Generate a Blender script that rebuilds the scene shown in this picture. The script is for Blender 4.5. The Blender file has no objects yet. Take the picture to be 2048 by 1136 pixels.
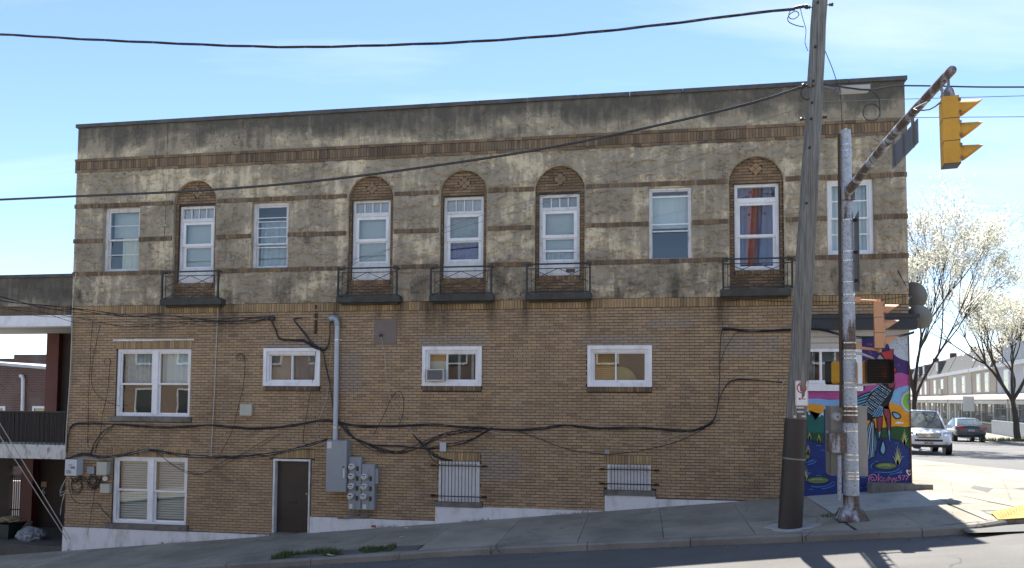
import bpy, bmesh, math, random
from mathutils import Vector, Matrix, noise
R = math.radians
rnd = random.Random(11)
scene = bpy.context.scene
COL = scene.collection

# ---------------------------------------------------------------- camera
FPX, PPY = 1564.36, 712.54            # focal length in photo pixels, row of the optical axis
CZ, CD = 2.45, 18.1                   # camera height, distance to the facade plane (y = 0)
RT = Vector((0.98547257, 0.16969298, 0.00693613))
UP = Vector((0.00228143, -0.05406385, 0.99853487))
FW = Vector((-0.16981936, 0.9840129, 0.05366558))
CAM = Vector((0, -CD, CZ))
cd = bpy.data.cameras.new('camera'); cam = bpy.data.objects.new('camera', cd); COL.objects.link(cam)
cd.sensor_width = 36.0; cd.lens = FPX / 2048 * 36.0
cd.shift_y = (PPY - 568) / 2048
cd.clip_start = 0.1; cd.clip_end = 3000
cam.matrix_world = Matrix(((RT.x, UP.x, -FW.x, CAM.x), (RT.y, UP.y, -FW.y, CAM.y), (RT.z, UP.z, -FW.z, CAM.z), (0, 0, 0, 1)))
scene.camera = cam
scene.render.resolution_x = 1024; scene.render.resolution_y = 568

# ---------------------------------------------------------------- sky and sun
SUN = Vector((0.055, 0.478, 0.877)).normalized()      # towards the sun: high, behind the building
sun_el = math.asin(SUN.z); sun_az = math.atan2(SUN.x, SUN.y)
world = bpy.data.worlds.new('World'); scene.world = world; world.use_nodes = True
nt = world.node_tree; nt.nodes.clear()
def N(nt, t, **kw):
    n = nt.nodes.new(t)
    for k, v in kw.items():
        if k.startswith('i_'):
            n.inputs[k[2:].replace('_', ' ')].default_value = v
        else: setattr(n, k, v)
    return n
def L(nt, a, b): nt.links.new(a, b)
sky = N(nt, 'ShaderNodeTexSky', sky_type='NISHITA', sun_disc=False, sun_elevation=sun_el, sun_rotation=sun_az,
        altitude=1500, air_density=1.0, dust_density=0.0, ozone_density=2.0)
tc = N(nt, 'ShaderNodeTexCoord')
# thin high cloud: noise on the direction projected to a flat layer
sep = N(nt, 'ShaderNodeSeparateXYZ'); L(nt, tc.outputs['Generated'], sep.inputs[0])
zc = N(nt, 'ShaderNodeMath', operation='MAXIMUM'); L(nt, sep.outputs['Z'], zc.inputs[0]); zc.inputs[1].default_value = 0.0
za = N(nt, 'ShaderNodeMath', operation='ADD'); L(nt, zc.outputs[0], za.inputs[0]); za.inputs[1].default_value = 0.12
dx = N(nt, 'ShaderNodeMath', operation='DIVIDE'); L(nt, sep.outputs['X'], dx.inputs[0]); L(nt, za.outputs[0], dx.inputs[1])
dy = N(nt, 'ShaderNodeMath', operation='DIVIDE'); L(nt, sep.outputs['Y'], dy.inputs[0]); L(nt, za.outputs[0], dy.inputs[1])
cmb = N(nt, 'ShaderNodeCombineXYZ'); L(nt, dx.outputs[0], cmb.inputs[0]); L(nt, dy.outputs[0], cmb.inputs[1])
mp = N(nt, 'ShaderNodeMapping'); mp.inputs['Rotation'].default_value = (0, 0, R(28)); mp.inputs['Scale'].default_value = (0.55, 1.5, 1)
mp.inputs['Location'].default_value = (0.35, 0.2, 0)
L(nt, cmb.outputs[0], mp.inputs[0])
n1 = N(nt, 'ShaderNodeTexNoise', i_Scale=0.8, i_Detail=7.0, i_Roughness=0.55, i_Distortion=0.5); L(nt, mp.outputs[0], n1.inputs['Vector'])
cr = N(nt, 'ShaderNodeValToRGB'); L(nt, n1.outputs['Fac'], cr.inputs[0])
cr.color_ramp.elements[0].position = 0.46; cr.color_ramp.elements[0].color = (0, 0, 0, 1)
cr.color_ramp.elements[1].position = 0.82; cr.color_ramp.elements[1].color = (1, 1, 1, 1)
cf = N(nt, 'ShaderNodeMath', operation='MULTIPLY_ADD'); L(nt, cr.outputs[0], cf.inputs[0]); cf.inputs[1].default_value = 0.75; cf.inputs[2].default_value = 0.0
mx = N(nt, 'ShaderNodeMix', data_type='RGBA'); L(nt, cf.outputs[0], mx.inputs[0]); L(nt, sky.outputs[0], mx.inputs[6]); mx.inputs[7].default_value = (5.2, 5.5, 5.8, 1)
bg = N(nt, 'ShaderNodeBackground'); bg.inputs['Strength'].default_value = 0.092; L(nt, mx.outputs[2], bg.inputs['Color'])
wo = N(nt, 'ShaderNodeOutputWorld'); L(nt, bg.outputs[0], wo.inputs['Surface'])
sd = bpy.data.lights.new('sun', 'SUN'); sun = bpy.data.objects.new('sun', sd); COL.objects.link(sun)
sd.energy = 5.0; sd.angle = R(0.53); sd.color = (1.0, 0.95, 0.87)
sun.rotation_euler = SUN.to_track_quat('Z', 'Y').to_euler()
sun.location = SUN * 60
vs = scene.view_settings; vs.view_transform = 'Standard'; vs.look = 'None'; vs.gamma = 1.0; vs.use_curve_mapping = False
vs.exposure = 1.52

# ---------------------------------------------------------------- helpers
def ray(px, py):
    return RT * ((px - 1024) / FPX) + UP * ((PPY - py) / FPX) + FW
def at(px, py, Y=0.0):
    """world point where the line of sight through a photo pixel meets the plane y = Y"""
    d = ray(px, py); return CAM + d * ((CD + Y) / d.y)
def atd(px, py, depth):
    d = ray(px, py); return CAM + d * depth
GX, G0 = 0.10444, 0.0025
def gz(x, y):
    """terrain height: the street climbs to the right, the cross street falls away gently to the back"""
    t = min(max(x, -60.0), 6.0); z = GX * t + G0
    if x > 6: z += 0.02 * min(x - 6, 4.0)
    if y > 0:
        k = min(max((x - 2.0) / 5.0, 0), 1); z += -0.02 * min(y, 45) * k
    elif y > -4.5: z += 0.02 * y
    else: z += -0.09
    return z
def gnd(px, py, off=0.0):
    """point where a line of sight meets the terrain raised by off"""
    d = ray(px, py); t = 4.0
    while t < 400:
        p = CAM + d * t
        if p.z < gz(p.x, p.y) + off: break
        t += 0.02 if t < 40 else 0.1
    return p

worg = {}
class MB:
    """collects faces; build() links them as one mesh object"""
    def __init__(s): s.v = []; s.f = []; s.c = []; s.uv = None
    def poly(s, pts, c=0.0):
        i = len(s.v); s.v += [tuple(p) for p in pts]; s.f.append(tuple(range(i, i + len(pts)))); s.c.append(c); return s
    def box(s, x0, x1, y0, y1, z0, z1, c=0.0, skip=''):
        if x0 > x1: x0, x1 = x1, x0
        if y0 > y1: y0, y1 = y1, y0
        if z0 > z1: z0, z1 = z1, z0
        i = len(s.v)
        s.v += [(x0, y0, z0), (x1, y0, z0), (x1, y1, z0), (x0, y1, z0), (x0, y0, z1), (x1, y0, z1), (x1, y1, z1), (x0, y1, z1)]
        F = {'b': (3, 2, 1, 0), 't': (4, 5, 6, 7), 'f': (0, 1, 5, 4), 'r': (1, 2, 6, 5), 'k': (2, 3, 7, 6), 'l': (3, 0, 4, 7)}
        for k, f in F.items():
            if k not in skip: s.f.append(tuple(i + q for q in f)); s.c.append(c)
        return s
    def obox(s, cen, half, M3, c=0.0):
        """box with its own axes (3x3 matrix)"""
        i = len(s.v)
        for dz in (-1, 1):
            for dx_, dy_ in ((-1, -1), (1, -1), (1, 1), (-1, 1)):
                s.v.append(tuple(Vector(cen) + M3 @ Vector((dx_ * half[0], dy_ * half[1], dz * half[2]))))
        for f in ((3, 2, 1, 0), (4, 5, 6, 7), (0, 1, 5, 4), (1, 2, 6, 5), (2, 3, 7, 6), (3, 0, 4, 7)):
            s.f.append(tuple(i + q for q in f)); s.c.append(c)
        return s
    def bar(s, a, b, w, h=None, c=0.0):
        """square bar from a to b"""
        a = Vector(a); b = Vector(b); d = b - a; l = d.length
        if l < 1e-6: return s
        q = d.to_track_quat('Z', 'Y').to_matrix()
        return s.obox((a + b) / 2, (w / 2, (h or w) / 2, l / 2), q, c)
    def tube(s, pts, r, n=6, caps=True, c=0.0):
        pts = [Vector(p) for p in pts]; m = len(pts); i0 = len(s.v)
        rr = r if isinstance(r, (list, tuple)) else [r] * m
        prev = None
        for k, p in enumerate(pts):
            t = (pts[min(k + 1, m - 1)] - pts[max(k - 1, 0)])
            if t.length < 1e-9: t = Vector((0, 0, 1))
            t.normalize()
            if prev is None:
                a = Vector((0, 0, 1)) if abs(t.z) < 0.9 else Vector((1, 0, 0)); u = t.cross(a).normalized()
            else:
                u = prev - t * prev.dot(t)
                u = u.normalized() if u.length > 1e-6 else t.orthogonal().normalized()
            prev = u; w = t.cross(u)
            for j in range(n):
                an = 2 * math.pi * j / n; s.v.append(tuple(p + (u * math.cos(an) + w * math.sin(an)) * rr[k]))
        for k in range(m - 1):
            for j in range(n):
                a = i0 + k * n + j; b = i0 + k * n + (j + 1) % n
                s.f.append((a, b, b + n, a + n)); s.c.append(c)
        if caps:
            s.f.append(tuple(i0 + j for j in range(n))[::-1]); s.c.append(c)
            s.f.append(tuple(i0 + (m - 1) * n + j for j in range(n))); s.c.append(c)
        return s
    def prism(s, pts, d, c=0.0):
        """closed polygon pts (3D, planar) pushed by vector d"""
        d = Vector(d); n = len(pts); i = len(s.v)
        s.v += [tuple(p) for p in pts] + [tuple(Vector(p) + d) for p in pts]
        s.f.append(tuple(range(i, i + n))); s.c.append(c)
        s.f.append(tuple(range(i + n, i + 2 * n))[::-1]); s.c.append(c)
        for k in range(n):
            s.f.append((i + k, i + n + k, i + n + (k + 1) % n, i + (k + 1) % n)); s.c.append(c)
        return s
    def lathe(s, cen, axis, prof, n=16, c=0.0):
        """profile [(dist along axis, radius)] turned round axis"""
        ax = Vector(axis).normalized(); u = ax.orthogonal().normalized(); w = ax.cross(u); cen = Vector(cen); i0 = len(s.v); m = len(prof)
        for (h, r) in prof:
            for j in range(n):
                an = 2 * math.pi * j / n; s.v.append(tuple(cen + ax * h + (u * math.cos(an) + w * math.sin(an)) * max(r, 1e-4)))
        for k in range(m - 1):
            for j in range(n):
                a = i0 + k * n + j; b = i0 + k * n + (j + 1) % n
                s.f.append((a, b, b + n, a + n)); s.c.append(c)
        s.f.append(tuple(i0 + j for j in range(n))[::-1]); s.c.append(c)
        s.f.append(tuple(i0 + (m - 1) * n + j for j in range(n))); s.c.append(c)
        return s
    def mesh(s, name, smooth=False):
        me = bpy.data.meshes.new(name); me.from_pydata(s.v, [], s.f); me.update()
        bm = bmesh.new(); bm.from_mesh(me); bmesh.ops.recalc_face_normals(bm, faces=bm.faces) if not getattr(s, 'raw', False) else None
        bm.to_mesh(me); bm.free()
        if any(s.c):
            a = me.attributes.new('rnd', 'FLOAT', 'FACE')
            if len(a.data) == len(s.c): a.data.foreach_set('value', s.c)
        if smooth:
            me.polygons.foreach_set('use_smooth', [True] * len(me.polygons))
            try: me.set_sharp_from_angle(angle=R(40))
            except Exception: pass
        return me
    def build(s, name, m, parent=None, smooth=False, local=False, **kw):
        o = bpy.data.objects.new(name, s.mesh(name, smooth)); o.data.materials.append(m); COL.objects.link(o)
        if parent:
            o.parent = parent
            if not local: o.location = -worg[parent]
        worg[o] = Vector((0, 0, 0)); tag(o, **kw)
        return o
def tag(o, label=None, cat=None, group=None, kind=None):
    if label: o['label'] = label
    if cat: o['category'] = cat
    if group: o['group'] = group
    if kind: o['kind'] = kind
    return o
def empty(name, loc=(0, 0, 0), rz=0.0, parent=None, **kw):
    o = bpy.data.objects.new(name, None); COL.objects.link(o); o.location = loc; o.rotation_euler = (0, 0, rz); o.empty_display_size = 0.2
    worg[o] = Vector(loc)
    if parent: o.parent = parent; o.location = Vector(loc) - worg[parent]
    return tag(o, **kw)
def inst(name, me, loc, parent, local=False):
    """one more object on shared mesh data"""
    o = bpy.data.objects.new(name, me); COL.objects.link(o)
    o.location = loc
    if parent:
        o.parent = parent
        if not local: o.location = Vector(loc) - worg[parent]
    worg[o] = Vector(loc)
    return o
def smooth_path(pts, step=0.12):
    """Catmull-Rom through 3D points"""
    P = [Vector(p) for p in pts]
    if len(P) < 3:
        return P
    P = [P[0] * 2 - P[1]] + P + [P[-1] * 2 - P[-2]]; out = []
    for i in range(1, len(P) - 2):
        a, b, c_, d = P[i - 1:i + 3]; n = max(2, min(14, int((c_ - b).length / step)))
        for k in range(n):
            t = k / n
            out.append(0.5 * ((2 * b) + (c_ - a) * t + (2 * a - 5 * b + 4 * c_ - d) * t * t + (3 * b - a - 3 * c_ + d) * t ** 3))
    out.append(P[-2]); return out

# ---------------------------------------------------------------- materials
def base_mat(name):
    m = bpy.data.materials.new(name); m.use_nodes = True; t = m.node_tree
    return m, t, t.nodes['Principled BSDF']
def wpos(t, scale=(1, 1, 1), rot=(0, 0, 0)):
    g = N(t, 'ShaderNodeNewGeometry'); mpn = N(t, 'ShaderNodeMapping'); mpn.inputs['Scale'].default_value = scale; mpn.inputs['Rotation'].default_value = rot
    L(t, g.outputs['Position'], mpn.inputs[0]); return mpn.outputs[0]
def noise_n(t, vec, scale, detail=4, rough=0.55, dist=0.0):
    n = N(t, 'ShaderNodeTexNoise', i_Scale=scale, i_Detail=detail, i_Roughness=rough, i_Distortion=dist); L(t, vec, n.inputs['Vector']); return n.outputs['Fac']
def ramp(t, fac, stops):
    r = N(t, 'ShaderNodeValToRGB'); L(t, fac, r.inputs[0]); e = r.color_ramp.elements
    while len(e) < len(stops): e.new(0.5)
    for q, (p, c) in zip(e, stops):
        q.position = p; q.color = (c if len(c) == 4 else (*c, 1)) if isinstance(c, (tuple, list)) else (c, c, c, 1)
    return r.outputs[0]
def mixc(t, fac, a, b, mode='MIX'):
    m = N(t, 'ShaderNodeMix', data_type='RGBA', blend_type=mode)
    for s_, v in ((0, fac), (6, a), (7, b)):
        if isinstance(v, (int, float)): m.inputs[s_].default_value = v
        elif isinstance(v, (tuple, list)): m.inputs[s_].default_value = (*v[:3], 1)
        else: L(t, v, m.inputs[s_])
    return m.outputs[2]
def mth(t, op, a, b=None, c=None, clamp=False):
    m = N(t, 'ShaderNodeMath', operation=op, use_clamp=clamp)
    for i, v in enumerate((a, b, c)):
        if v is None: continue
        if isinstance(v, (int, float)): m.inputs[i].default_value = v
        else: L(t, v, m.inputs[i])
    return m.outputs[0]
def bump(t, b, h, strength, dist=0.01):
    n = N(t, 'ShaderNodeBump'); n.inputs['Strength'].default_value = strength; n.inputs['Distance'].default_value = dist
    L(t, h, n.inputs['Height']); L(t, n.outputs[0], b.inputs['Normal'])
def pmat(name, col, rough=0.7, var=0.18, scale=3.0, fine=40.0, bmp=0.0, metal=0.0, spec=0.5, dirt=None, dirt_amt=0.0, stretch=(1, 1, 1), coat=0.0):
    """painted or plain surface: colour uneven in two sizes, optional dirt, fine relief"""
    m, t, b = base_mat(name); P = wpos(t, stretch)
    n_ = noise_n(t, P, scale, 5); f_ = noise_n(t, P, fine, 3)
    lo = tuple(c * (1 - var) for c in col); hi = tuple(min(1, c * (1 + var)) for c in col)
    c_ = ramp(t, mth(t, 'MULTIPLY_ADD', f_, 0.4, mth(t, 'MULTIPLY', n_, 0.6)), [(0.3, lo), (0.7, hi)])
    if dirt:
        d_ = noise_n(t, wpos(t, (1.3, 1.3, 0.5)), scale * 1.7, 7, 0.65)
        c_ = mixc(t, mth(t, 'MULTIPLY', ramp(t, d_, [(0.5, 0.0), (0.72, 1.0)]), dirt_amt), c_, dirt)
    L(t, c_, b.inputs['Base Color'])
    b.inputs['Roughness'].default_value = rough; b.inputs['Metallic'].default_value = metal; b.inputs['Specular IOR Level'].default_value = spec
    if coat: b.inputs['Coat Weight'].default_value = coat
    if bmp: bump(t, b, f_, bmp, 0.006)
    return m

SMEARS = [(at(px, py).x, at(px, py).z, w, h) for px, py, w, h in ((905, 682, .82, .13), (1243, 682, .9, .13), (585, 686, .75, .11), (1500, 690, .62, .22), (1340, 645, .5, .1), (1000, 930, .5, .35), (700, 740, .3, .5))]
DRIPS = [(at(px, 606).x, w) for px, w in ((322, .10), (441, .16), (466, .14), (672, .10), (757, .10), (798, .14), (860, .16), (888, .2), (985, .16), (1050, .12), (1180, .13), (1441, .14))]
def brick_mat(name, cols, soot=0.35, sootcol=(0.05, 0.042, 0.035), vertical=False, drips=None, smears=None):
    m, t, b = base_mat(name)
    at_ = N(t, 'ShaderNodeAttribute', attribute_name='rnd'); oi = N(t, 'ShaderNodeObjectInfo')
    v = mth(t, 'FRACT', mth(t, 'ADD', at_.outputs['Fac'], mth(t, 'MULTIPLY', oi.outputs['Random'], 0.997)))
    c_ = ramp(t, v, [(i / (len(cols) - 1), c) for i, c in enumerate(cols)])
    P = wpos(t)
    rug = noise_n(t, wpos(t, (130, 130, 12) if not vertical else (12, 130, 130)), 1.0, 3)      # scored rug face
    c_ = mixc(t, 0.55, c_, ramp(t, rug, [(0.25, (0.6, 0.6, 0.6)), (0.75, (1.3, 1.3, 1.3))]), 'MULTIPLY')
    big = noise_n(t, wpos(t, (0.7, 0.7, 0.55)), 1.0, 6, 0.6)
    c_ = mixc(t, mth(t, 'MULTIPLY', ramp(t, big, [(0.45, 0.0), (0.72, 1.0)]), soot), c_, sootcol)
    pale = noise_n(t, wpos(t, (1.1, 1.1, 1.6)), 1.3, 4, 0.6)
    c_ = mixc(t, mth(t, 'MULTIPLY', ramp(t, pale, [(0.55, 0.0), (0.75, 1.0)]), 0.22), c_, (0.36, 0.31, 0.25))
    if smears:                                 # cement smeared over old repairs
        g = N(t, 'ShaderNodeNewGeometry'); s_ = N(t, 'ShaderNodeSeparateXYZ'); L(t, g.outputs['Position'], s_.inputs[0]); acc = None
        for (xi, zi, wx, wz) in smears:
            q = mth(t, 'MULTIPLY', mth(t, 'LESS_THAN', mth(t, 'ABSOLUTE', mth(t, 'SUBTRACT', s_.outputs['X'], xi)), wx), mth(t, 'LESS_THAN', mth(t, 'ABSOLUTE', mth(t, 'SUBTRACT', s_.outputs['Z'], zi)), wz)); acc = q if acc is None else mth(t, 'MAXIMUM', acc, q)
        c_ = mixc(t, mth(t, 'MULTIPLY', mth(t, 'MULTIPLY', acc, 0.75), ramp(t, noise_n(t, wpos(t, (3, 3, 5)), 1.0, 5, .6), [(.35, .15), (.55, 1.)])), c_, (0.30, 0.255, 0.21))
    if drips:                                  # soot washed down from the balcony ledges
        g = N(t, 'ShaderNodeNewGeometry'); s_ = N(t, 'ShaderNodeSeparateXYZ'); L(t, g.outputs['Position'], s_.inputs[0]); acc = None
        for xi, wi in drips:
            q = mth(t, 'POWER', 2.718, mth(t, 'MULTIPLY', mth(t, 'POWER', mth(t, 'ABSOLUTE', mth(t, 'MULTIPLY', mth(t, 'SUBTRACT', s_.outputs['X'], xi), 1 / wi)), 2.0), -1.0)); acc = q if acc is None else mth(t, 'ADD', acc, q)
        f = mth(t, 'MULTIPLY', mth(t, 'MULTIPLY', acc, mth(t, 'MULTIPLY', mth(t, 'SUBTRACT', s_.outputs['Z'], 3.7), 0.95, clamp=True)), ramp(t, noise_n(t, wpos(t, (7, 7, 1.2)), 1.0, 5, .6), [(.35, .25), (.6, 1.)]), clamp=True)
        c_ = mixc(t, mth(t, 'MULTIPLY', f, 0.85, clamp=True), c_, (0.035, 0.032, 0.028))
    L(t, c_, b.inputs['Base Color']); b.inputs['Roughness'].default_value = 0.85; b.inputs['Specular IOR Level'].default_value = 0.25
    bump(t, b, rug, 0.5, 0.004)
    return m
BUFF = [(0.405, 0.286, 0.172), (0.35, 0.245, 0.148), (0.445, 0.315, 0.186), (0.39, 0.285, 0.185), (0.435, 0.32, 0.205), (0.325, 0.228, 0.142), (0.455, 0.313, 0.17), (0.40, 0.286, 0.176), (0.29, 0.204, 0.132), (0.425, 0.306, 0.188)]
M_brick = brick_mat('buff_rug_brick', BUFF, 0.34, drips=DRIPS, smears=SMEARS)
M_soldier = brick_mat('buff_soldier_brick', [(0.40, 0.28, 0.15), (0.29, 0.195, 0.105), (0.48, 0.33, 0.165), (0.34, 0.235, 0.125), (0.44, 0.305, 0.155), (0.22, 0.155, 0.10)], 0.4, vertical=True, drips=DRIPS)
M_dkbrick = brick_mat('brown_brick', [(0.21, 0.145, 0.088), (0.15, 0.105, 0.068), (0.27, 0.185, 0.11), (0.18, 0.125, 0.078), (0.12, 0.088, 0.062), (0.28, 0.20, 0.125)], 0.5, (0.03, 0.027, 0.024))
M_arch = brick_mat('arch_brick', [(0.26, 0.17, 0.098), (0.20, 0.13, 0.077), (0.30, 0.20, 0.115), (0.23, 0.152, 0.088), (0.165, 0.11, 0.068), (0.32, 0.22, 0.135)], 0.35)
M_redbrick = brick_mat('red_brick', [(0.15, 0.065, 0.045), (0.11, 0.05, 0.038), (0.19, 0.085, 0.055), (0.13, 0.06, 0.045), (0.09, 0.05, 0.04)], 0.4)
M_mortar = pmat('dark_raked_mortar', (0.06, 0.048, 0.035), 0.95, 0.35, 6, 60)
M_mortar2 = pmat('pale_mortar', (0.24, 0.2, 0.15), 0.95, 0.3, 6, 60)

def cracks(t, scale, w):
    n = N(t, 'ShaderNodeTexVoronoi', feature='DISTANCE_TO_EDGE', i_Scale=scale); wn = N(t, 'ShaderNodeTexNoise', i_Scale=scale * 3.0, i_Detail=4.0); P = wpos(t); L(t, P, wn.inputs['Vector']); vm = N(t, 'ShaderNodeVectorMath', operation='MULTIPLY_ADD'); L(t, wn.outputs['Color'], vm.inputs[0]); vm.inputs[1].default_value = (0.5 / scale,) * 3; L(t, P, vm.inputs[2]); L(t, vm.outputs[0], n.inputs['Vector'])
    br = noise_n(t, P, scale * 0.7, 3)
    return mth(t, 'MULTIPLY', ramp(t, n.outputs['Distance'], [(0.0, 1.0), (w, 0.0)]), ramp(t, br, [(0.48, 0.0), (0.56, 1.0)]))
def stucco_mat(name, top0=8.7, top1=9.55):
    m, t, b = base_mat(name)
    P = wpos(t)
    g = N(t, 'ShaderNodeNewGeometry'); s_ = N(t, 'ShaderNodeSeparateXYZ'); L(t, g.outputs['Position'], s_.inputs[0]); z = s_.outputs['Z']
    strk = noise_n(t, wpos(t, (6.5, 6.5, 0.6)), 1.0, 7, 0.66, 0.2)
    patch_ = noise_n(t, wpos(t, (0.9, 0.9, 1.2)), 1.0, 8, 0.6, 0.35)
    k1 = mth(t, 'MULTIPLY_ADD', strk, 0.48, mth(t, 'MULTIPLY', patch_, 0.67))
    c = ramp(t, k1, [(0.40, (0.285, 0.238, 0.175)), (0.57, (0.37, 0.312, 0.23)), (0.61, (0.46, 0.385, 0.275)), (0.65, (0.63, 0.53, 0.37)), (0.76, (0.72, 0.615, 0.435))])
    grit = noise_n(t, P, 48, 4, 0.75)
    c = mixc(t, 0.5, c, ramp(t, grit, [(0.3, (0.5, 0.5, 0.5)), (0.7, (1.4, 1.4, 1.4))]), 'MULTIPLY')
    # black weathering: run-off below the coping, patches elsewhere
    film = noise_n(t, wpos(t, (0.42, 0.42, 0.75)), 1.0, 8, 0.66, 0.6)
    up = mth(t, 'MULTIPLY', mth(t, 'SUBTRACT', z, top0 - 0.25), 1 / (top1 - top0), clamp=True)
    k2 = mth(t, 'ADD', mth(t, 'MULTIPLY_ADD', strk, 0.46, mth(t, 'MULTIPLY', film, 0.54)), mth(t, 'MULTIPLY', up, 0.195))
    c = mixc(t, mth(t, 'MULTIPLY', ramp(t, k2, [(0.56, 0.0), (0.61, 0.6), (0.70, 1.0)]), 0.88), c, (0.075, 0.072, 0.064))
    low = mth(t, 'MULTIPLY', mth(t, 'SUBTRACT', 5.7, z), 1.8, clamp=True)
    k3 = mth(t, 'MULTIPLY', ramp(t, noise_n(t, wpos(t, (1.0, 1.0, 0.45)), 1.0, 7, 0.66), [(0.5, 0.0), (0.63, 1.0)]), mth(t, 'MULTIPLY', low, 0.8))
    c = mixc(t, k3, c, (0.06, 0.055, 0.045))
    c = mixc(t, mth(t, 'MULTIPLY', cracks(t, 1.5, 0.012), 0.75), c, (0.05, 0.045, 0.038))
    L(t, c, b.inputs['Base Color']); b.inputs['Roughness'].default_value = 0.95; b.inputs['Specular IOR Level'].default_value = 0.15
    bump(t, b, grit, 0.7, 0.02)
    return m
M_stucco = stucco_mat('weathered_stucco')
M_coping = pmat('sooty_coping', (0.085, 0.083, 0.078), 0.9, 0.5, 2.5, 30, 0.4)
M_sill = pmat('weathered_concrete_sill', (0.17, 0.16, 0.14), 0.9, 0.4, 3.5, 40, 0.4, dirt=(0.04, 0.04, 0.036), dirt_amt=0.7)
M_ledge = pmat('mossy_concrete_ledge', (0.06, 0.06, 0.052), 0.95, 0.55, 4, 40, 0.5)
M_white = pmat('white_window_paint', (0.78, 0.78, 0.79), 0.45, 0.07, 2.5, 30, 0.05, dirt=(0.30, 0.28, 0.25), dirt_amt=0.35)
M_oldwhite = pmat('peeling_white_paint', (0.66, 0.655, 0.64), 0.6, 0.12, 4, 50, 0.25, dirt=(0.22, 0.2, 0.17), dirt_amt=0.55)
M_found = pmat('whitewashed_foundation', (0.70, 0.70, 0.71), 0.85, 0.08, 1.5, 35, 0.35, dirt=(0.36, 0.33, 0.28), dirt_amt=0.7)
M_iron = pmat('black_iron', (0.018, 0.02, 0.023), 0.5, 0.4, 8, 60, 0.2)
M_dark = pmat('dark_void', (0.012, 0.011, 0.01), 0.9, 0.2)
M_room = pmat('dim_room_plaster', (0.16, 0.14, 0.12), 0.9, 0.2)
M_blind = pmat('white_blind', (0.62, 0.62, 0.61), 0.6, 0.06, 2)
M_shade = pmat('cream_shade', (0.70, 0.62, 0.47), 0.8, 0.08, 2)
M_orange = pmat('orange_shade', (0.62, 0.33, 0.10), 0.8, 0.15, 2)
M_curtain = pmat('grey_lace_curtain', (0.42, 0.42, 0.42), 0.9, 0.25, 9, 70)
M_purple = pmat('violet_curtain', (0.16, 0.12, 0.24), 0.9, 0.2, 3)
M_red = pmat('red_curtain', (0.42, 0.07, 0.045), 0.85, 0.25, 5)
M_brownpaint = pmat('dark_brown_paint', (0.035, 0.026, 0.02), 0.45, 0.35, 2, 40, 0.1)
def glass_mat(name, tint=(0.9, 0.95, 0.95), boost=1.6, rough=0.0):
    m, t, b = base_mat(name); t.nodes.remove(b); out = t.nodes['Material Output']
    tr = N(t, 'ShaderNodeBsdfTransparent'); tr.inputs[0].default_value = (*tint, 1)
    gl = N(t, 'ShaderNodeBsdfGlossy'); gl.inputs['Roughness'].default_value = rough
    fr = N(t, 'ShaderNodeFresnel'); fr.inputs[0].default_value = 1.52
    wv = noise_n(t, wpos(t), 2.2, 2); bn = N(t, 'ShaderNodeBump'); bn.inputs['Strength'].default_value = 0.006; bn.inputs['Distance'].default_value = 0.05; L(t, wv, bn.inputs['Height']); L(t, bn.outputs[0], gl.inputs['Normal'])
    gb = N(t, 'ShaderNodeNewGeometry'); ms = N(t, 'ShaderNodeMixShader'); L(t, mth(t, 'MULTIPLY', mth(t, 'MULTIPLY_ADD', fr.outputs[0], boost, 0.03, clamp=True), mth(t, 'SUBTRACT', 1.0, gb.outputs['Backfacing'])), ms.inputs[0]); L(t, tr.outputs[0], ms.inputs[1]); L(t, gl.outputs[0], ms.inputs[2])
    L(t, ms.outputs[0], out.inputs['Surface']); return m
M_glass = glass_mat('window_glass', boost=1.7)
M_glassd = glass_mat('screened_glass', (0.55, 0.56, 0.56), 2.0)
def concrete(name, col, crack=0.7, spots=0.7):
    m, t, b = base_mat(name); P = wpos(t); f_ = noise_n(t, P, 95, 3, 0.7); n_ = noise_n(t, P, 0.8, 7, 0.62, 0.3)
    c_ = ramp(t, n_, [(0.3, tuple(c * 0.62 for c in col)), (0.52, col), (0.72, tuple(c * 1.22 for c in col))])
    c_ = mixc(t, 0.5, c_, ramp(t, f_, [(0.3, (0.7, 0.7, 0.7)), (0.7, (1.25, 1.25, 1.25))]), 'MULTIPLY')
    v = N(t, 'ShaderNodeTexVoronoi', i_Scale=2.6); L(t, P, v.inputs['Vector']); c_ = mixc(t, mth(t, 'MULTIPLY', ramp(t, v.outputs['Distance'], [(0.04, 1.0), (0.075, 0.0)]), spots), c_, tuple(c * 0.35 for c in col))
    c_ = mixc(t, mth(t, 'MULTIPLY', cracks(t, 0.7, 0.012), crack), c_, tuple(c * 0.22 for c in col))
    L(t, c_, b.inputs['Base Color']); b.inputs['Roughness'].default_value = 0.92; bump(t, b, f_, 0.35, 0.008); return m
M_walk = concrete('old_concrete_pavement', (0.285, 0.252, 0.196))
M_walknew = concrete('new_concrete_pavement', (0.36, 0.352, 0.32), 0.2, 0.4)
M_walktan = concrete('tan_concrete_pavement', (0.27, 0.245, 0.195), 0.5, 0.3)
M_kerb = concrete('worn_kerb_concrete', (0.23, 0.215, 0.185), 0.9, 0.5)
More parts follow.
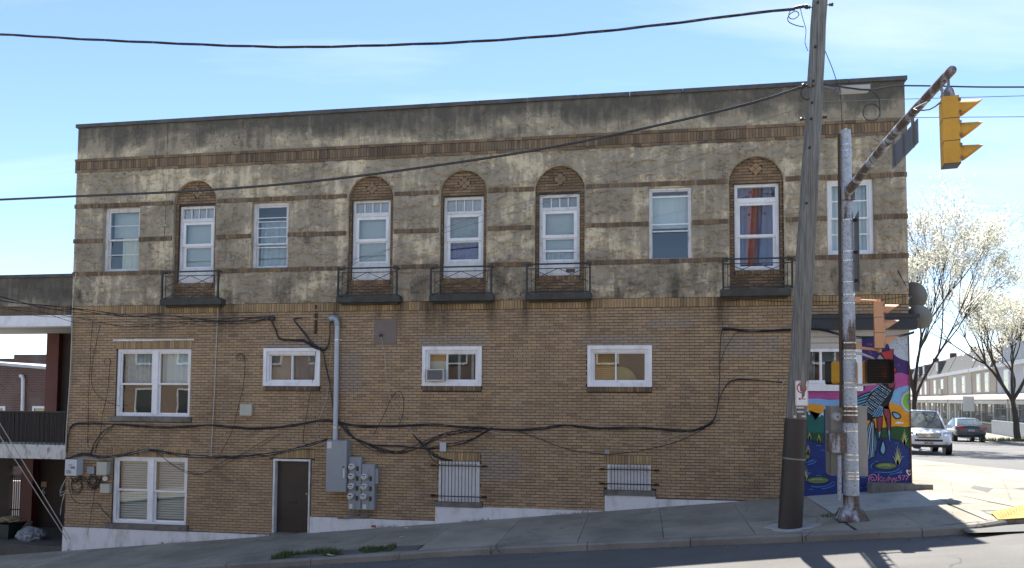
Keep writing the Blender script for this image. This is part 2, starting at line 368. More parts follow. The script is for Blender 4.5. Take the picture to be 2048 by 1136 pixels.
def asphalt(name, col):
    m, t, b = base_mat(name); P = wpos(t)
    sp = noise_n(t, P, 140, 2, 0.7); bg_ = noise_n(t, P, 0.7, 5)
    c_ = ramp(t, mth(t, 'MULTIPLY_ADD', sp, 0.7, mth(t, 'MULTIPLY', bg_, 0.3)), [(0.3, tuple(c * 0.55 for c in col)), (0.55, col), (0.75, tuple(c * 1.9 for c in col))])
    c_ = mixc(t, mth(t, 'MULTIPLY', ramp(t, noise_n(t, wpos(t, (0.25, 1.1, 1)), 1.0, 5, 0.6), [(0.45, 0.0), (0.65, 1.0)]), 0.35), c_, tuple(c * 0.5 for c in col))
    c_ = mixc(t, mth(t, 'MULTIPLY', cracks(t, 0.45, 0.012), 0.8), c_, tuple(c * 0.25 for c in col))
    L(t, c_, b.inputs['Base Color']); b.inputs['Roughness'].default_value = 0.85; bump(t, b, sp, 0.5, 0.01); return m
M_road = asphalt('asphalt', (0.125, 0.119, 0.112))
M_road2 = asphalt('worn_asphalt', (0.13, 0.128, 0.122))
M_soil = pmat('soil', (0.115, 0.11, 0.10), 0.95, 0.4, 1.5, 40, 0.4)
M_yellowpave = pmat('yellow_tactile', (0.42, 0.31, 0.085), 0.8, 0.2, 3, 40, 0.2, dirt=(.2, .17, .1), dirt_amt=.5)

# ---------------------------------------------------------------- ground, roads, pavements
def grid_sheet(name, xs, ys, off, m, fn=None):
    mb = MB(); mb.raw = True
    nx, ny = len(xs), len(ys)
    for y in ys:
        for x in xs: mb.v.append((x, y, (fn or gz)(x, y) + off))
    for j in range(ny - 1):
        for i in range(nx - 1):
            a = j * nx + i; mb.f.append((a, a + 1, a + nx + 1, a + nx)); mb.c.append(0)
    return mb.build(name, m, kind='structure')
def lin(a, b, n): return [a + (b - a) * i / n for i in range(n + 1)]
grid_sheet('ground', [-400, -150, -60] + lin(-40, 40, 40) + [60, 90, 150, 300, 500], [-200, -80, -40] + lin(-30, 60, 45) + [90, 150, 300, 600], -0.30, M_soil)
def quad_sheet(name, c, off, m, n=14, k=14, kind='structure', parent=None):
    mb = MB(); mb.raw = True
    a, b, c2, d = [Vector((*p, 0)) for p in c]
    for j in range(k + 1):
        for i in range(n + 1):
            u, v = i / n, j / k
            p = (a * (1 - u) + b * u) * (1 - v) + (d * (1 - u) + c2 * u) * v
            mb.v.append((p.x, p.y, gz(p.x, p.y) + off))
    for j in range(k):
        for i in range(n):
            q = j * (n + 1) + i; mb.f.append((q, q + 1, q + n + 2, q + n + 1)); mb.c.append(0)
    return mb.build(name, m, parent, kind=kind)
KY = [(-45, -3.2), (-8.5, -3.28), (-3.5, -3.38), (0.9, -3.88), (3.3, -4.2), (4.8, -4.32), (5.35, -4.22), (5.8, -4.02)]
def kerb_y(x):
    for (a, ya), (b, yb) in zip(KY, KY[1:]):
        if x <= b: return ya + (yb - ya) * (x - a) / (b - a)
    return KY[-1][1]
xs = sorted(set([-45, -30] + lin(-20, 5.8, 43)))
mb = MB(); mb.raw = True
def road_z(x, y): return gz(x, y) - 0.13
ys_n = 12
for x in xs + [6.5, 9, 14, 25, 45]:
    y0 = kerb_y(x) - 0.005 if x <= 5.8 else -3.0 - 0.0 * x
    for j in range(ys_n + 1):
        y = y0 + (-16.5 - y0) * j / ys_n
        zz = road_z(x, y) if x <= 5.8 else gz(x, y) - 0.004 - 0.126 * min(1, max(0, (-3.1 - y) / 1.3))
        mb.v.append((x, y, zz))
nxs = len(xs) + 5
for i in range(nxs - 1):
    for j in range(ys_n):
        a = i * (ys_n + 1) + j; mb.f.append((a, a + ys_n + 1, a + ys_n + 2, a + 1)); mb.c.append(0)
mb.build('road', M_road, kind='structure')
# pavement in front of the building: bed, slabs, kerb stones
bed = MB(); bed.raw = True
for i, x in enumerate(xs):
    bed.v += [(x, 0.4, gz(x, 0) - 0.012), (x, kerb_y(x) + 0.02, gz(x, kerb_y(x)) - 0.012)]
for i in range(len(xs) - 1):
    a = 2 * i; bed.f.append((a, a + 1, a + 3, a + 2)); bed.c.append(0)
walk = bed.build('pavement', pmat('joint_dirt', (0.05, 0.046, 0.04), 0.95, 0.3), kind='structure')
def slab(name, c, m, parent, t=0.09, gap=0.009, lift=0.0):
    """one paving slab with the four plan corners c (counter-clockwise)"""
    cx = sum(p[0] for p in c) / 4; cy = sum(p[1] for p in c) / 4; mb = MB(); top = []
    for x, y in c:
        d = Vector((cx - x, cy - y)); d.normalize(); x2, y2 = x + d.x * gap, y + d.y * gap
        top.append(Vector((x2, y2, gz(x2, y2) + lift)))
    mb.prism(top, (0, 0, -t)); return mb.build(name, m, parent)
jx = [0.27 + 1.57 * k for k in range(-29, 3)]
mats = [M_walk, concrete('old_concrete_pavement_b', (0.31, 0.276, 0.216)), concrete('old_concrete_pavement_c', (0.255, 0.228, 0.18))]
YM = -2.62
for a, b in zip(jx, jx[1:]):
    if a < -18: continue
    sk = 0.02
    slab('paving_slab', [(a, 0.3), (a + sk, YM), (b + sk, YM), (b, 0.3)], mats[rnd.randrange(3)], walk)
    if not (-7.7 < a < -5.9):
        slab('paving_slab', [(a + sk, YM), (a + sk, kerb_y(a) + 0.17), (b + sk, kerb_y(b) + 0.17), (b + sk, YM)], mats[rnd.randrange(3)], walk)
x0 = jx[-1]
slab('paving_slab', [(x0, 0.3), (x0 + 0.05, -2.35), (5.55, -2.2), (5.75, 0.3)], M_walknew, walk)
slab('paving_slab', [(x0 + 0.05, -2.35), (x0 + 0.08, kerb_y(x0) + 0.17), (4.5, kerb_y(4.5) + 0.17), (4.5, -2.28)], mats[0], walk)
slab('paving_slab', [(4.5, -2.28), (4.5, kerb_y(4.5) + 0.17), (5.5, kerb_y(5.5) + 0.16), (5.5, -2.2)], M_walktan, walk)
kerb = empty('kerb', (0, -3.6, gz(0, -3.6) - 0.2), kind='structure')
kx = [-45 + 1.83 * i for i in range(28)]
kx = [k for k in kx if k < 5.6] + [5.8]
for a, b in zip(kx, kx[1:]):
    if b < -16: continue
    n = 3; mb = MB(); pts = lin(a + 0.006, b - 0.006, n)
    prof = [(0.0, -0.22), (0.0, -0.03), (0.03, 0.002), (0.165, 0.003), (0.165, -0.22)]
    for x in pts:
        for dy_, dz_ in prof: y = kerb_y(x) + dy_; mb.v.append((x, y, gz(x, y) + dz_ + rnd.uniform(-.004, .004)))
    q = len(prof)
    for i in range(n):
        for j in range(q - 1):
            a_ = i * q + j; mb.f.append((a_, a_ + q, a_ + q + 1, a_ + 1)); mb.c.append(0)
    mb.f += [tuple(range(q)), tuple(range(n * q, n * q + q))[::-1]]; mb.c += [0, 0]
    mb.build('kerb_stone', M_kerb, kerb)
# corner beyond the building: tan concrete, ramp with yellow tactile tiles
corner = quad_sheet('corner_pavement', [(5.0, -4.6), (30, -4.4), (30, 9), (4.9, 9)], -0.052, M_road2)
PA, PB = gnd(1822, 911), gnd(2060, 938)
dirx = (PB - PA).normalized()
far = PB + dirx * 9
def lerp(a, b, t): return (a[0] + (b[0] - a[0]) * t, a[1] + (b[1] - a[1]) * t)
Cn = [(5.62, 0.25), (5.56, -2.2)]
n0, n1 = (5.56, -2.25), (12.5, -2.6)
rows = [((PA.x - 1.2, PA.y), (far.x, far.y)), (tuple(gnd(1822, 934)[:2]), tuple((gnd(2060, 962) + dirx * 8)[:2])), ((5.62, 0.28), tuple((gnd(2060, 994) + dirx * 7)[:2])), ((5.56, -2.2), (13, -1.55)), ((5.52, kerb_y(5.5) + 0.16), (13, -3.2))]
for (a0, a1), (b0, b1) in zip(rows, rows[1:]):
    cuts = [0, 0.16, 0.34, 0.55, 0.78, 1.0]
    for u, v in zip(cuts, cuts[1:]):
        slab('paving_slab', [lerp(a0, a1, u), lerp(b0, b1, u), lerp(b0, b1, v), lerp(a0, a1, v)], M_walktan, corner, gap=0.012, lift=0.0 if b0[1] > -3 else -0.002)
# tactile tiles
tq = [gnd(1982, 1026), gnd(1996, 1041), gnd(2075, 1036), gnd(2070, 1006)]
tac = MB(); tl = [Vector((p.x, p.y, gz(p.x, p.y) + 0.006)) for p in tq]; tac.prism(tl, (0, 0, 0.012))
for i in range(14):
    for j in range(9):
        u, v = (i + .5) / 14, (j + .5) / 9; p = (tl[0] * (1 - v) + tl[1] * v) * (1 - u) + (tl[3] * (1 - v) + tl[2] * v) * u
        tac.lathe(p + Vector((0, 0, 0.011)), (0, 0, 1), [(0, 0.024), (0.006, 0.018), (0.008, 0.008)], 6)
tac.build('tactile_paving', M_yellowpave, label='yellow bumpy tactile paving at the street corner', cat='tactile paving')
# manhole style cover frame set in the corner pavement
# cross street
CS = Vector((0.178, 0.984, 0)).normalized(); CR = Vector((0.984, -0.178, 0))
def cs(o, s): p = Vector((9.4, 12.0, 0)) + CR * o + CS * s; return (p.x, p.y)
quad_sheet('cross_street', [cs(-6.5, -12), cs(7.5, -12), cs(7.5, 160), cs(-6.5, 160)], -0.046, M_road2, 6, 60)
quad_sheet('far_pavement', [cs(7.5, -14), cs(10.8, -14), cs(10.8, 160), cs(7.5, 160)], 0.06, M_walktan, 3, 60)
kb = MB()
for s in lin(-14, 60, 40)[:-1]:
    mb_ = [cs(7.35, s), cs(7.5, s), cs(7.5, s + 1.84), cs(7.35, s + 1.84)]
    kb.prism([Vector((x, y, gz(x, y) + 0.062)) for x, y in mb_], (0, 0, -0.14))
kb.build('far_kerb', M_kerb, kind='structure')
quad_sheet('opposite_pavement', [(-45, -24), (45, -24), (45, -16.5), (-45, -16.5)], 0.0, M_walknew, 20, 2)

# ---------------------------------------------------------------- the corner building
XL, XR = -0.8176 * CD, 0.3096 * CD
Z_PAR, Z_BT, Z_BB = 9.59, 8.655, 8.29
Z_T1, Z_T2, Z_T3, Z_BELT, Z_SB = 7.45, 6.53, 5.66, 4.77, 4.55
YS = -0.012                                     # stucco face
bld = empty('corner_building', ((XL + XR) / 2, 0, -0.6), label='two storey corner building of buff brick with stained stucco upper floor', cat='building')
def zr(px, py, Y=0): return at(px, py, Y).z
def orect(x0, y0, x1, y1, rec):
    """opening in the facade from the photo outline of a frame set back by rec"""
    ym, xm = (y0 + y1) / 2, (x0 + x1) / 2
    X0 = at(x0, ym, rec if x0 < 1290 else 0).x; X1 = at(x1, ym, 0 if x1 < 1300 else rec).x
    Z1 = at(xm, y0, rec if y0 < 795 else 0).z; Z0 = at(xm, y1, 0 if y1 < 795 else rec).z
    return [X0, X1, Z0, Z1]
REC = 0.09
UW = {  # upper rectangular windows
    'a': orect(211, 416, 279, 544.5, REC), 'b': orect(507, 406, 576.5, 538.5, REC), 'c': orect(1298, 376, 1383, 522, 0.02), 'd': orect(1654.5, 360, 1746, 509, 0.05)}
NICH = []   # arched niches: x0,x1,z bottom,z spring,z top
for (x0, x1, ytop, yspr, ybot) in ((347, 431.7, 361, 404, 600), (695.5, 786, 352, 397, 594), (880, 973, 341, 389, 590), (1070, 1169, 332, 382, 587), (1459, 1569, 312.8, 364, 578)):
    X0, X1 = at(x0, 470).x, at(x1, 470).x; zt = at((x0 + x1) / 2, ytop).z
    NICH.append([X0, X1, at((x0 + x1) / 2, ybot).z, zt - (X1 - X0) / 2, zt])
ND = 0.10                                        # niche depth
NW = []    # windows inside the niches
for (x0, x1, yt, yb) in ((360, 428.5, 412.4, 566), (706, 780.5, 400, 560), (888, 967, 394, 556), (1078.6, 1159.3, 389, 551), (1469, 1558, 368, 540)):
    ym = (yt + yb) / 2; xm = (x0 + x1) / 2
    NW.append([at(x0, ym, ND + 0.06).x if x0 < 1290 else at(x0, ym, ND).x, at(x1, ym, ND).x if x1 < 1300 else at(x1, ym, ND + 0.06).x, at(xm, yb, ND).z, at(xm, yt, ND + 0.06).z])
LW = {  # lower windows
    'l1': orect(234, 698, 380, 833, 0.05), 'l2': orect(227, 914, 373, 1048, 0.05),
    's1': orect(528, 696, 641, 772, 0.0), 's2': orect(845, 693, 964, 772, 0.0), 's3': orect(1175, 691, 1304, 773.5, 0.0),
    'b1': orect(878, 923, 959, 1003, 0.04), 'b2': orect(1215, 929.6, 1302, 979.6, 0.04)}
DOOR = [at(546, 990).x, at(620, 990).x, at(585, 1065, 0.0).z, at(585, 918).z]
XM = at(1603, 850).x; Z_SF = at(1700, 630).z                      # shopfront opening
# whitewashed foundation steps: x0, x1, top
FD = [(XL - 0.01, DOOR[0] - 0.02, at(200, 1056.5).z), (DOOR[1] + 0.02, at(870.5, 1030).x, at(740, 1037.5).z), (at(871, 1030).x, at(1209, 1010).x, at(1000, 1015.5).z),
      (at(1209.5, 1000).x, at(1311, 1000).x, at(1260, 991.5).z), (at(1311, 1000).x, at(1500, 1000).x, at(1380, 999.5).z)]
SILLS = [  # concrete sills, photo outline
    (222, 383, 833, 843, 'l1'), (213, 376.5, 1049, 1062, 'l2'), (869, 965, 1003, 1014, 'b1'), (1208, 1311, 979, 991.5, 'b2')]

def panel(mb, x0, x1, z0, z1, holes, y, depth):
    xs_ = sorted({x0, x1, *[min(max(v, x0), x1) for h in holes for v in h[:2]]}); zs_ = sorted({z0, z1, *[min(max(v, z0), z1) for h in holes for v in h[2:4]]})
    for a, b in zip(xs_, xs_[1:]):
        for c, d in zip(zs_, zs_[1:]):
            mx_, mz_ = (a + b) / 2, (c + d) / 2
            if any(h[0] < mx_ < h[1] and h[2] < mz_ < h[3] for h in holes): continue
            mb.poly([(a, y, c), (b, y, c), (b, y, d), (a, y, d)])
    for h in holes:
        a, b, c, d = h[:4]
        mb.poly([(a, y, c), (a, y, d), (a, y + depth, d), (a, y + depth, c)]); mb.poly([(b, y, c), (b, y + depth, c), (b, y + depth, d), (b, y, d)])
        mb.poly([(a, y, d), (b, y, d), (b, y + depth, d), (a, y + depth, d)]); mb.poly([(a, y, c), (a, y + depth, c), (b, y + depth, c), (b, y, c)])

# ---- stucco upper wall with arched niches
holes = [UW[k] for k in UW] + [[n[0], n[1], n[2], n[4]] for n in NICH]
mb = MB(); mb.raw = True
zt_ = Z_PAR - 0.09
panel(mb, XL, XR, Z_BELT, zt_, holes, YS, 0.0)
for k in UW:
    h = UW[k]; a, b, c, d = h; y = YS; e = 0.3
    mb.poly([(a, y, c), (a, y, d), (a, e, d), (a, e, c)]); mb.poly([(b, y, c), (b, e, c), (b, e, d), (b, y, d)])
    mb.poly([(a, y, d), (b, y, d), (b, e, d), (a, e, d)]); mb.poly([(a, y, c), (a, e, c), (b, e, c), (b, y, c)])
for n in NICH:
    cx, r = (n[0] + n[1]) / 2, (n[1] - n[0]) / 2; K = 14
    arc = [(cx - r * math.cos(math.pi * i / (2 * K)), n[3] + r * math.sin(math.pi * i / (2 * K))) for i in range(2 * K + 1)]
    for i in range(2 * K):
        (xa, za), (xb, zb) = arc[i], arc[i + 1]
        mb.poly([(xa, YS, za), (xb, YS, zb), (xb, YS, n[4]), (xa, YS, n[4])] if i < 2 * K else [])
        mb.poly([(xa, YS, za), (xa, ND, za), (xb, ND, zb), (xb, YS, zb)])
    mb.poly([(n[0], YS, n[2]), (n[0], YS, n[3]), (n[0], ND, n[3]), (n[0], ND, n[2])]); mb.poly([(n[1], YS, n[2]), (n[1], ND, n[2]), (n[1], ND, n[3]), (n[1], YS, n[3])])
    mb.poly([(n[0], YS, n[2]), (n[0], ND, n[2]), (n[1], ND, n[2]), (n[1], YS, n[2])])
stucco = mb.build('stucco_wall', M_stucco, bld)
# rough-cast skin: raised, knocked-down patches standing off the wall sheet
GS = 0.024; nx_, nz_ = int((XR - XL) / GS), int((zt_ - Z_BELT) / GS); sk = MB(); sk.raw = True
def near_open(x, z):
    m = min(x - XL, XR - x, z - Z_BELT, zt_ - z)
    for h in UW.values():
        m = min(m, max(h[0] - x, x - h[1], h[2] - z, z - h[3]))
    for n in NICH:
        cx, r = (n[0] + n[1]) / 2, (n[1] - n[0]) / 2
        d = max(n[0] - x, x - n[1], n[2] - z, z - n[3]) if z < n[3] else math.hypot(x - cx, z - n[3]) - r
        m = min(m, d)
    for z0_, z1_ in ((Z_T1 - .105, Z_T1), (Z_T2 - .105, Z_T2), (Z_T3 - .105, Z_T3), (Z_BB, Z_BT)): m = min(m, max(z0_ - z, z - z1_) + .03)
    return max(m, -.0009) if m > -.06 and not any(h[0] < x < h[1] and h[2] < z < h[3] for h in UW.values()) and not any(n[0] < x < n[1] and n[2] < z < n[3] or math.hypot(x - (n[0] + n[1]) / 2, z - n[3]) < (n[1] - n[0]) / 2 for n in NICH) else m
def sstep(a, b, v): v = min(1, max(0, (v - a) / (b - a))); return v * v * (3 - 2 * v)
idx = {}
for j in range(nz_ + 1):
    for i in range(nx_ + 1):
        x, z = XL + i * (XR - XL) / nx_, Z_BELT + j * (zt_ - Z_BELT) / nz_; e = near_open(x, z)
        if e < -0.001: continue
        wx = noise.noise(Vector((x * 1.9, z * 1.9, 7))) * .35; v = noise.fractal(Vector((x * 3.6 + wx, z * 7.0 + wx, 1.5)), .8, 2.1, 3)
        a = .45 if z > Z_BT else 1.0
        d = (.030 * sstep(-.05, .05, v) + .020 * sstep(.22, .30, v) + .012 * noise.noise(Vector((x * 16, z * 19, 2)))) * a * sstep(0, .05, e)
        idx[(i, j)] = len(sk.v); sk.v.append((x, YS - .003 - d, z))
for j in range(nz_):
    for i in range(nx_):
        q = [idx.get(k) for k in ((i, j), (i + 1, j), (i + 1, j + 1), (i, j + 1))]
        if None not in q: sk.f.append(tuple(q)); sk.c.append(0)
sk.build('rough_cast', M_stucco, stucco, smooth=True)
# outer shell: side and back walls, roof
sh = MB(); BD = 13.0
sh.box(XL, XL + 0.02, 0.0, BD, -2.2, zt_); sh.box(XR - 0.02, XR, 0.0, BD, -0.4, zt_); sh.box(XL, XR, BD, BD + 0.25, -2.2, zt_)
sh.box(XL + 0.02, XR - 0.02, 0.05, BD, 9.0, 9.1)
sh.build('side_walls', M_redbrick, bld)
cp = MB()
xs_c = [XL - 0.05 + (XR - XL + 0.1) * i / 17 for i in range(18)]
cop = empty('coping', (XL, 0, zt_), parent=bld)
for a, b in zip(xs_c, xs_c[1:]):
    m_ = MB(); j = rnd.uniform(-.008, .008); m_.box(a + .004, b - .004, -0.07 + j, 0.32, zt_, Z_PAR + j * 0.6); m_.build('coping_stone', M_coping, cop)

# ---- bricks
BW, BH, PX, PZ = 0.204, 0.0545, 0.2130, 0.0675
def subtract(a, b, cuts):
    segs = [(a, b)]
    for c, d in cuts:
        out = []
        for s, e in segs:
            if d <= s or c >= e: out.append((s, e)); continue
            if c > s: out.append((s, c))
            if d < e: out.append((d, e))
        segs = out
    return segs
bholes = [list(LW[k]) for k in LW] + [[DOOR[0] - 0.02, DOOR[1] + 0.02, -3, DOOR[3] + 0.02]] + [[XM, XR + 1, -3, Z_SF]]
for a, b, z in FD: bholes.append([a, b, -3, z])
LINT = []
for k, ext, hh in (('l1', 0.02, 0.213), ('l2', 0.02, 0.213), ('b1', 0.02, 0.213), ('b2', 0.02, 0.213)):
    w = LW[k]; LINT.append([w[0] - ext, w[1] + ext, w[3] + 0.005, w[3] + 0.005 + hh])
LINT.append([DOOR[0] - 0.1, DOOR[1] + 0.1, DOOR[3] + 0.025, DOOR[3] + 0.24])
BSILL = []
for k in ('s1', 's2', 's3'):
    w = LW[k]; BSILL.append([w[0] + 0.01, w[1] - 0.01, w[2] - 0.115, w[2] - 0.004])
for (x0, x1, y0, y1, k) in SILLS:
    w = LW[k]; BSILL_ = [at(x0, (y0 + y1) / 2).x, at(x1, (y0 + y1) / 2).x, w[2] - 0.125, w[2]]; bholes.append(BSILL_)
allh = bholes + LINT + BSILL
mort = MB(); mort.raw = True
panel(mort, XL + 0.004, XR - 0.004, -2.2, Z_BELT + 0.05, bholes, 0.02, 0.0)
for k in LW:
    a, b, c, d = LW[k]; y, e = 0.02, 0.28
    mort.poly([(a, y, c), (a, y, d), (a, e, d), (a, e, c)]); mort.poly([(b, y, c), (b, e, c), (b, e, d), (b, y, d)]); mort.poly([(a, y, d), (b, y, d), (b, e, d), (a, e, d)]); mort.poly([(a, y, c), (a, e, c), (b, e, c), (b, y, c)])
bwall = mort.build('brick_wall', M_mortar, bld)
bricks = []
nrow = int((Z_SB + 2.2) / PZ)
for r in range(nrow):
    z1 = Z_SB - 0.008 - r * PZ; z0 = z1 - BH
    if z0 < -1.7: break
    zc_ = (z0 + z1) / 2
    cuts = [(h[0] - 0.008, h[1] + 0.008) for h in allh if h[2] - 0.02 < zc_ < h[3] + 0.02]
    off = (0.5 if r % 2 else 0.0) * PX + rnd.uniform(-.012, .012)
    x = XL - PX + off
    while x < XR:
        a, b = max(x, XL), min(x + BW, XR); x += PX
        if b - a < 0.03: continue
        for s, e in subtract(a, b, cuts):
            if e - s > 0.025: bricks.append((s, e, z0 + rnd.uniform(-.0015, .0015), z1 + rnd.uniform(-.0015, .0015), rnd.random()))
full = [b for b in bricks if b[1] - b[0] > BW - 0.002]
full.sort(key=lambda b: -b[0] + abs(b[2] - 1.5) * 0.6)
picked = set(id(b) for b in full[:300])
me = MB().box(0, BW, 0, 0.03, 0, BH, skip='k').mesh('brick'); me.materials.append(M_brick)
for b in full[:300]:
    inst('brick', me, (b[0], rnd.uniform(-.0025, .002), b[2]), bwall)
mb = MB()
for b in bricks:
    if id(b) in picked: continue
    j = rnd.uniform(-.0025, .002); mb.box(b[0], b[1], j, 0.03, b[2], b[3], b[4] * 0.98 + 0.01, skip='k')
mb.build('bricks', M_brick, bwall, kind='stuff')
# soldier course of the belt, one object for each of its bricks
SP = 0.0681
solmesh = MB().box(0, 0.0585, 0, 0.05, 0, 0.203, skip='k').mesh('soldier_brick'); solmesh.materials.append(M_soldier)
ns = int((XR - XL) / SP)
for i in range(ns):
    inst('soldier_brick', solmesh, (XL + 0.004 + i * (XR - XL) / ns, -0.02 + rnd.uniform(-.003, .002), Z_SB + 0.006 + rnd.uniform(-.002, .002)), bwall)
# lintel soldiers, rowlock sills
mb = MB()
for a, b, c, d in LINT:
    n = round((b - a) / SP)
    for i in range(n): mb.box(a + i * (b - a) / n + .004, a + (i + 1) * (b - a) / n - .004, -0.003 + rnd.uniform(-.002, .002), .03, c, d - .006, rnd.random() * .98 + .01, skip='k')
mb.build('lintel_bricks', M_soldier, bwall, kind='stuff')
mb = MB()
for a, b, c, d in BSILL:
    n = round((b - a) / SP)
    for i in range(n): mb.box(a + i * (b - a) / n + .004, a + (i + 1) * (b - a) / n - .004, -0.05 + rnd.uniform(-.003, .003), .03, c, d, rnd.random() * .98 + .01, skip='k')
mb.build('sill_bricks', M_dkbrick, bwall, kind='stuff')
# band courses on the stucco
def cut_by(z0, z1):
    cs_ = []
    for k in UW:
        h = UW[k]
        if h[2] < (z0 + z1) / 2 < h[3]: cs_.append((h[0] - 0.004, h[1] + 0.004))
    for n in NICH:
        if n[2] < (z0 + z1) / 2 < n[4] - 0.1: cs_.append((n[0] - 0.03, n[1] + 0.03))
    return cs_
mb = MB(); bk = MB()
for z1 in (Z_T1, Z_T2, Z_T3):
    z0 = z1 - 0.105
    for s, e in subtract(XL - 0.012, XR + 0.012, cut_by(z0, z1)):
        n = max(1, round((e - s) / SP)); bk.box(s + .003, e - .003, -0.036, 0.0, z0 + .003, z1 - .003)
        for i in range(n): mb.box(s + i * (e - s) / n + .004, s + (i + 1) * (e - s) / n - .004, -0.05 + rnd.uniform(-.003, .003), 0, z0, z1, rnd.random() * .98 + .01, skip='k')
# big band: header course, soldiers, header course
n = int((XR - XL + .06) / SP); e0 = XL - 0.03; w_ = (XR - XL + .06) / n
bk.box(e0 + .003, XR + .027, -0.036, 0.0, Z_BB + .003, Z_BT - .003)
for i in range(n): mb.box(e0 + i * w_ + .004, e0 + (i + 1) * w_ - .004, -0.055 + rnd.uniform(-.003, .003), 0, Z_BB + 0.074, Z_BB + 0.285, rnd.random() * .98 + .01, skip='k')
for z0, yy in ((Z_BB, -0.05), (Z_BB + 0.292, -0.07)):
    n2 = int((XR - XL + .06) / PX); w2 = (XR - XL + .06) / n2
    for i in range(n2): mb.box(e0 + i * w2 + .004, e0 + (i + 1) * w2 - .004, yy + rnd.uniform(-.003, .003), 0, z0, z0 + 0.067, rnd.random() * .98 + .01, skip='k')
mb.build('band_bricks', M_dkbrick, stucco, kind='stuff')
bk.build('band_mortar', M_mortar, stucco)
# niche infill: mortar sheet, bricks, diamond tiles
mb = MB(); dia = []
for q, (n, w) in enumerate(zip(NICH, NW)):
    cx, r = (n[0] + n[1]) / 2, (n[1] - n[0]) / 2
    bk = MB(); bk.raw = True; panel(bk, n[0], n[1], n[2], n[3], [[w[0], w[1], w[2], w[3]]], ND, 0.2)
    K = 20
    for i in range(K):
        a0, a1 = math.pi * i / K, math.pi * (i + 1) / K
        bk.poly([(cx, ND, n[3]), (cx + r * math.cos(a0), ND, n[3] + r * math.sin(a0)), (cx + r * math.cos(a1), ND, n[3] + r * math.sin(a1))])
    bk.build('niche_backing', M_mortar, stucco)
    dz = n[3] + (n[4] - n[3]) * (0.50 if q != 4 else 0.56); ds = 0.075
    row = 0; z = n[2] + 0.004
    while z < n[4] - 0.03:
        zc_ = z + BH / 2; hw = r if zc_ < n[3] else math.sqrt(max(0, r * r - (zc_ - n[3]) ** 2)); hw -= 0.012
        cuts = []
        if w[2] - 0.12 < zc_ < w[3] + 0.01: cuts.append((w[0] - 0.008, w[1] + 0.008))
        dd = abs(zc_ - dz)
        if dd < ds * 2.1: cuts.append((cx - (ds * 2.1 - dd) - 0.01, cx + (ds * 2.1 - dd) + 0.01))
        x = cx - r - PX + (PX / 2 if row % 2 else 0)
        while x < cx + r:
            a, b = max(x, cx - hw), min(x + BW, cx + hw); x += PX
            if b - a > 0.02:
                for s, e in subtract(a, b, cuts):
                    if e - s > 0.02: mb.box(s, e, ND - 0.022 + rnd.uniform(-.003, .002), ND + .01, z, z + BH, rnd.random() * .98 + .01, skip='k')
        z += PZ; row += 1
    nn = round((w[1] - w[0]) / SP)                # rowlock under the window
    for i in range(nn): mb.box(w[0] + i * (w[1] - w[0]) / nn + .004, w[0] + (i + 1) * (w[1] - w[0]) / nn - .004, ND - .04, ND + .01, w[2] - 0.11, w[2] - 0.005, rnd.random() * .98 + .01, skip='k')
    dia.append((cx, dz, ds, q))
mb.build('niche_bricks', M_arch, stucco, kind='stuff')
M_tile = pmat('diamond_tile', (0.30, 0.19, 0.10), 0.8, 0.3, 8, 60, 0.3)
M_tiled = pmat('diamond_tile_dull', (0.235, 0.16, 0.098), 0.8, 0.3, 8, 60, 0.3)
for cx, dz, ds, q in dia:
    for (ox, oz) in ((0, 1), (1, 0), (0, -1), (-1, 0)):
        c_ = Vector((cx + ox * ds * 1.03, ND - 0.03, dz + oz * ds * 1.03)); s_ = ds * 0.93
        m_ = MB(); m_.prism([c_ + Vector((0, 0, s_)), c_ + Vector((s_, 0, 0)), c_ + Vector((0, 0, -s_)), c_ + Vector((-s_, 0, 0))], (0, 0.04, 0)); m_.build('diamond_tile', M_tile if q == 4 else M_tiled, stucco)

# ---- foundation, sills
for a, b, z in FD:
    m_ = MB(); n = max(2, int((b - a) / 0.5)); m_.raw = False
    bot = [(a + (b - a) * i / n) for i in range(n + 1)]
    top = [Vector((x, -0.035 + rnd.uniform(-.004, .004), z + rnd.uniform(-.006, .006))) for x in bot]
    m_.prism([Vector((b, -0.035, gz(b, 0) - 0.3)), Vector((a, -0.035, gz(a, 0) - 0.3))] + [Vector((t.x, -0.035, t.z)) for t in top], (0, 0.2, 0))
    m_.build('foundation', M_found, bld)
for (x0, x1, y0, y1, k) in SILLS:
    w = LW[k]; a, b = at(x0, (y0 + y1) / 2).x, at(x1, (y0 + y1) / 2).x; mid = (a + b) / 2
    for s, e in (((a, mid), (mid, b)) if k in ('l1', 'l2') else ((a, b),)):
        m_ = MB(); m_.box(s + .002, e - .002, -0.055, 0.2, w[2] - 0.125, w[2] - 0.002); m_.build('window_sill', M_sill, bld)

# ---- windows
def fr(mb, x0, x1, z0, z1, w, y0, y1, wb=None, wt=None):
    """rectangular frame ring"""
    wb = w if wb is None else wb; wt = w if wt is None else wt
    mb.box(x0, x0 + w, y0, y1, z0, z1); mb.box(x1 - w, x1, y0, y1, z0, z1); mb.box(x0 + w, x1 - w, y0, y1, z0, z0 + wb); mb.box(x0 + w, x1 - w, y0, y1, z1 - wt, z1)
def pane(win, x0, x1, z0, z1, y, m=None):
    mb = MB(); mb.box(x0, x1, y, y + 0.005, z0, z1); return mb.build('pane', m or M_glass, win)
def blind(win, x0, x1, z0, z1, y, m=None, pitch=0.05):
    mb = MB(); z = z1
    while z > z0:
        mb.poly([(x0, y, z), (x1, y, z), (x1, y + 0.03, z - pitch * 0.86), (x0, y + 0.03, z - pitch * 0.86)]); z -= pitch
    mb.raw = True; return mb.build('blind', m or M_blind, win)
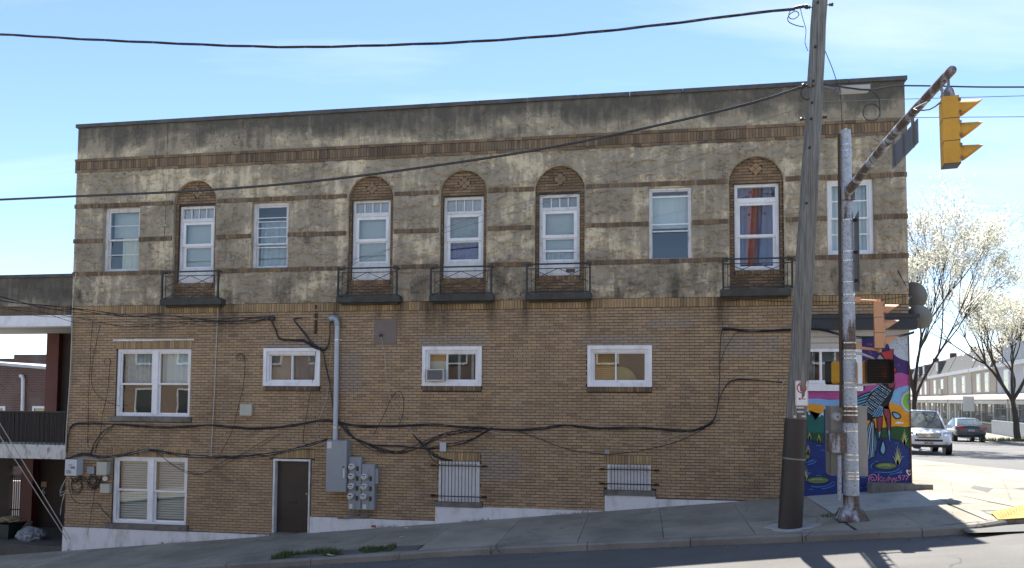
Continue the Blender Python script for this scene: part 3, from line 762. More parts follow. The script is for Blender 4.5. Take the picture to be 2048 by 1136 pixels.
def cloth(name, win, x0, x1, z0, z1, y, m, folds=6, amp=0.02, slant=0.0):
    mb = MB(); mb.raw = True; n = folds * 6
    for j in range(2):
        for i in range(n + 1):
            u = i / n; x = x0 + (x1 - x0) * u + (slant * (1 - j) if slant else 0)
            mb.v.append((x, y + amp * math.sin(u * folds * 6.283) + 0.3 * amp * math.sin(u * folds * 17), z0 if j == 0 else z1))
    for i in range(n): mb.f.append((i, i + 1, n + 2 + i, n + 1 + i)); mb.c.append(0)
    return mb.build(name, m, win, smooth=True)
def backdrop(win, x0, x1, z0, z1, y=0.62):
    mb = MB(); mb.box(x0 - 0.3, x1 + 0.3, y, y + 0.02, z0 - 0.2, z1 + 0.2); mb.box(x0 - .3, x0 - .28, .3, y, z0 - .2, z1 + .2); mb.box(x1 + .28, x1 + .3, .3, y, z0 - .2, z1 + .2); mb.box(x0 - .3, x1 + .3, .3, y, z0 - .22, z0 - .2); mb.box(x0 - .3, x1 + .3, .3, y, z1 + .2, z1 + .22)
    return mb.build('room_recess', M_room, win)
def sash(win, x0, x1, z0, z1, y, w=0.045, m=None, g=None, wb=None):
    mb = MB(); fr(mb, x0, x1, z0, z1, w, y, y + 0.035, wb); s = mb.build('sash', m or M_white, win)
    pane(win, x0 + w * .9, x1 - w * .9, z0 + (wb or w) * .9, z1 - w * .9, y + 0.015, g)
def dh_window(h, rec, mid, fw=0.06, paint=None, label=None, y_extra=0.0, sw=0.042, lowg=None, upg=None, bottom=None):
    """double-hung window; mid = height of the meeting rail"""
    a, b, c, d = h; mb = MB(); fr(mb, a + .002, b - .002, c + .002, d - .002, fw, rec, rec + 0.12, bottom)
    win = mb.build('window', paint or M_white, bld, label=label)
    cb = c + (bottom or fw)
    sash(win, a + fw, b - fw, mid - 0.02, d - fw, rec + 0.03, sw, paint, upg)
    sash(win, a + fw, b - fw, cb, mid + 0.022, rec + 0.07, sw, paint, lowg)
    return win
def bars(win, x0, x1, zs_, y, m, w=0.018):
    for z in zs_: m_ = MB(); m_.box(x0, x1, y, y + .012, z - w / 2, z + w / 2); m_.build('bar', m, win)
def zz(py, px, Y=0.1): return at(px, py, Y).z
# upper, plain
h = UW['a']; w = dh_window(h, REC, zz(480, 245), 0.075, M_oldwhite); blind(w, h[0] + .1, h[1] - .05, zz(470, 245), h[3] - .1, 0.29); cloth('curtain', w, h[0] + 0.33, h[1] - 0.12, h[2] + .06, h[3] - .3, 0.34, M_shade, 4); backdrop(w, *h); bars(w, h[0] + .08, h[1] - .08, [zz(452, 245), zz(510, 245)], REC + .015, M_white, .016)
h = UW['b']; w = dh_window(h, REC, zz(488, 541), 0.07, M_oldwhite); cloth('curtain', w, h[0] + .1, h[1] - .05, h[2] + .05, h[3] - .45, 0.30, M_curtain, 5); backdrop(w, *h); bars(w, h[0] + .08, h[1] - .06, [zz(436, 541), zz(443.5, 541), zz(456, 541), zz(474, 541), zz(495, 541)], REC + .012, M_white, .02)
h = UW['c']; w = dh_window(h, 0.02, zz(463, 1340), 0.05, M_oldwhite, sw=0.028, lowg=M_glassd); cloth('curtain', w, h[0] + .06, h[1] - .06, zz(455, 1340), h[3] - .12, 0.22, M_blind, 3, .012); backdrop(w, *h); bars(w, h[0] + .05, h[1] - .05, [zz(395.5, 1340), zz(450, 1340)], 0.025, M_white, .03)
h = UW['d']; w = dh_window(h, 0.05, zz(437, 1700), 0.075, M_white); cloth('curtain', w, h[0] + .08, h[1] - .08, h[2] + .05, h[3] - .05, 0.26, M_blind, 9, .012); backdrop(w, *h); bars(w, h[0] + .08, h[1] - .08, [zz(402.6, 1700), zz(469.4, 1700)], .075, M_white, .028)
# upper, in the arched niches
trans = [(437.5, 444, 491.7, 539), (426, 433.6, 482, 528.6), (423, 428, 480, 524.5), (415, 421, 474, 524.5)]
for q in range(4):
    a, b, c, d = NW[q]; xm = (360 + 428) / 2 if q == 0 else (743, 927, 1119)[q - 1]
    ztr, zst, zm, zb = [zz(v, xm, ND + .08) for v in trans[q]]
    rec = ND + 0.06; mb = MB(); fr(mb, a + .002, b - .002, zb - 0.03, d - .002, 0.07, rec, rec + .12, 0.06)
    mb.box(a + .07, b - .07, rec - 0.004, rec + .1, zst, ztr)          # transom bar
    win = mb.build('window', M_oldwhite, bld)
    n = 4; X0, X1 = a + .08, b - .08
    for i in range(1, n):
        m_ = MB(); xx = X0 + (X1 - X0) * i / n; m_.box(xx - .014, xx + .014, rec + .03, rec + .06, ztr + .001, d - .075); m_.build('muntin', M_oldwhite, win)
    pane(win, a + .06, b - .06, ztr, d - .06, rec + 0.06, glass_mat('frosted_transom', (0.8, 0.82, 0.82), 2.5, 0.25) if q == 0 else bpy.data.materials['frosted_transom'])
    m_ = MB(); m_.box(a + .06, b - .06, rec + .068, rec + .078, ztr, d - .05); m_.build('transom_board', M_oldwhite if q < 3 else M_curtain, win)
    sash(win, a + .07, b - .07, zm - .02, zst, rec + .02, .075); sash(win, a + .07, b - .07, zb, zm + .025, rec + .06, .075)
    m_ = MB(); m_.box(a + .003, b - .003, rec - .02, rec + .05, c + .004, zb - 0.031)      # white panel below the sash
    if q == 3:
        m_ = MB(); hx0, hx1, hz0, hz1 = at(1132, 545, ND + .04).x, at(1150, 545, ND + .04).x, c + .05, c + .16
        m_.box(a + .003, hx0, rec - .02, rec + .05, c + .004, zb - .031); m_.box(hx1, b - .003, rec - .02, rec + .05, c + .004, zb - .031); m_.box(hx0, hx1, rec - .02, rec + .05, hz1, zb - .031); m_.box(hx0, hx1, rec - .02, rec + .05, c + .004, hz0 + .02)
        k_ = MB(); k_.box(hx0 - .02, hx1 + .02, rec + .06, rec + .09, hz0 - .05, hz1 + .04); k_.build('hole_lining', M_sill, win)
    m_.build('panel', M_oldwhite, win, label='broken white panel with a ragged hole' if q == 3 else None)
    yb_ = rec + 0.15
    if q == 0 or q == 1: blind(win, a + .1, b - .1, zb, zst, yb_)
    if q == 2:
        blind(win, a + .1, b - .1, zm - .06, zst, yb_, M_curtain); cloth('curtain', win, a + .1, b - .1, zb, zm - .02, yb_ + .06, M_purple, 6)
    if q == 3:
        blind(win, a + .1, b - .1, zz(502, xm, .2), zst, yb_); cloth('curtain', win, a + .1, b - .1, zb, zz(500, xm, .2), yb_ + .02, M_curtain, 7, .02); bars(win, a + .07, b - .07, [zz(501.7, xm, .16)], rec + .02, M_white, .05)
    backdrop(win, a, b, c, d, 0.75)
a, b, c, d = NW[4]; rec = ND + .06; mb = MB(); fr(mb, a + .002, b - .002, c + .002, d - .002, .07, rec, rec + .12, .05)
z0, z1 = zz(405, 1513, .16), zz(396, 1513, .16); mb.box(a + .07, b - .07, rec - .01, rec + .1, z0, z1); win = mb.build('window', M_white, bld, label='white framed door-height window hung with violet and red curtains')
pane(win, a + .06, b - .06, z1, d - .06, rec + .05); zm = zz(472, 1513, .16)
sash(win, a + .07, b - .07, zm - .02, z0, rec + .02, .06); sash(win, a + .07, b - .07, c + .05, zm + .025, rec + .06, .06)
cloth('curtain', win, a + .1, b - .1, c + .05, d - .05, rec + .24, M_purple, 6, .03); cloth('curtain', win, a + .36, a + .56, c + .05, d - .05, rec + .19, M_red, 2, .02, slant=-.12); backdrop(win, a, b, c, d, .8)
# ground floor, double windows
def double_window(h, split, mids, sill_g, lab):
    a, b, c, d = h; rec = .05; mb = MB(); fr(mb, a + .002, b - .002, c + .002, d - .002, .075, rec, rec + .13, .05); mb.box(split - .075, split + .075, rec - .006, rec + .12, c + .05, d - .075)
    win = mb.build('window', M_white, bld, label=lab)
    for (s, e), zm in zip(((a + .075, split - .075), (split + .075, b - .075)), mids):
        sash(win, s, e, zm - .02, d - .075, rec + .03, .045); sash(win, s, e, c + .05, zm + .022, rec + .07, .045, g=sill_g)
    backdrop(win, a, b, c, d, .7); return win
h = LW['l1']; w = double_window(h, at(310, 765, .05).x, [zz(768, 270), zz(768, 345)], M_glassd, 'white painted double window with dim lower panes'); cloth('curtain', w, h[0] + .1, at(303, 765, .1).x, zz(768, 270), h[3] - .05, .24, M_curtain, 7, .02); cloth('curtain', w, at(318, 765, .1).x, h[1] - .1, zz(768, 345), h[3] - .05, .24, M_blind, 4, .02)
h = LW['l2']; w = double_window(h, at(301, 980, .05).x, [zz(979.5, 265), zz(983, 340)], M_glass, 'white painted double window with closed slat blinds')
blind(w, h[0] + .1, at(293, 980, .1).x, h[2] + .1, h[3] - .08, .22, pitch=.06); blind(w, at(311, 980, .1).x, h[1] - .1, h[2] + .12, h[3] - .08, .22, pitch=.06)
# small sliding windows with broad white surrounds
def slider(h, px_split, lab):
    a, b, c, d = h; mb = MB(); fr(mb, a, b, c, d, .085, -.05, .06); fr(mb, a + .085, b - .085, c + .085, d - .085, .05, 0.0, .1, .04, .07)
    win = mb.build('window', M_white, bld, label=lab); xs_ = at(px_split, 735, .06).x
    sash(win, a + .135, xs_ + .02, c + .125, d - .155, .06, .03); sash(win, xs_ - .02, b - .135, c + .125, d - .155, .03, .03); backdrop(win, a, b, c, d, .7); return win
h = LW['s1']; w = slider(h, 585.5, 'small white sliding window left of the grey conduit'); cloth('curtain', w, h[0] + .14, h[1] - .14, h[2] + .1, h[3] - .14, .2, pmat('pinkish_curtain', (0.30, 0.21, 0.17), .9, .2, 4), 4, .015); 
h = LW['s2']; w = slider(h, 895, 'small white sliding window holding an air conditioner'); mb = MB(); s_ = at(893, 735, .1).x; mb.box(h[0] + .14, s_, .2, .21, h[2] + .36, h[3] - .2); mb.build('shade', M_shade, w); mb = MB(); mb.box(h[0] + .14, s_, .19, .2, h[3] - .34, h[3] - .14); mb.build('shade_top', M_orange, w)
mb = MB(); x_ = at(917, 735, .25).x; mb.box(x_, x_ + .06, .2, .25, h[2] + .1, h[3] - .15); x_ = at(944, 735, .25).x; mb.box(x_, x_ + .06, .2, .25, h[2] + .1, h[3] - .15); mb.build('inner_jamb', M_curtain, w)
h = LW['s3']; w = slider(h, 1232, 'small white sliding window nearest the wooden pole'); blind(w, h[0] + .14, at(1229, 735, .1).x, h[2] + .12, h[3] - .15, .2, M_orange, .05)
mb = MB(); cx = at(1237, 735, .3).x; mb.prism([Vector((cx + .42 * math.cos(math.pi * i / 12), .3, h[2] + .12 + .36 * math.sin(math.pi * i / 12))) for i in range(13)], (0, .02, 0)); mb.build('round_headboard', pmat('dull_gold', (0.36, 0.27, 0.09), .7), w)
# barred basement windows
def barred(h, n, rails, lab):
    a, b, c, d = h; mb = MB(); fr(mb, a, b, c, d, .055, .0, .1); win = mb.build('window', M_oldwhite, bld, label=lab)
    mb = MB(); mb.box(a + .055, b - .055, .05, .06, c + .055, d - .055); mb.build('board', pmat('pale_board_' + str(n), (.70, .70, .71), .6, .06, 3), win)
    mb = MB()
    for i in range(n):
        x = a + .09 + (b - a - .18) * i / (n - 1); m_ = MB(); m_.box(x - .006, x + .006, -.06, -.048, c - .02, d + .03); m_.build('grille_bar', M_iron, win)
    for z in rails:
        m_ = MB(); m_.box(a - .14, b + .14, -.05, -.036, z - .011, z + .011); m_.build('grille_rail', M_iron, win)
        for x in (a - .13, b + .13): m_ = MB(); m_.box(x - .055, x + .055, -.05, .02, z - .022, z + .02); m_.build('grille_bracket', pmat('rusty_bracket', (.07, .04, .025), .9, .4) if 'rusty_bracket' not in bpy.data.materials else bpy.data.materials['rusty_bracket'], win)
h = LW['b1']; barred(h, 11, [zz(931.5, 918, 0), zz(992.6, 918, 0)], 'taller barred basement window')
h = LW['b2']; barred(h, 12, [zz(939, 1258, 0), zz(968, 1258, 0)], 'shorter barred basement window')
# door
a, b, c, d = DOOR; c = gz((a + b) / 2, 0) + .02
mb = MB(); mb.box(a, a + .05, -.03, .2, c - .2, d); mb.box(b - .035, b, -.03, .2, c - .2, d); mb.box(a + .05, b - .035, -.03, .2, d - .05, d); mb.build('door_frame', M_oldwhite, bld)
mb = MB(); mb.box(a + .05, b - .035, .12, .165, c - .15, d - .05); door = mb.build('door', M_brownpaint, bld, label='dark brown painted door')
m_ = MB(); fr(m_, a + .14, b - .09, c + .28, c + .56, .03, .105, .121); m_.build('door_panel', M_brownpaint, door)
m_ = MB(); m_.box(a + .36, a + .56, .106, .121, c + .70, c + .76); m_.build('letter_slot', M_iron, door)
m_ = MB(); m_.lathe((b - .12, .12, c + .95), (0, -1, 0), [(0, .028), (.02, .012), (.035, .012), (.04, .027), (.06, .027), (.065, .01)], 12); m_.build('door_knob', pmat('dull_brass', (.3, .24, .14), .4, .2, metal=.8), door)
m_ = MB(); m_.box(a - .02, b + .02, -.12, .2, c - .3, c - .005); m_.build('doorstep', M_sill, bld)
# balconies
def balcony(x0, x1, yt, yb, sx0, sx1, sy0, sy1):
    """railing and ledge from their photo outline"""
    P = -0.24; xm = (x0 + x1) / 2
    A, B = at(x0, yt, P).x, at(x1, yt, P).x; Zt, Zb = at(xm, yt, P).z, at(xm, yb, P).z
    S0, S1 = at(sx0, sy0, P - .03).x, at(sx1, sy0, P - .03).x; s1, s0 = at(xm, sy0, P - .03).z, at(xm, sy1, P - .03).z
    mb = MB(); mb.box(S0, S1, P - .03, .02, s0, s1); mb.box(S0 + .08, S1 - .08, P + .1, .02, s0 - .045, s0 + .001)
    bal = mb.build('balcony', M_ledge, bld)
    for x in (A, B):
        m_ = MB(); m_.box(x - .02, x + .02, P - .02, P + .02, s1, Zt + .02); m_.build('railing_post', M_iron, bal)
        m_ = MB(); m_.bar((x, P + .02, Zt), (x, .02, Zt), .022); m_.bar((x, P + .02, Zb), (x, .02, Zb), .018); m_.build('railing_return', M_iron, bal)
    for z, t in ((Zt, .034), (Zt - .105, .018), (Zb, .026)):
        m_ = MB(); m_.box(A + .02, B - .02, P - t / 2, P + t / 2, z - t / 2, z + t / 2); m_.build('railing_rail', M_iron, bal)
    i0, i1 = A + .1, B - .1; zt2, zb2 = Zt - .105, Zb
    for x in (i0, i1): m_ = MB(); m_.box(x - .007, x + .007, P - .007, P + .007, zb2, zt2); m_.build('railing_bar', M_iron, bal)
    mx_, mz_ = (i0 + i1) / 2, (zt2 + zb2) / 2
    for (xa, xb) in ((i0, mx_), (mx_, i1)):
        for (za, zb_) in ((zb2, mz_), (mz_, zt2)):
            m_ = MB(); m_.bar((xa, P - .004, za), (xb, P - .004, zb_), .013); m_.build('railing_bar', M_iron, bal)
            m_ = MB(); m_.bar((xa, P + .01, zb_), (xb, P + .01, za), .013); m_.build('railing_bar', M_iron, bal)
for args in ((325, 437, 543, 596, 319.4, 441, 598, 609), (677, 794, 536, 590, 672, 799, 592.5, 604), (862, 983, 533.5, 587, 858, 985.5, 589.5, 601), (1054, 1180, 527.5, 584, 1049.6, 1183.5, 586.5, 598), (1446, 1584, 517, 573, 1442, 1583, 577, 591)): balcony(*args)

# ---------------------------------------------------------------- shopfront with painted mural
M_fascia = pmat('charcoal_fascia', (0.022, 0.024, 0.03), 0.5, 0.25, 3)
M_beige = pmat('beige_board', (0.50, 0.46, 0.40), 0.6, 0.08, 3, dirt=(.25, .22, .18), dirt_amt=.3)
sf = empty('shopfront', ((XM + XR) / 2, 0, 0.6), parent=bld)
def fbox(name, x0, x1, y0, y1, Ya, Yb, m, parent, **kw):
    """box whose front face covers a photo rectangle on plane Ya"""
    xm, ym = (x0 + x1) / 2, (y0 + y1) / 2
    b = MB(); b.box(at(x0, ym, Ya).x, at(x1, ym, Ya).x, Ya, Yb, at(xm, y1, Ya).z, at(xm, y0, Ya).z); return b.build(name, m, parent, **kw)
def paintm(name, col, var=.2):
    """wall paint over brick: joints of the wall show through as relief"""
    m = pmat(name, col, .75, var, 3, 30); t = m.node_tree; b = t.nodes['Principled BSDF']
    g = N(t, 'ShaderNodeNewGeometry'); s_ = N(t, 'ShaderNodeSeparateXYZ'); L(t, g.outputs['Position'], s_.inputs[0]); cb = N(t, 'ShaderNodeCombineXYZ'); L(t, s_.outputs['X'], cb.inputs[0]); L(t, s_.outputs['Z'], cb.inputs[1])
    bt = N(t, 'ShaderNodeTexBrick'); L(t, cb.outputs[0], bt.inputs['Vector'])
    for k, v in (('Scale', 1.0), ('Brick Width', .213), ('Row Height', .0675), ('Mortar Size', .007), ('Mortar Smooth', .4)): bt.inputs[k].default_value = v
    bump(t, b, mth(t, 'SUBTRACT', 1.0, bt.outputs['Fac']), .55, .012); return m
P_ = {k: paintm('mural_' + k, c) for k, c in dict(navy=(.016, .035, .17), purple=(.05, .022, .13), pink=(.40, .075, .26), sky=(.19, .40, .66), orange=(.68, .30, .02), teal=(.012, .12, .10), green=(.016, .07, .022), moon=(.45, .50, .56), crater=(.16, .19, .24), red=(.42, .04, .045), black=(.008, .009, .012), blue=(.14, .33, .52), pale=(.50, .60, .68), maroon=(.22, .045, .05), lime=(.16, .45, .04), grey=(.30, .31, .32), lily=(.13, .20, .07), reed=(.42, .45, .20), ripple=(.07, .20, .50), script=(.62, .22, .42), white=(.7, .7, .7), deep=(.01, .02, .10)).items()}
zbl, zbr = at(1603, 993).z - .1, at(1825, 975).z - .1
mw = MB(); zt_m = at(1715, 683).z
mw.box(XM, XR, .03, .28, -.3, at(1660, 780).z); mw.box(at(1722, 730).x, XR, .03, .28, at(1660, 780).z, at(1760, 672).z)
mural = mw.build('mural_wall', P_['navy'], sf, label='shop wall painted with a pond, a moon and a bird in a red hat')
# courses of painted block show through: thin raised courses
LAY = [0]
def mpt(p, k): v = at(p[0], p[1], .03); v.y = .03 - .0022 * k; v.x = min(max(v.x, XM + .004), XR - .004); return v
def A(x, y): return (1600 + x / 5.679, 640 + y / 5.679)
def B(x, y): return (1600 + x / 6.3125, 820 + y / 6.3125)
def patch(name, f, pts, col, k, parent=None):
    P3 = [mpt(f(*p), k) for p in pts]
    me = bmesh.new(); vs_ = [me.verts.new(p) for p in P3]; fc = me.faces.new(vs_); bmesh.ops.triangulate(me, faces=[fc])
    bmesh.ops.recalc_face_normals(me, faces=me.faces)
    for f_ in me.faces:
        if f_.normal.y > 0: f_.normal_flip()
    m = bpy.data.meshes.new(name); me.to_mesh(m); me.free(); m.materials.append(P_[col])
    o = bpy.data.objects.new(name, m); COL.objects.link(o); pr = parent or mural; o.parent = pr; o.location = -worg[pr]; worg[o] = Vector((0, 0, 0)); return o
def smooth2(pts, n=5, closed=True):
    q = [Vector((*p, 0)) for p in pts]; out = []; m = len(q)
    rng = range(m if closed else m - 1)
    for i in rng:
        a, b, c, d = (q[(i - 1) % m] if closed or i > 0 else q[0]), q[i], q[(i + 1) % m], (q[(i + 2) % m] if closed or i + 2 < m else q[-1])
        for j in range(n):
            t = j / n; v = .5 * ((2 * b) + (c - a) * t + (2 * a - 5 * b + 4 * c - d) * t * t + (3 * b - a - 3 * c + d) * t ** 3); out.append((v.x, v.y))
    if not closed: out.append(tuple(pts[-1]))
    return out
def strokes(name, f, lines, w, col, k, parent=None, taper=False):
    """brush strokes: ribbons along polylines, w in photo pixels"""
    mb = MB(); mb.raw = True
    for ln in lines:
        P3 = [mpt(f(*p), k) for p in ln]; hw = w / 84.0 / 2 * 1.0; n = len(P3); L_, R_ = [], []
        for i, p in enumerate(P3):
            t = (P3[min(i + 1, n - 1)] - P3[max(i - 1, 0)]); t = Vector((t.x, 0, t.z)); t = t.normalized() if t.length > 1e-6 else Vector((1, 0, 0)); nn = Vector((-t.z, 0, t.x))
            q = hw * (1 if not taper else max(.12, 1 - i / (n - 1) * .95)); L_.append(p + nn * q); R_.append(p - nn * q)
        for i in range(n - 1): mb.poly([L_[i], R_[i], R_[i + 1], L_[i + 1]])
    return mb.build(name, P_[col], parent or mural)
def ell(cx, cy, rx, ry, n=20, a0=0, a1=360): return [(cx + rx * math.cos(R(a0 + (a1 - a0) * i / n)), cy + ry * math.sin(R(a0 + (a1 - a0) * i / n))) for i in range(n if a1 - a0 == 360 else n + 1)]
# skies and land
patch('painted_night_sky', A, [(715, 245), (820, 240), (1270, 190), (1270, 650), (1180, 600), (1080, 615), (900, 700), (715, 800)], 'purple', 1)
patch('painted_pink_band', A, [(0, 815), (725, 812), (760, 690), (1000, 640), (1090, 600), (1160, 600), (1270, 632), (1270, 760), (1180, 750), (1060, 800), (900, 900), (460, 908), (320, 905), (200, 893), (60, 905), (0, 900)], 'pink', 2)
patch('painted_light_sky', A, [(0, 902), (100, 897), (200, 893), (330, 906), (470, 906), (900, 900), (1060, 805), (1120, 770), (1200, 746), (1272, 745), (1272, 1010), (1180, 1060), (1000, 1030), (700, 1060), (230, 1010), (150, 1020), (60, 1000), (0, 1020)], 'sky', 3)
patch('painted_sunset', B, [(60, -70), (130, -80), (230, -70), (300, -60), (300, 150), (190, 125), (100, 20), (60, -20)], 'orange', 4)
patch('painted_sunset', B, [(830, -40), (1000, -50), (1150, -100), (1250, -60), (1420, -60), (1420, 205), (1330, 215), (1230, 205), (1050, 222), (830, 230)], 'orange', 4)
patch('painted_mountain', B, [(0, -10), (40, -45), (110, 5), (195, 125), (250, 45), (300, 20), (300, 290), (0, 290)], 'teal', 5)
patch('painted_snow', B, [(18, -5), (42, -42), (110, 5), (128, 60), (100, 55), (85, 30), (75, 105), (62, 70), (45, 20), (25, 60)], 'pale', 6)
patch('painted_snow', B, [(225, 75), (262, 42), (296, 25), (296, 70), (265, 60), (245, 85)], 'pale', 6)
patch('painted_hill', B, [(0, 285), (300, 285), (300, 430), (170, 390), (60, 372), (0, 378)], 'green', 6)
patch('painted_hill', B, [(830, 235), (1050, 222), (1230, 203), (1330, 216), (1420, 203), (1420, 540), (1330, 450), (1230, 385), (1120, 355), (1030, 358), (960, 400), (830, 470)], 'green', 5)
strokes('painted_outline', B, [smooth2([(0, 378), (60, 372), (170, 388), (300, 432)], 5, False), smooth2([(960, 402), (1030, 358), (1120, 355), (1230, 385), (1330, 450), (1425, 545)], 5, False), [(110, 5), (195, 127), (255, 40)]], 1.6, 'deep', 7)
patch('painted_moon', A, smooth2([(1000, 235), (1050, 200), (1150, 185), (1272, 185), (1272, 455), (1210, 462), (1120, 430), (1050, 370), (1010, 300)], 3), 'moon', 3)
cr_ = [[(1095 + rnd.uniform(-70, 160), 235 + rnd.uniform(-25, 180))] for _ in range(46)]
strokes('painted_craters', A, [[(c[0][0] - 4, c[0][1]), (c[0][0] + 5, c[0][1] + rnd.uniform(-4, 4))] for c in cr_ if (c[0][0] > 1030 + (c[0][1] - 235) * .55)], 1.1, 'crater', 4)
strokes('painted_stars', A, [[(x, y), (x + 5, y + 1)] for x, y in ((770, 272), (802, 275), (742, 338), (792, 362), (812, 382), (1120, 512), (930, 520), (1230, 560))], 1.2, 'white', 3)
# hat and bird
patch('painted_hat', A, [(868, 425), (905, 388), (950, 440), (1062, 495), (1058, 520), (960, 470), (900, 450)], 'grey', 5)
patch('painted_hat', A, [(915, 365), (1058, 332), (1056, 490), (1005, 470), (958, 432)], 'red', 6)
patch('painted_hat_loop', A, smooth2([(1030, 545), (1075, 540), (1092, 565), (1075, 590), (1030, 592)], 4), 'red', 6)
strokes('painted_outline', A, [[(870, 428), (905, 386), (955, 440), (1005, 474), (1060, 497)], [(915, 365), (1058, 332), (1056, 492)], smooth2([(1030, 545), (1078, 540), (1094, 568), (1078, 600), (1030, 635)], 4, False)], 1.6, 'black', 7)
patch('painted_wing', A, [(650, 990), (652, 880), (700, 850), (800, 815), (880, 740), (900, 800), (800, 900), (700, 985)], 'blue', 5)
strokes('painted_feather_lines', A, [[(650, 900), (780, 855), (870, 780)], [(650, 930), (760, 895), (860, 800)], [(650, 962), (740, 935), (850, 830)], [(660, 990), (730, 965), (840, 860)], [(650, 878), (700, 850), (800, 815)]], 2.4, 'black', 6)
patch('painted_back', A, [(720, 985), (800, 880), (850, 790), (905, 735), (940, 740), (850, 870), (790, 960)], 'maroon', 6)
body = [(890, 745), (960, 715), (1040, 690), (1078, 725), (1065, 800), (1040, 880), (1000, 965), (1005, 1010), (940, 1010), (900, 1080), (820, 1130), (745, 1130), (735, 980), (800, 880), (850, 800)]
patch('painted_bird_body', A, smooth2(body, 3), 'black', 7)
patch('painted_bird_head', A, smooth2([(1005, 700), (1040, 680), (1075, 700), (1070, 740), (1040, 770), (1005, 755)], 3), 'maroon', 8)
sc = []
for i in range(15):
    for j in range(7):
        t = i / 14; cx = 965 - 200 * t + (j - 3) * 19 * (1 - .15 * t) ; cy = 765 + 265 * t + (j - 3) * 13 + (5 if i % 2 else 0)
        sc.append((cx, cy))
mbs = {'blue': [], 'pale': []}
for (cx, cy) in sc: mbs['pale' if rnd.random() < .4 else 'blue'].append([(cx - 6, cy - 3), (cx, cy + 4), (cx + 6, cy + 3)])
tag(strokes('painted_scales', A, mbs['blue'], 1.7, 'blue', 8), kind='stuff'); tag(strokes('painted_scales', A, mbs['pale'], 1.5, 'pale', 9), kind='stuff')
patch('painted_wing_fan', B, [(905, 90), (935, 20), (1000, -60), (1045, -40), (1040, 70), (980, 90)], 'blue', 8)
strokes('painted_feather_lines', B, [[(905, 90), (980, -40)], [(935, 92), (1005, -30)], [(965, 90), (1025, -20)], [(1000, 82), (1040, 0)], [(905, 92), (980, 92), (1040, 72)]], 1.3, 'black', 9)
tail = [(905, 110), (935, 150), (950, 280), (968, 400), (962, 490), (935, 592), (850, 628), (838, 590), (846, 430), (835, 330), (860, 200)]
patch('painted_tail', B, tail, 'blue', 8)
strokes('painted_feather_lines', B, [[(905, 115), (860, 320), (848, 610)], [(910, 130), (885, 340), (868, 615)], [(915, 140), (905, 360), (892, 605)], [(922, 150), (925, 380), (915, 598)], [(930, 165), (945, 380), (940, 580)], tail + [tail[0]]], 1.5, 'black', 9)
strokes('painted_feather_lines', B, [[(906, 150), (872, 330), (856, 560)], [(918, 170), (915, 380), (902, 590)]], 1.3, 'pale', 10)
for pts, tip in (([(965, 100), (1040, 70), (1035, 180), (1000, 385), (985, 300), (972, 200)], (1000, 380)), ([(1050, -40), (1110, -60), (1142, 60), (1142, 250), (1130, 425), (1105, 260), (1085, 110), (1055, 50)], (1130, 420))):
    patch('painted_tail_feather', B, pts, 'maroon', 7); q = [((p[0] * .35 + tip[0] * .65), (p[1] * .35 + tip[1] * .65)) for p in pts]; patch('painted_feather_tip', B, q, 'sky', 8); strokes('painted_outline', B, [pts + [pts[0]]], 1.6, 'black', 9)
for pts in (smooth2([(1165, 30), (1215, 35), (1262, 65), (1258, 100), (1212, 108), (1178, 75)], 4), smooth2([(1045, 385), (1072, 450), (1078, 510), (1050, 562), (1015, 530), (1012, 480)], 4)):
    patch('painted_drop', B, pts, 'sky', 7); strokes('painted_outline', B, [pts + [pts[0]]], 2.2, 'black', 8)
patch('painted_cloud', B, smooth2([(1200, 160), (1240, 145), (1265, 150), (1310, 162), (1290, 172), (1205, 172)], 3), 'white', 6)
for r_, c_, k in ((138, 'grey', 5), (126, 'moon', 6), (104, 'lime', 7), (58, 'crater', 8), (40, 'grey', 9)):
    patch('painted_ring', A, [p for p in ell(1272, 925, r_, r_, 24, 90, 270)], c_, k)
# pond
for cx, cy, rx, ry in ((225, 885, 135, 40), (1080, 705, 132, 38), (58, 590, 66, 30)):
    patch('painted_lily_pad', B, ell(cx, cy, rx + 8, ry + 8), 'black', 6); patch('painted_lily_pad', B, ell(cx, cy, rx, ry), 'lily', 7)
    strokes('painted_lily_light', B, [ell(cx - rx * .1, cy + ry * .1, rx * .6, ry * .45, 10, 180, 330)], 1.2, 'reed', 8)
    strokes('painted_ripples', B, [ell(cx, cy + 12, rx + 45, ry + 34, 14, 15, 120), ell(cx + 10, cy + 20, rx + 80, ry + 50, 14, 20, 80), ell(cx, cy + 5, rx + 55, ry + 30, 10, 160, 215)], 1.5, 'ripple', 6)
for x, y, h_, w_ in ((60, 890, 225, 60), (100, 555, 125, 32), (1230, 690, 250, 75), (1315, 440, 200, 50), (237, 412, 112, 28), (118, 376, 98, 26)):
    strokes('painted_reeds', B, [[(x + u * w_ * .15, y), (x + u * w_ * .6, y - h_ * (1 - abs(u) * .5) * .6), (x + u * w_, y - h_ * (1 - abs(u) * .62))] for u in (-.9, -.55, -.25, 0, .3, .6, .95)], 2.2, 'reed', 8, taper=True)
rip = []
for i in range(34):
    x, y = rnd.uniform(10, 1390), rnd.uniform(400, 1010)
    if y < 470 and 250 < x < 1040: continue
    rip.append(smooth2([(x, y), (x + 22, y - rnd.uniform(2, 10)), (x + rnd.uniform(45, 80), y + rnd.uniform(-4, 6))], 3, False))
strokes('painted_ripples', B, rip, 1.1, 'ripple', 5)
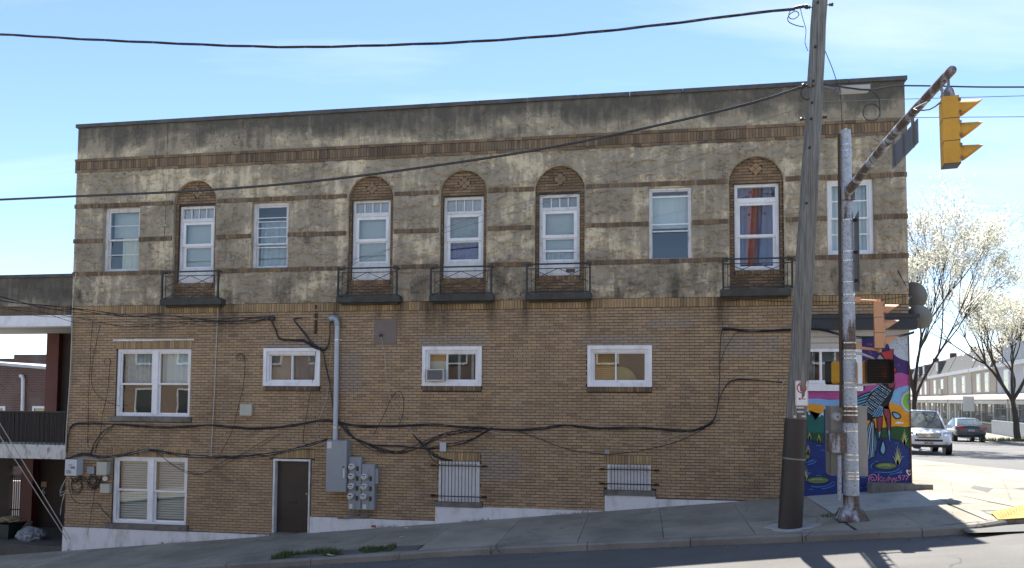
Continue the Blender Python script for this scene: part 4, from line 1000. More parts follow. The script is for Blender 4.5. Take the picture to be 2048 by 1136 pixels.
# signature
S = lambda pts: smooth2(pts, 4, False)
strokes('painted_signature', B, [S([(925, 850), (900, 845), (890, 870), (905, 890), (925, 880), (930, 850), (935, 885), (960, 880), (965, 840), (930, 812), (885, 825), (865, 870), (885, 920), (930, 922)]),
    [(990, 800), (988, 905)], [(1035, 838), (992, 868), (1035, 905)], S([(1072, 862), (1050, 860), (1042, 885), (1058, 900), (1075, 885), (1076, 860), (1080, 900)]), [(1098, 862), (1098, 900)], [(1100, 842), (1102, 845)], [(1120, 830), (1118, 900)], [(1105, 855), (1138, 853)],
    S([(1142, 855), (1150, 885), (1172, 880)]), S([(1175, 850), (1168, 890), (1150, 920)]), S([(1182, 852), (1190, 880), (1208, 878)]), S([(1212, 848), (1205, 890), (1188, 918)]), [(1205, 890), (1245, 888)],
    S([(1268, 850), (1255, 825), (1238, 838), (1245, 858), (1268, 846), (1262, 892)]), [(1283, 828), (1318, 826), (1295, 885)], [(1328, 830), (1368, 826), (1335, 885)]], 1.45, 'script', 8)
patch('painted_heart', B, smooth2([(1375, 828), (1340, 785), (1340, 758), (1362, 755), (1376, 772), (1392, 752), (1412, 758), (1412, 785)], 3), 'white', 8); patch('painted_heart', B, smooth2([(1376, 812), (1356, 784), (1364, 770), (1377, 782), (1392, 766), (1398, 784)], 3), 'maroon', 9)
# fascia, boards, window, sill, step
m_ = MB(); zt2, zb2 = at(1715, 630, -.14).z, at(1715, 659, -.14).z; m_.box(XM + .02, XR + .12, -.14, .25, zb2, zt2); m_.box(XM + .02, XR + .16, -.17, .25, zt2 - .07, zt2 + .012); m_.build('fascia', M_fascia, sf)
zA, zB, zC, zD = at(1660, 659).z, at(1660, 674).z, at(1660, 686).z, at(1660, 697).z
xW = at(1724, 730).x
for i, (z1, z0, y) in enumerate(((zA, zB, -.02), (zB, zC, -.012), (zC, zD, -.005))): m_ = MB(); m_.box(XM + .004, XR - .004 if i == 0 else xW, y, .2, z0 + .006, z1 - .004); m_.build('siding_board', M_beige, sf)
wz0 = at(1660, 767).z; h = [XM + .01, at(1716, 730).x, wz0, zD]; m_ = MB(); fr(m_, *h, .07, -.01, .12); xs_ = at(1642, 730).x; m_.box(xs_ - .025, xs_ + .025, .02, .09, h[2] + .07, h[3] - .07); win = m_.build('shop_window', M_white, sf)
pane(win, h[0] + .06, xs_ - .02, h[2] + .06, h[3] - .06, .05); pane(win, xs_ + .02, h[1] - .06, h[2] + .06, h[3] - .06, .05); backdrop(win, *h, .8); m_ = MB(); m_.box(xs_ + .05, h[1] - .08, .3, .31, h[2] + .08, h[3] - .08); m_.build('inner_screen', pmat('grey_screen', (.12, .13, .15), .8), win); cloth('curtain', win, xs_ - .35, xs_ - .08, h[2] + .08, h[3] - .08, .25, M_curtain, 4, .03)
m_ = MB(); m_.box(h[1], xW, -.012, .15, wz0 - .12, zD); m_.box(XM + .01, xW + .004, -.05, .15, at(1660, 782).z, wz0 - .004); m_.build('window_trim', M_white, sf)
m_ = MB(); m_.box(at(1735, 985).x, XR + .32, -.28, .03, 0.0, gz(XR, 0) + .11); m_.build('step', M_sill, sf)

# ---------------------------------------------------------------- wooden utility pole
M_wood = None
def wood_mat():
    m, t, b = base_mat('weathered_pole_wood')
    g = noise_n(t, wpos(t, (38, 38, 1.2)), 1.0, 5, .6); c = ramp(t, g, [(.3, (.065, .062, .055)), (.5, (.16, .155, .14)), (.7, (.27, .26, .235))])
    n2 = noise_n(t, wpos(t, (3, 3, .5)), 1.0, 4); c = mixc(t, mth(t, 'MULTIPLY', ramp(t, n2, [(.5, 0.), (.7, 1.)]), .5), c, (.13, .10, .07))
    L(t, c, b.inputs['Base Color']); b.inputs['Roughness'].default_value = .9; bump(t, b, g, .7, .012); return m
M_wood = wood_mat()
PY = -3.5
pb = at(1580, 1056, PY); pt_ = at(1640, -4, PY); ax = (pt_ - pb).normalized(); PLEN = (pt_ - pb).length + 2.2
def pole_at(py):
    """point of the pole's axis at photo row py"""
    a, b = 0.0, PLEN
    for _ in range(40):
        m = (a + b) / 2; p = pb + ax * m - CAM; v = PPY - FPX * p.dot(UP) / p.dot(FW)
        if v > py: a = m
        else: b = m
    return pb + ax * a
pole = empty('utility_pole', pb, label='weathered wooden utility pole with a brown wrapped foot', cat='utility pole')
m_ = MB(); n = 26; m_.tube([pb + ax * (PLEN * i / n - .5 * (i == 0)) + Vector((.006 * math.sin(i * 2.1), .006 * math.cos(i * 1.3), 0)) for i in range(n + 1)], [.187 - .068 * i / n for i in range(n + 1)], 20); m_.build('shaft', M_wood, pole, smooth=True)
hw = (pole_at(838) - pb).length
m_ = MB(); m_.tube([pb + ax * (-.3), pb + ax * .4, pb + ax * (hw * .5), pb + ax * hw], [.207, .204, .198, .194], 24); m_.build('wrap', pmat('dark_brown_wrap', (.030, .023, .018), .55, .2, 2, 60, .1), pole, smooth=True)
m_ = MB(); p_ = pole_at(917); m_.tube([p_ - ax * .012, p_ + ax * .012], [.2035, .2035], 24); m_.build('strap', pmat('grey_strap', (.22, .22, .22), .4, .4, metal=.6), pole)
m_ = MB(); cpts = []
for i in range(22):
    an = 2 * math.pi * i / 22; r_ = .44 + .07 * math.sin(3 * an + 1) + .05 * math.sin(7 * an) + rnd.uniform(-.03, .03); x, y = pb.x + .03 + r_ * math.cos(an), pb.y + .05 + r_ * .8 * math.sin(an); cpts.append(Vector((x, y, gz(x, y) + .004)))
m_.prism(cpts, (0, 0, .016)); m_.build('concrete_collar', pmat('pale_patch_concrete', (.42, .41, .40), .9, .15, 5, 60, .4), pole)
M_tag = pmat('aluminium_tag', (.5, .5, .5), .45, .15, metal=.5)
for py, dx_, w_, h_ in ((815, .02, .13, .03), (823, .03, .11, .03), (832, .09, .07, .035), (833, -.06, .04, .04)):
    p_ = pole_at(py); m_ = MB(); m_.box(p_.x + dx_ - w_ / 2, p_.x + dx_ + w_ / 2, p_.y - .2, p_.y - .19, p_.z - h_ / 2, p_.z + h_ / 2); m_.build('tag', M_tag, pole)
for py in (12, 100, 168, 178, 211, 243, 300, 410):
    p_ = pole_at(py); m_ = MB(); m_.lathe(p_ + Vector((-.06, -.125, 0)), (0, -1, 0), [(0, .022), (.03, .022), (.035, .012), (.07, .012)], 8); m_.build('bolt', M_iron, pole)
# hardware: clamp, insulators and hook at the cable attachments
for py, sx in ((14, -1), (12, 1), (170, -1), (238, -1), (236, 1)):
    p_ = pole_at(py) + Vector((sx * .16, -.02, 0)); m_ = MB(); m_.lathe(p_, (sx, 0, 0), [(-.06, .012), (0, .012), (.01, .035), (.03, .02), (.05, .035), (.07, .03), (.075, .008)], 10); m_.build('insulator', pmat('brown_insulator', (.06, .04, .03), .3, .2) if 'brown_insulator' not in bpy.data.materials else bpy.data.materials['brown_insulator'], pole)
# no parking sign on the pole
sp_ = pole_at(787); sgn = empty('no_parking_sign', sp_ + Vector((.17, -.12, 0)), label='white no parking sign with red arrow fixed to the wooden pole', cat='sign')
an = R(24); ux = Vector((math.cos(an), math.sin(an), 0)); nx = Vector((math.sin(an), -math.cos(an), 0)); sc_ = at(1603.5, 786.5, PY - .16)
SW, SH = .128, .222
def spt(u, v, k=0): return sc_ + ux * u + Vector((0, 0, 1)) * v + nx * (.002 * k)
def rrect(w, h, r, n=5): return [((w - r) * sx + r * math.cos(R(a0 + 90 * i / n)), (h - r) * sz + r * math.sin(R(a0 + 90 * i / n))) for sx, sz, a0 in ((1, 1, 0), (-1, 1, 90), (-1, -1, 180), (1, -1, 270)) for i in range(n + 1)]
m_ = MB(); m_.prism([spt(u, v) for u, v in rrect(SW, SH, .025)], nx * -.004); m_.build('plate', pmat('white_sign_face', (.72, .72, .70), .4, .05, 5), sgn)
M_sred = pmat('sign_red', (.42, .02, .03), .45, .1); M_sblk = pmat('sign_black', (.012, .012, .012), .45, .1)
def sring(m_, pts_o, pts_i, k):
    n = len(pts_o)
    for i in range(n): m_.poly([spt(*pts_o[i], k), spt(*pts_o[(i + 1) % n], k), spt(*pts_i[(i + 1) % n], k), spt(*pts_i[i], k)])
m_ = MB(); sring(m_, rrect(SW - .008, SH - .008, .02), rrect(SW - .014, SH - .014, .016), 1); m_.build('border', M_sred, sgn)
m_ = MB(); c = [(.098 * math.cos(R(a)), .095 + .098 * math.sin(R(a))) for a in range(0, 360, 12)]; c2 = [(x * .8, .095 + (y - .095) * .8) for x, y in c]; sring(m_, c, c2, 2); m_.build('ring', M_sred, sgn)
m_ = MB(); m_.poly([spt(-.03, .035, 1), spt(-.012, .035, 1), spt(-.012, .155, 1), spt(-.03, .155, 1)]); bo = [(-.012 + .052 * math.cos(R(a)), .121 + .034 * math.sin(R(a))) for a in range(-90, 91, 18)]; bi = [(-.012 + .032 * math.cos(R(a)), .121 + .018 * math.sin(R(a))) for a in range(-90, 91, 18)]
for i in range(len(bo) - 1): m_.poly([spt(*bo[i], 1), spt(*bo[i + 1], 1), spt(*bi[i + 1], 1), spt(*bi[i], 1)])
m_.build('letter', M_sblk, sgn)
m_ = MB(); m_.poly([spt(-.072, .155, 3), spt(-.058, .169, 3), spt(.072, .035, 3), spt(.058, .021, 3)]); m_.build('slash', M_sred, sgn)
m_ = MB(); m_.poly([spt(-.03, -.108, 1), spt(.075, -.108, 1), spt(.075, -.092, 1), spt(-.03, -.092, 1)]); m_.poly([spt(-.075, -.1, 1), spt(-.03, -.13, 1), spt(-.03, -.07, 1)]); m_.build('arrow', M_sred, sgn)

# ---------------------------------------------------------------- steel signal pole with mast arm
def steel_mat(name, rustiness):
    m, t, b = base_mat(name); n1 = noise_n(t, wpos(t, (14, 14, 14)), 1.6, 5, .65); n2 = noise_n(t, wpos(t, (5, 5, .9)), 1.0, 6, .65)
    c = ramp(t, n1, [(.35, (.25, .275, .31)), (.5, (.42, .45, .49)), (.7, (.52, .55, .59))]); k = ramp(t, n2, [(.62 - rustiness, 0.), (.72 - rustiness, 1.)])
    c = mixc(t, mth(t, 'MULTIPLY', k, .9), c, ramp(t, n1, [(.35, (.05, .028, .016)), (.65, (.15, .085, .05))])); L(t, c, b.inputs['Base Color']); b.inputs['Roughness'].default_value = .6; b.inputs['Metallic'].default_value = .25; bump(t, b, n1, .3, .008); return m
M_steel = steel_mat('spotted_galvanised_steel', -.06); M_rust = steel_mat('rusted_galvanised_steel', .22); M_band = pmat('bright_steel_band', (.62, .62, .62), .25, .15, 9, metal=.9)
QY = -3.1
qb = at(1703, 1028, QY); qt = at(1691.5, 264, QY); qx = (qt - qb); QL = qx.length; qx.normalize()
def sp_at(py):
    a, b = 0., QL
    for _ in range(40):
        m = (a + b) / 2; p = qb + qx * m - CAM; v = PPY - FPX * p.dot(UP) / p.dot(FW)
        if v > py: a = m
        else: b = m
    return qb + qx * a
def sr(p): t = (p - qb).length / QL; return .138 - .05 * t
spole = empty('signal_pole', qb, label='rust-stained grey steel signal pole with a mast arm over the road', cat='signal pole')
n = 16; m_ = MB(); m_.tube([qb + qx * (QL * i / n) for i in range(n + 1)], [.138 - .05 * i / n for i in range(n + 1)], 22); m_.lathe(qt, qx, [(0, .09), (.03, .085), (.05, .03)], 16); m_.build('shaft', M_steel, spole, smooth=True)
for y0, y1 in ((390, 440), (640, 700), (812, 846), (990, 1030)):
    a, b = sp_at(y1), sp_at(y0); m_ = MB(); m_.tube([a, (a + b) / 2, b], [sr(a) + .0025, sr(b) + .003, sr(b) + .0025], 22, caps=False); m_.build('rust_patch', M_rust, spole, smooth=True)
m_ = MB(); z0 = qb.z - .05
m_.prism([Vector((qb.x + s * .27, qb.y + t * .27, gz(qb.x, qb.y) - .06)) for s, t in ((-1, -1), (1, -1), (1, 1), (-1, 1))], (0, 0, .03)); bt = [Vector((qb.x + s * .26, qb.y + t * .26, gz(qb.x, qb.y) + .0)) for s, t in ((-1, -1), (1, -1), (1, 1), (-1, 1))]; tp = [Vector((qb.x + s * .17, qb.y + t * .17, gz(qb.x, qb.y) + .19)) for s, t in ((-1, -1), (1, -1), (1, 1), (-1, 1))]
i0 = len(m_.v); m_.v += [tuple(v) for v in bt + tp]; m_.f += [(i0, i0 + 1, i0 + 5, i0 + 4), (i0 + 1, i0 + 2, i0 + 6, i0 + 5), (i0 + 2, i0 + 3, i0 + 7, i0 + 6), (i0 + 3, i0, i0 + 4, i0 + 7), (i0 + 4, i0 + 5, i0 + 6, i0 + 7)]; m_.c += [0] * 5; m_.build('base_casting', M_rust, spole)
for py in (291, 303, 441, 504, 522, 565, 590, 607, 686, 701, 709, 717, 766, 775, 813, 822, 830, 862, 909, 919, 944, 951, 957):
    p_ = sp_at(py); m_ = MB(); r_ = sr(p_) + .005; m_.tube([p_ - qx * .011, p_ + qx * .011], r_, 22); m_.lathe(p_ + Vector((.05, -r_ * .93, 0)), (0, -1, 0), [(0, .012), (.02, .012)], 6); m_.build('band_clamp', M_band, spole, smooth=True)
# conduit riser strapped to its left side
m_ = MB(); pr = [sp_at(y) + Vector((-sr(sp_at(y)) - .035, -.02, 0)) for y in (268, 400, 560, 720, 815)]; m_.tube(pr, .026, 10); m_.build('conduit', pmat('brown_conduit', (.06, .035, .022), .6, .3, 5, 60, .2), spole, smooth=True)
m_ = MB(); c0 = sp_at(880) + Vector((-sr(sp_at(880)) - .06, -.05, 0)); m_.tube([sp_at(y) + Vector((-sr(sp_at(y)) - .075, -.05, 0)) for y in (910, 960, 1000)], .038, 10); m_.build('conduit', M_steel, spole, smooth=True)
# mast arm reaching out over the road towards the viewer
ab = sp_at(388); at_ = at(1903, 141, -8.55); m_ = MB(); na = 12
am = [ab + (at_ - ab) * (i / na) + Vector((0, 0, .06 * math.sin(math.pi * i / na))) for i in range(na + 1)]
m_.tube(am, [.082 - .028 * i / na for i in range(na + 1)], 16); m_.lathe(at_, (at_ - ab), [(0, .054), (.02, .05), (.03, .02)], 14); arm = m_.build('mast_arm', M_rust, spole, smooth=True)
m_ = MB(); m_.box(ab.x - .11, ab.x + .11, ab.y - .13, ab.y - .1, ab.z - .14, ab.z + .1); m_.obox(ab + Vector((0, -.06, -.02)), (.10, .10, .12), Matrix.Identity(3)); m_.build('arm_bracket', M_rust, spole)
for t in (.3, .55, .8): p_ = am[int(t * na)]; m_ = MB(); d_ = (at_ - ab).normalized(); r_ = .084 - .028 * t; m_.tube([p_ - d_ * .012, p_ + d_ * .012], r_, 16); m_.build('band_clamp', M_band, arm)
def along(px):
    best = min((abs(1024 + FPX * (am[0] + (am[-1] - am[0]) * (i / 200) - CAM).dot(RT) / (am[0] + (am[-1] - am[0]) * (i / 200) - CAM).dot(FW) - px), i) for i in range(201)); return am[0] + (am[-1] - am[0]) * (best[1] / 200)
# street name plate hung under the arm, seen almost edge on
M_alu = pmat('dull_aluminium', (.17, .18, .19), .5, .15, 4, metal=.3)
pa, pb2 = along(1783), along(1834); sgn2 = empty('street_name_sign', (pa + pb2) / 2, label='grey backed street name plate hung under the mast arm', cat='sign')
m_ = MB(); dz1 = Vector((0, 0, -.10)); dz2 = Vector((0, 0, -.42)); m_.prism([pa + dz1, pb2 + dz1, pb2 + dz2, pa + dz2], (.012, 0, 0)); m_.build('plate', M_alu, sgn2)
for t in (.12, .5, .88): p_ = pa + (pb2 - pa) * t; m_ = MB(); m_.bar(p_ + Vector((-.015, 0, -.03)), p_ + Vector((-.015, 0, -.44)), .03, .04); m_.build('hanger', M_alu, sgn2)
# sign back mounted along the pole
s0, s1 = sp_at(432), sp_at(578); m_ = MB(); sgb = empty('pole_sign', s1 + Vector((.2, 0, 0)), label='grey sign seen edge on beside the upper signal pole', cat='sign')
X_ = sr(s0) + .06; m_.prism([s0 + Vector((X_, -.16, .06)), s0 + Vector((X_ + .03, .30, 0)), s1 + Vector((X_ + .03, .30, 0)), s1 + Vector((X_, -.16, -.08))], (.006, 0, 0)); m_.build('plate', M_alu, sgb)
for p_ in (s0 - qx * .08, (s0 + s1) / 2, s1 + qx * .15): m_ = MB(); m_.box(p_.x + sr(p_) - .01, p_.x + X_, p_.y - .03, p_.y + .03, p_.z - .025, p_.z + .025); m_.build('bracket', M_iron, sgb)
# traffic signals
def signal_head(name, top, sec, wid, dep, face, m_body, label, tilt=0.0):
    """three-section head; face = direction the lenses look (unit, horizontal)"""
    o = empty(name, top, label=label, cat='traffic light', group='traffic signal heads'); f = Vector(face).normalized(); s = Vector((-f.y, f.x, 0)); u = Vector((math.sin(tilt) * s.x, math.sin(tilt) * s.y, math.cos(tilt)))
    M3 = Matrix((s, f, u)).transposed()
    for i in range(3):
        c = top - u * (sec * (i + .5)); m_ = MB(); m_.obox(c, (wid / 2, dep / 2, sec / 2 - .004), M3); m_.obox(c, (wid / 2 - .012, dep / 2 - .008, sec / 2), M3)
        hs = m_.build('housing', m_body, o)
        for sz in (-1, 1):
            m_ = MB(); m_.obox(c + f * (dep / 2 + .004) - s * (wid / 2 - .004) + u * (sz * sec * .28), (.012, .012, .02), M3); m_.build('hinge', M_rust, hs)
        m_ = MB(); m_.obox(c + f * (dep / 2 + .006) + s * (wid / 2 - .002), (.008, .014, .014), M3); m_.build('latch', M_rust, hs)
        m_ = MB(); m_.obox(c - u * (sec / 2), (wid / 2 + .001, dep / 2 + .001, .003), M3); m_.build('seam', M_iron, hs)
        lc = c + f * (dep / 2); m_ = MB(); m_.lathe(lc, f, [(-.01, wid * .43), (.012, wid * .43), (.014, wid * .40)], 18); m_.build('door_ring', m_body, hs)
        m_ = MB(); m_.lathe(lc, f, [(.0, wid * .38), (.02, wid * .36), (.03, wid * .2), (.034, .01)], 18); m_.build('lens', (M_lensr, M_lensy, M_lensg)[i], hs, smooth=True)
        m_ = MB(); m_.raw = True; K = 14; r0 = wid * .42                 # cutaway visor: long at the top, open below
        for k in range(K + 1):
            an = R(-30 + 240 * k / K); ln = wid * (1.02 * max(0.12, math.sin(an) * .55 + .5)); d_ = s * (math.cos(an) * r0) + u * (math.sin(an) * r0); m_.v += [tuple(lc + d_), tuple(lc + d_ + f * ln - u * .012), tuple(lc + d_ * .97 + f * ln - u * .012), tuple(lc + d_ * .97)]
        for k in range(K):
            for e in range(3): q = k * 4 + e; m_.f.append((q, q + 4, q + 5, q + 1)); m_.c.append(0)
        m_.build('visor', m_body, hs, smooth=True)
    return o, M3
M_lensr = pmat('red_lens', (.10, .01, .01), .2, .2); M_lensy = pmat('amber_lens', (.12, .06, .01), .2, .2); M_lensg = pmat('green_lens', (.01, .06, .04), .2, .2)
M_sigyel = pmat('signal_yellow', (.60, .31, .025), .5, .12, 4, dirt=(.3, .16, .03), dirt_amt=.4); M_sigtan = pmat('faded_signal_orange', (.60, .31, .16), .6, .08, 3)
tp_ = at(1897.5, 198, -8.45); sh1, M3 = signal_head('traffic_signal', tp_, .267, .235, .17, (.985, -.17, 0), M_sigyel, 'yellow three-lamp traffic signal hanging from the mast arm tip', tilt=R(2.5))
m_ = MB(); hg = at(1896, 150, -8.45); m_.tube([hg, tp_ + Vector((0, 0, .10))], .017, 8); m_.lathe(tp_ + Vector((0, 0, .02)), (0, 0, 1), [(-.02, .07), (.03, .065), (.09, .05), (.13, .02)], 12); m_.build('hanger', M_rust, sh1)
m_ = MB(); k_ = hg + Vector((-.07, 0, -.02))
for i in range(9): m_.lathe(k_ + Vector((0, 0, -.038 * i)), ((1, 0, 0) if i % 2 else (0, 1, 0)), [(-.006, .02), (.006, .02)], 8)
m_.build('chain', M_rust, sh1, kind='stuff')
m_ = MB(); m_.tube(smooth_path([k_ + Vector((-.02, 0, -.3)), k_ + Vector((-.12, .05, -.36)), k_ + Vector((-.28, .1, -.33)), along(1860) + Vector((0, 0, -.06))], .05), .008, 6); m_.build('signal_cable', M_iron, sh1)
p2 = at(1757, 605, QY - .05); sh2, M3 = signal_head('traffic_signal', p2, .277, .235, .16, (.98, -.2, 0), M_sigtan, 'faded orange traffic signal bracketed to the side of the steel pole')
for py, dz in ((600, .02), (693, -.86)):
    p_ = sp_at(py); q_ = Vector((p2.x, p2.y, p2.z + dz)); m_ = MB(); m_.tube([p_, q_], .026, 10); m_.lathe(q_ + Vector((0, 0, -.04)), (0, 0, 1), [(0, .035), (.08, .035)], 10); m_.box(p_.x + .09, p_.x + .2, p_.y - .06, p_.y + .04, p_.z - .045, p_.z + .045); m_.build('bracket_arm', M_sigtan, sh2, smooth=True)
# pedestrian signals
M_pedblk = pmat('black_ped_face', (.006, .006, .007), .35, .2); M_pedyel = pmat('ped_yellow', (.62, .30, .012), .5, .1)
def ped_signal(c, f, label, hand):
    o = empty('pedestrian_signal', c, label=label, cat='pedestrian signal', group='pedestrian signal heads'); f = Vector(f).normalized(); s = Vector((-f.y, f.x, 0)) * -1; u = Vector((0, 0, 1)); w = .225
    def rr(w_, h_, r_, d): return [c + s * x + u * z + f * d for x, z in rrect(w_, h_, r_)]
    m_ = MB(); m_.prism(rr(w, w * .93, .05, -.19), f * .19); m_.build('housing', M_pedyel, o)
    m_ = MB(); m_.prism(rr(w * 1.01, w * .95, .05, .001), f * .025); K = len(rr(w, w, .05, 0)); a_ = rr(w * 1.02, w * .96, .05, .02); b_ = rr(w * 1.02, w * .96, .05, .15); e_ = rr(w * .98, w * .92, .05, .15); m2 = MB()
    for i in range(K): j = (i + 1) % K; m2.poly([a_[i], a_[j], b_[j], b_[i]]); m2.poly([b_[i], b_[j], e_[j], e_[i]])
    fc = m_.build('face', M_pedblk, o); m2.raw = True; m2.build('hood', M_pedblk, o)
    if hand:
        m_ = MB(); gx, gz_ = -.09, .0       # red hand drawn by small lamps
        for i in range(9):
            for j in range(13):
                x, z = (i - 4) * .0125, (j - 6) * .0165; fing = j > 5 and i in (1, 3, 4, 6) or (j <= 5 and 1 <= i <= 6) or (j in (4, 5, 6) and i == 8) or (j in (3, 4) and i == 7)
                if fing: m_.lathe(c + s * (gx + x) + u * (gz_ + z) + f * .027, f, [(0, .0042), (.004, .003)], 5)
        mh, th, bh = base_mat('lit_red_hand'); bh.inputs['Base Color'].default_value = (.4, .03, .01, 1); bh.inputs['Emission Color'].default_value = (1, .16, .05, 1); bh.inputs['Emission Strength'].default_value = 0.03; m_.build('lit_hand', mh, fc)
        m_ = MB()
        for i in range(13): z = -.19 + .032 * i; m_.obox(c + u * z + f * .085, (.215, .05, .0012), Matrix((s, f, u)).transposed())
        m_.build('hood_louvre', M_pedblk, fc)
    return o
pc = at(1756.5, 743, QY - .1); ps = ped_signal(pc, (-.03, -1, 0), 'black pedestrian signal showing a red hand', True)
for py, zo in ((707, .23), (770, -.24)): p_ = sp_at(py); m_ = MB(); e_ = pc + Vector((-.02, .1, zo)); m_.tube([p_ + Vector((.1, 0, 0)), p_ + Vector((.2, 0, .0)), e_ + Vector((-.06, 0, .02)), e_ + Vector((0, 0, -.03 if zo > 0 else .03))], .022, 8); m_.build('bracket_arm', pmat('pale_grey_arm', (.5, .5, .52), .5) if 'pale_grey_arm' not in bpy.data.materials else bpy.data.materials['pale_grey_arm'], ps, smooth=True)
pc2 = at(1681, 746, QY + .25); ps2 = ped_signal(pc2, (-.55, .84, 0), 'yellow back of the pedestrian signal left of the steel pole', False)
m_ = MB(); p_ = sp_at(765); m_.tube([p_, pc2 + Vector((0, 0, -.2))], .022, 8); m_.build('bracket_arm', M_pedyel, ps2)
# control cabinet strapped behind the pole
M_cab = pmat('dull_aluminium_cabinet', (.34, .33, .31), .5, .12, 2.5, 50, .1, metal=.25, dirt=(.18, .16, .13), dirt_amt=.4)
cab = empty('control_cabinet', sp_at(950), label='aluminium control cabinet strapped behind the steel signal pole', cat='cabinet')
Yc = QY + .2; xm = 1697; zt2, zb2 = at(xm, 815, Yc).z, at(xm, 952, Yc).z; cx0, cx1 = at(1662, 880, Yc).x, at(1735, 880, Yc).x
m_ = MB(); m_.box(cx0, cx1, Yc, Yc + .38, zb2, zt2); m_.build('body', M_cab, cab); m_ = MB(); m_.box(cx0 - .012, cx1 + .012, Yc - .012, Yc + .4, zt2, zt2 + .03); m_.build('lid', M_cab, cab)
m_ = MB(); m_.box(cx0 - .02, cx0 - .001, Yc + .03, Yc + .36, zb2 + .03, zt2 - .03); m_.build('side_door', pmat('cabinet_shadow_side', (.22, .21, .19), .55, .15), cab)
m_ = MB(); z_ = at(1650, 880, Yc).z; m_.box(cx0 - .022, cx0 - .0205, Yc + .1, Yc + .28, z_ - .02, z_ + .16); m_.build('paper_notice', pmat('lilac_notice', (.5, .47, .55), .7), cab)
m_ = MB(); m_.box(cx1, cx1 + .006, Yc + .05, Yc + .3, at(1735, 890, Yc).z - .02, at(1735, 890, Yc).z + .02); m_.build('latch', M_iron, cab)
mtr = empty('small_meter', sp_at(835), label='small round meter on the control cabinet front', cat='meter'); p_ = at(1672, 833, Yc); m_ = MB(); m_.lathe(p_, (0, -1, 0), [(0, .085), (.03, .085), (.035, .075), (.12, .072), (.125, .03)], 18); m_.build('meter_body', pmat('meter_glass_grey', (.45, .46, .47), .25, .1), mtr, smooth=True)
m_ = MB(); m_.box(p_.x - .012, p_.x + .012, p_.y - .13, p_.y - .124, p_.z - .02, p_.z + .012); m_.build('meter_window', M_pedblk, mtr)
jb = empty('junction_box', sp_at(905), label='rusty junction box on the left of the steel pole', cat='junction box'); a, b = sp_at(905), sp_at(866); m_ = MB(); m_.box(a.x - .36, a.x - .1, a.y - .12, a.y + .1, a.z, b.z); m_.build('box', M_rust, jb); m_ = MB(); m_.box(a.x - .385, a.x - .36, a.y - .13, a.y + .11, a.z + .01, b.z - .01); m_.build('cover', M_rust, jb)
# lamp fixture on an arm right of the wooden pole
lf = empty('street_light', pole_at(172), label='long grey lamp fixture beside the top of the wooden pole', cat='street light'); p0, p1 = at(1679, 180, PY + .1), at(1738, 181, PY + .1); m_ = MB(); m_.box(p0.x, p1.x, p0.y - .09, p0.y + .09, p0.z - .045, p0.z + .04); m_.build('housing', pmat('pale_lamp_grey', (.40, .39, .36), .5, .1), lf)
m_ = MB(); m_.box(p0.x + .03, p1.x - .03, p0.y - .07, p0.y + .07, p0.z - .06, p0.z - .0455); m_.build('lens', pmat('lamp_lens', (.5, .5, .47), .2), lf)
m_ = MB()
for i in range(9): x = p0.x + .05 + i * .055; m_.box(x, x + .02, p0.y - .06, p0.y + .06, p0.z + .041, p0.z + .062)
m_.build('cooling_fins', M_alu, lf, kind='stuff'); m_ = MB(); m_.tube([pole_at(170), Vector((p0.x, p0.y, p0.z))], .022, 8); m_.box(p0.x - .07, p0.x - .001, p0.y - .05, p0.y + .05, p0.z - .05, p0.z + .04); m_.build('arm', M_alu, lf)

# ---------------------------------------------------------------- electrical gear on the wall
M_egrey = pmat('electrical_grey', (.27, .30, .32), .45, .06, 2, 40, .04, dirt=(.2, .2, .19), dirt_amt=.3)
M_label = pmat('label_paper', (.6, .6, .58), .6, .1, 30)
M_pvc = pmat('grey_plastic_conduit', (.44, .47, .51), .45, .06, 3)
M_pale = pmat('beige_plastic_box', (.42, .42, .36), .5, .08, 3)
M_dgrey = pmat('dark_cover', (.02, .022, .024), .35, .2)
def wbox(x0, x1, y0, y1, dep, wall=-.002):
    """box on the wall: photo outline of its front face, depth dep -> X0,X1,Z0,Z1,Yfront"""
    Y = wall - dep; ym, xm = (y0 + y1) / 2, (x0 + x1) / 2
    return at(x0, ym, Y).x, at(x1, ym, Y).x, at(xm, y1, Y).z, at(xm, y0, Y).z, Y
X0, X1, Z0, Z1, Y = wbox(652, 693, 881, 984, .26)
ec = empty('switch_cabinet', ((X0 + X1) / 2, 0, Z0), label='large grey electrical switch cabinet under the conduit', cat='electrical cabinet')
m_ = MB(); m_.box(X0, X1, Y + .02, -.002, Z0, Z1); m_.build('body', M_egrey, ec); m_ = MB(); m_.box(X0 + .006, X1 - .006, Y, Y + .019, Z0 + .006, Z1 - .008); m_.build('door', M_egrey, ec)
m_ = MB(); m_.box(X0 + .02, X0 + .13, Y - .002, Y, Z1 - .19, Z1 - .03); m_.build('label_sheet', M_label, ec); m_ = MB(); m_.box(X1 - .075, X1 - .035, Y - .03, Y, (Z0 + Z1) / 2 - .27, (Z0 + Z1) / 2 - .05); m_.build('handle', M_label, ec)
m_ = MB(); m_.lathe((X1 - .075, Y, (Z0 + Z1) / 2 - .01), (0, -1, 0), [(0, .02), (.03, .015)], 8); m_.build('lock', pmat('purple_seal', (.1, .03, .12), .4), ec)
m_ = MB(); m_.box(X0 - .05, X0 + .0, -.08, -.04, (Z0 + Z1) / 2 - .48, (Z0 + Z1) / 2 - .44); m_.build('side_lug', M_label, ec)
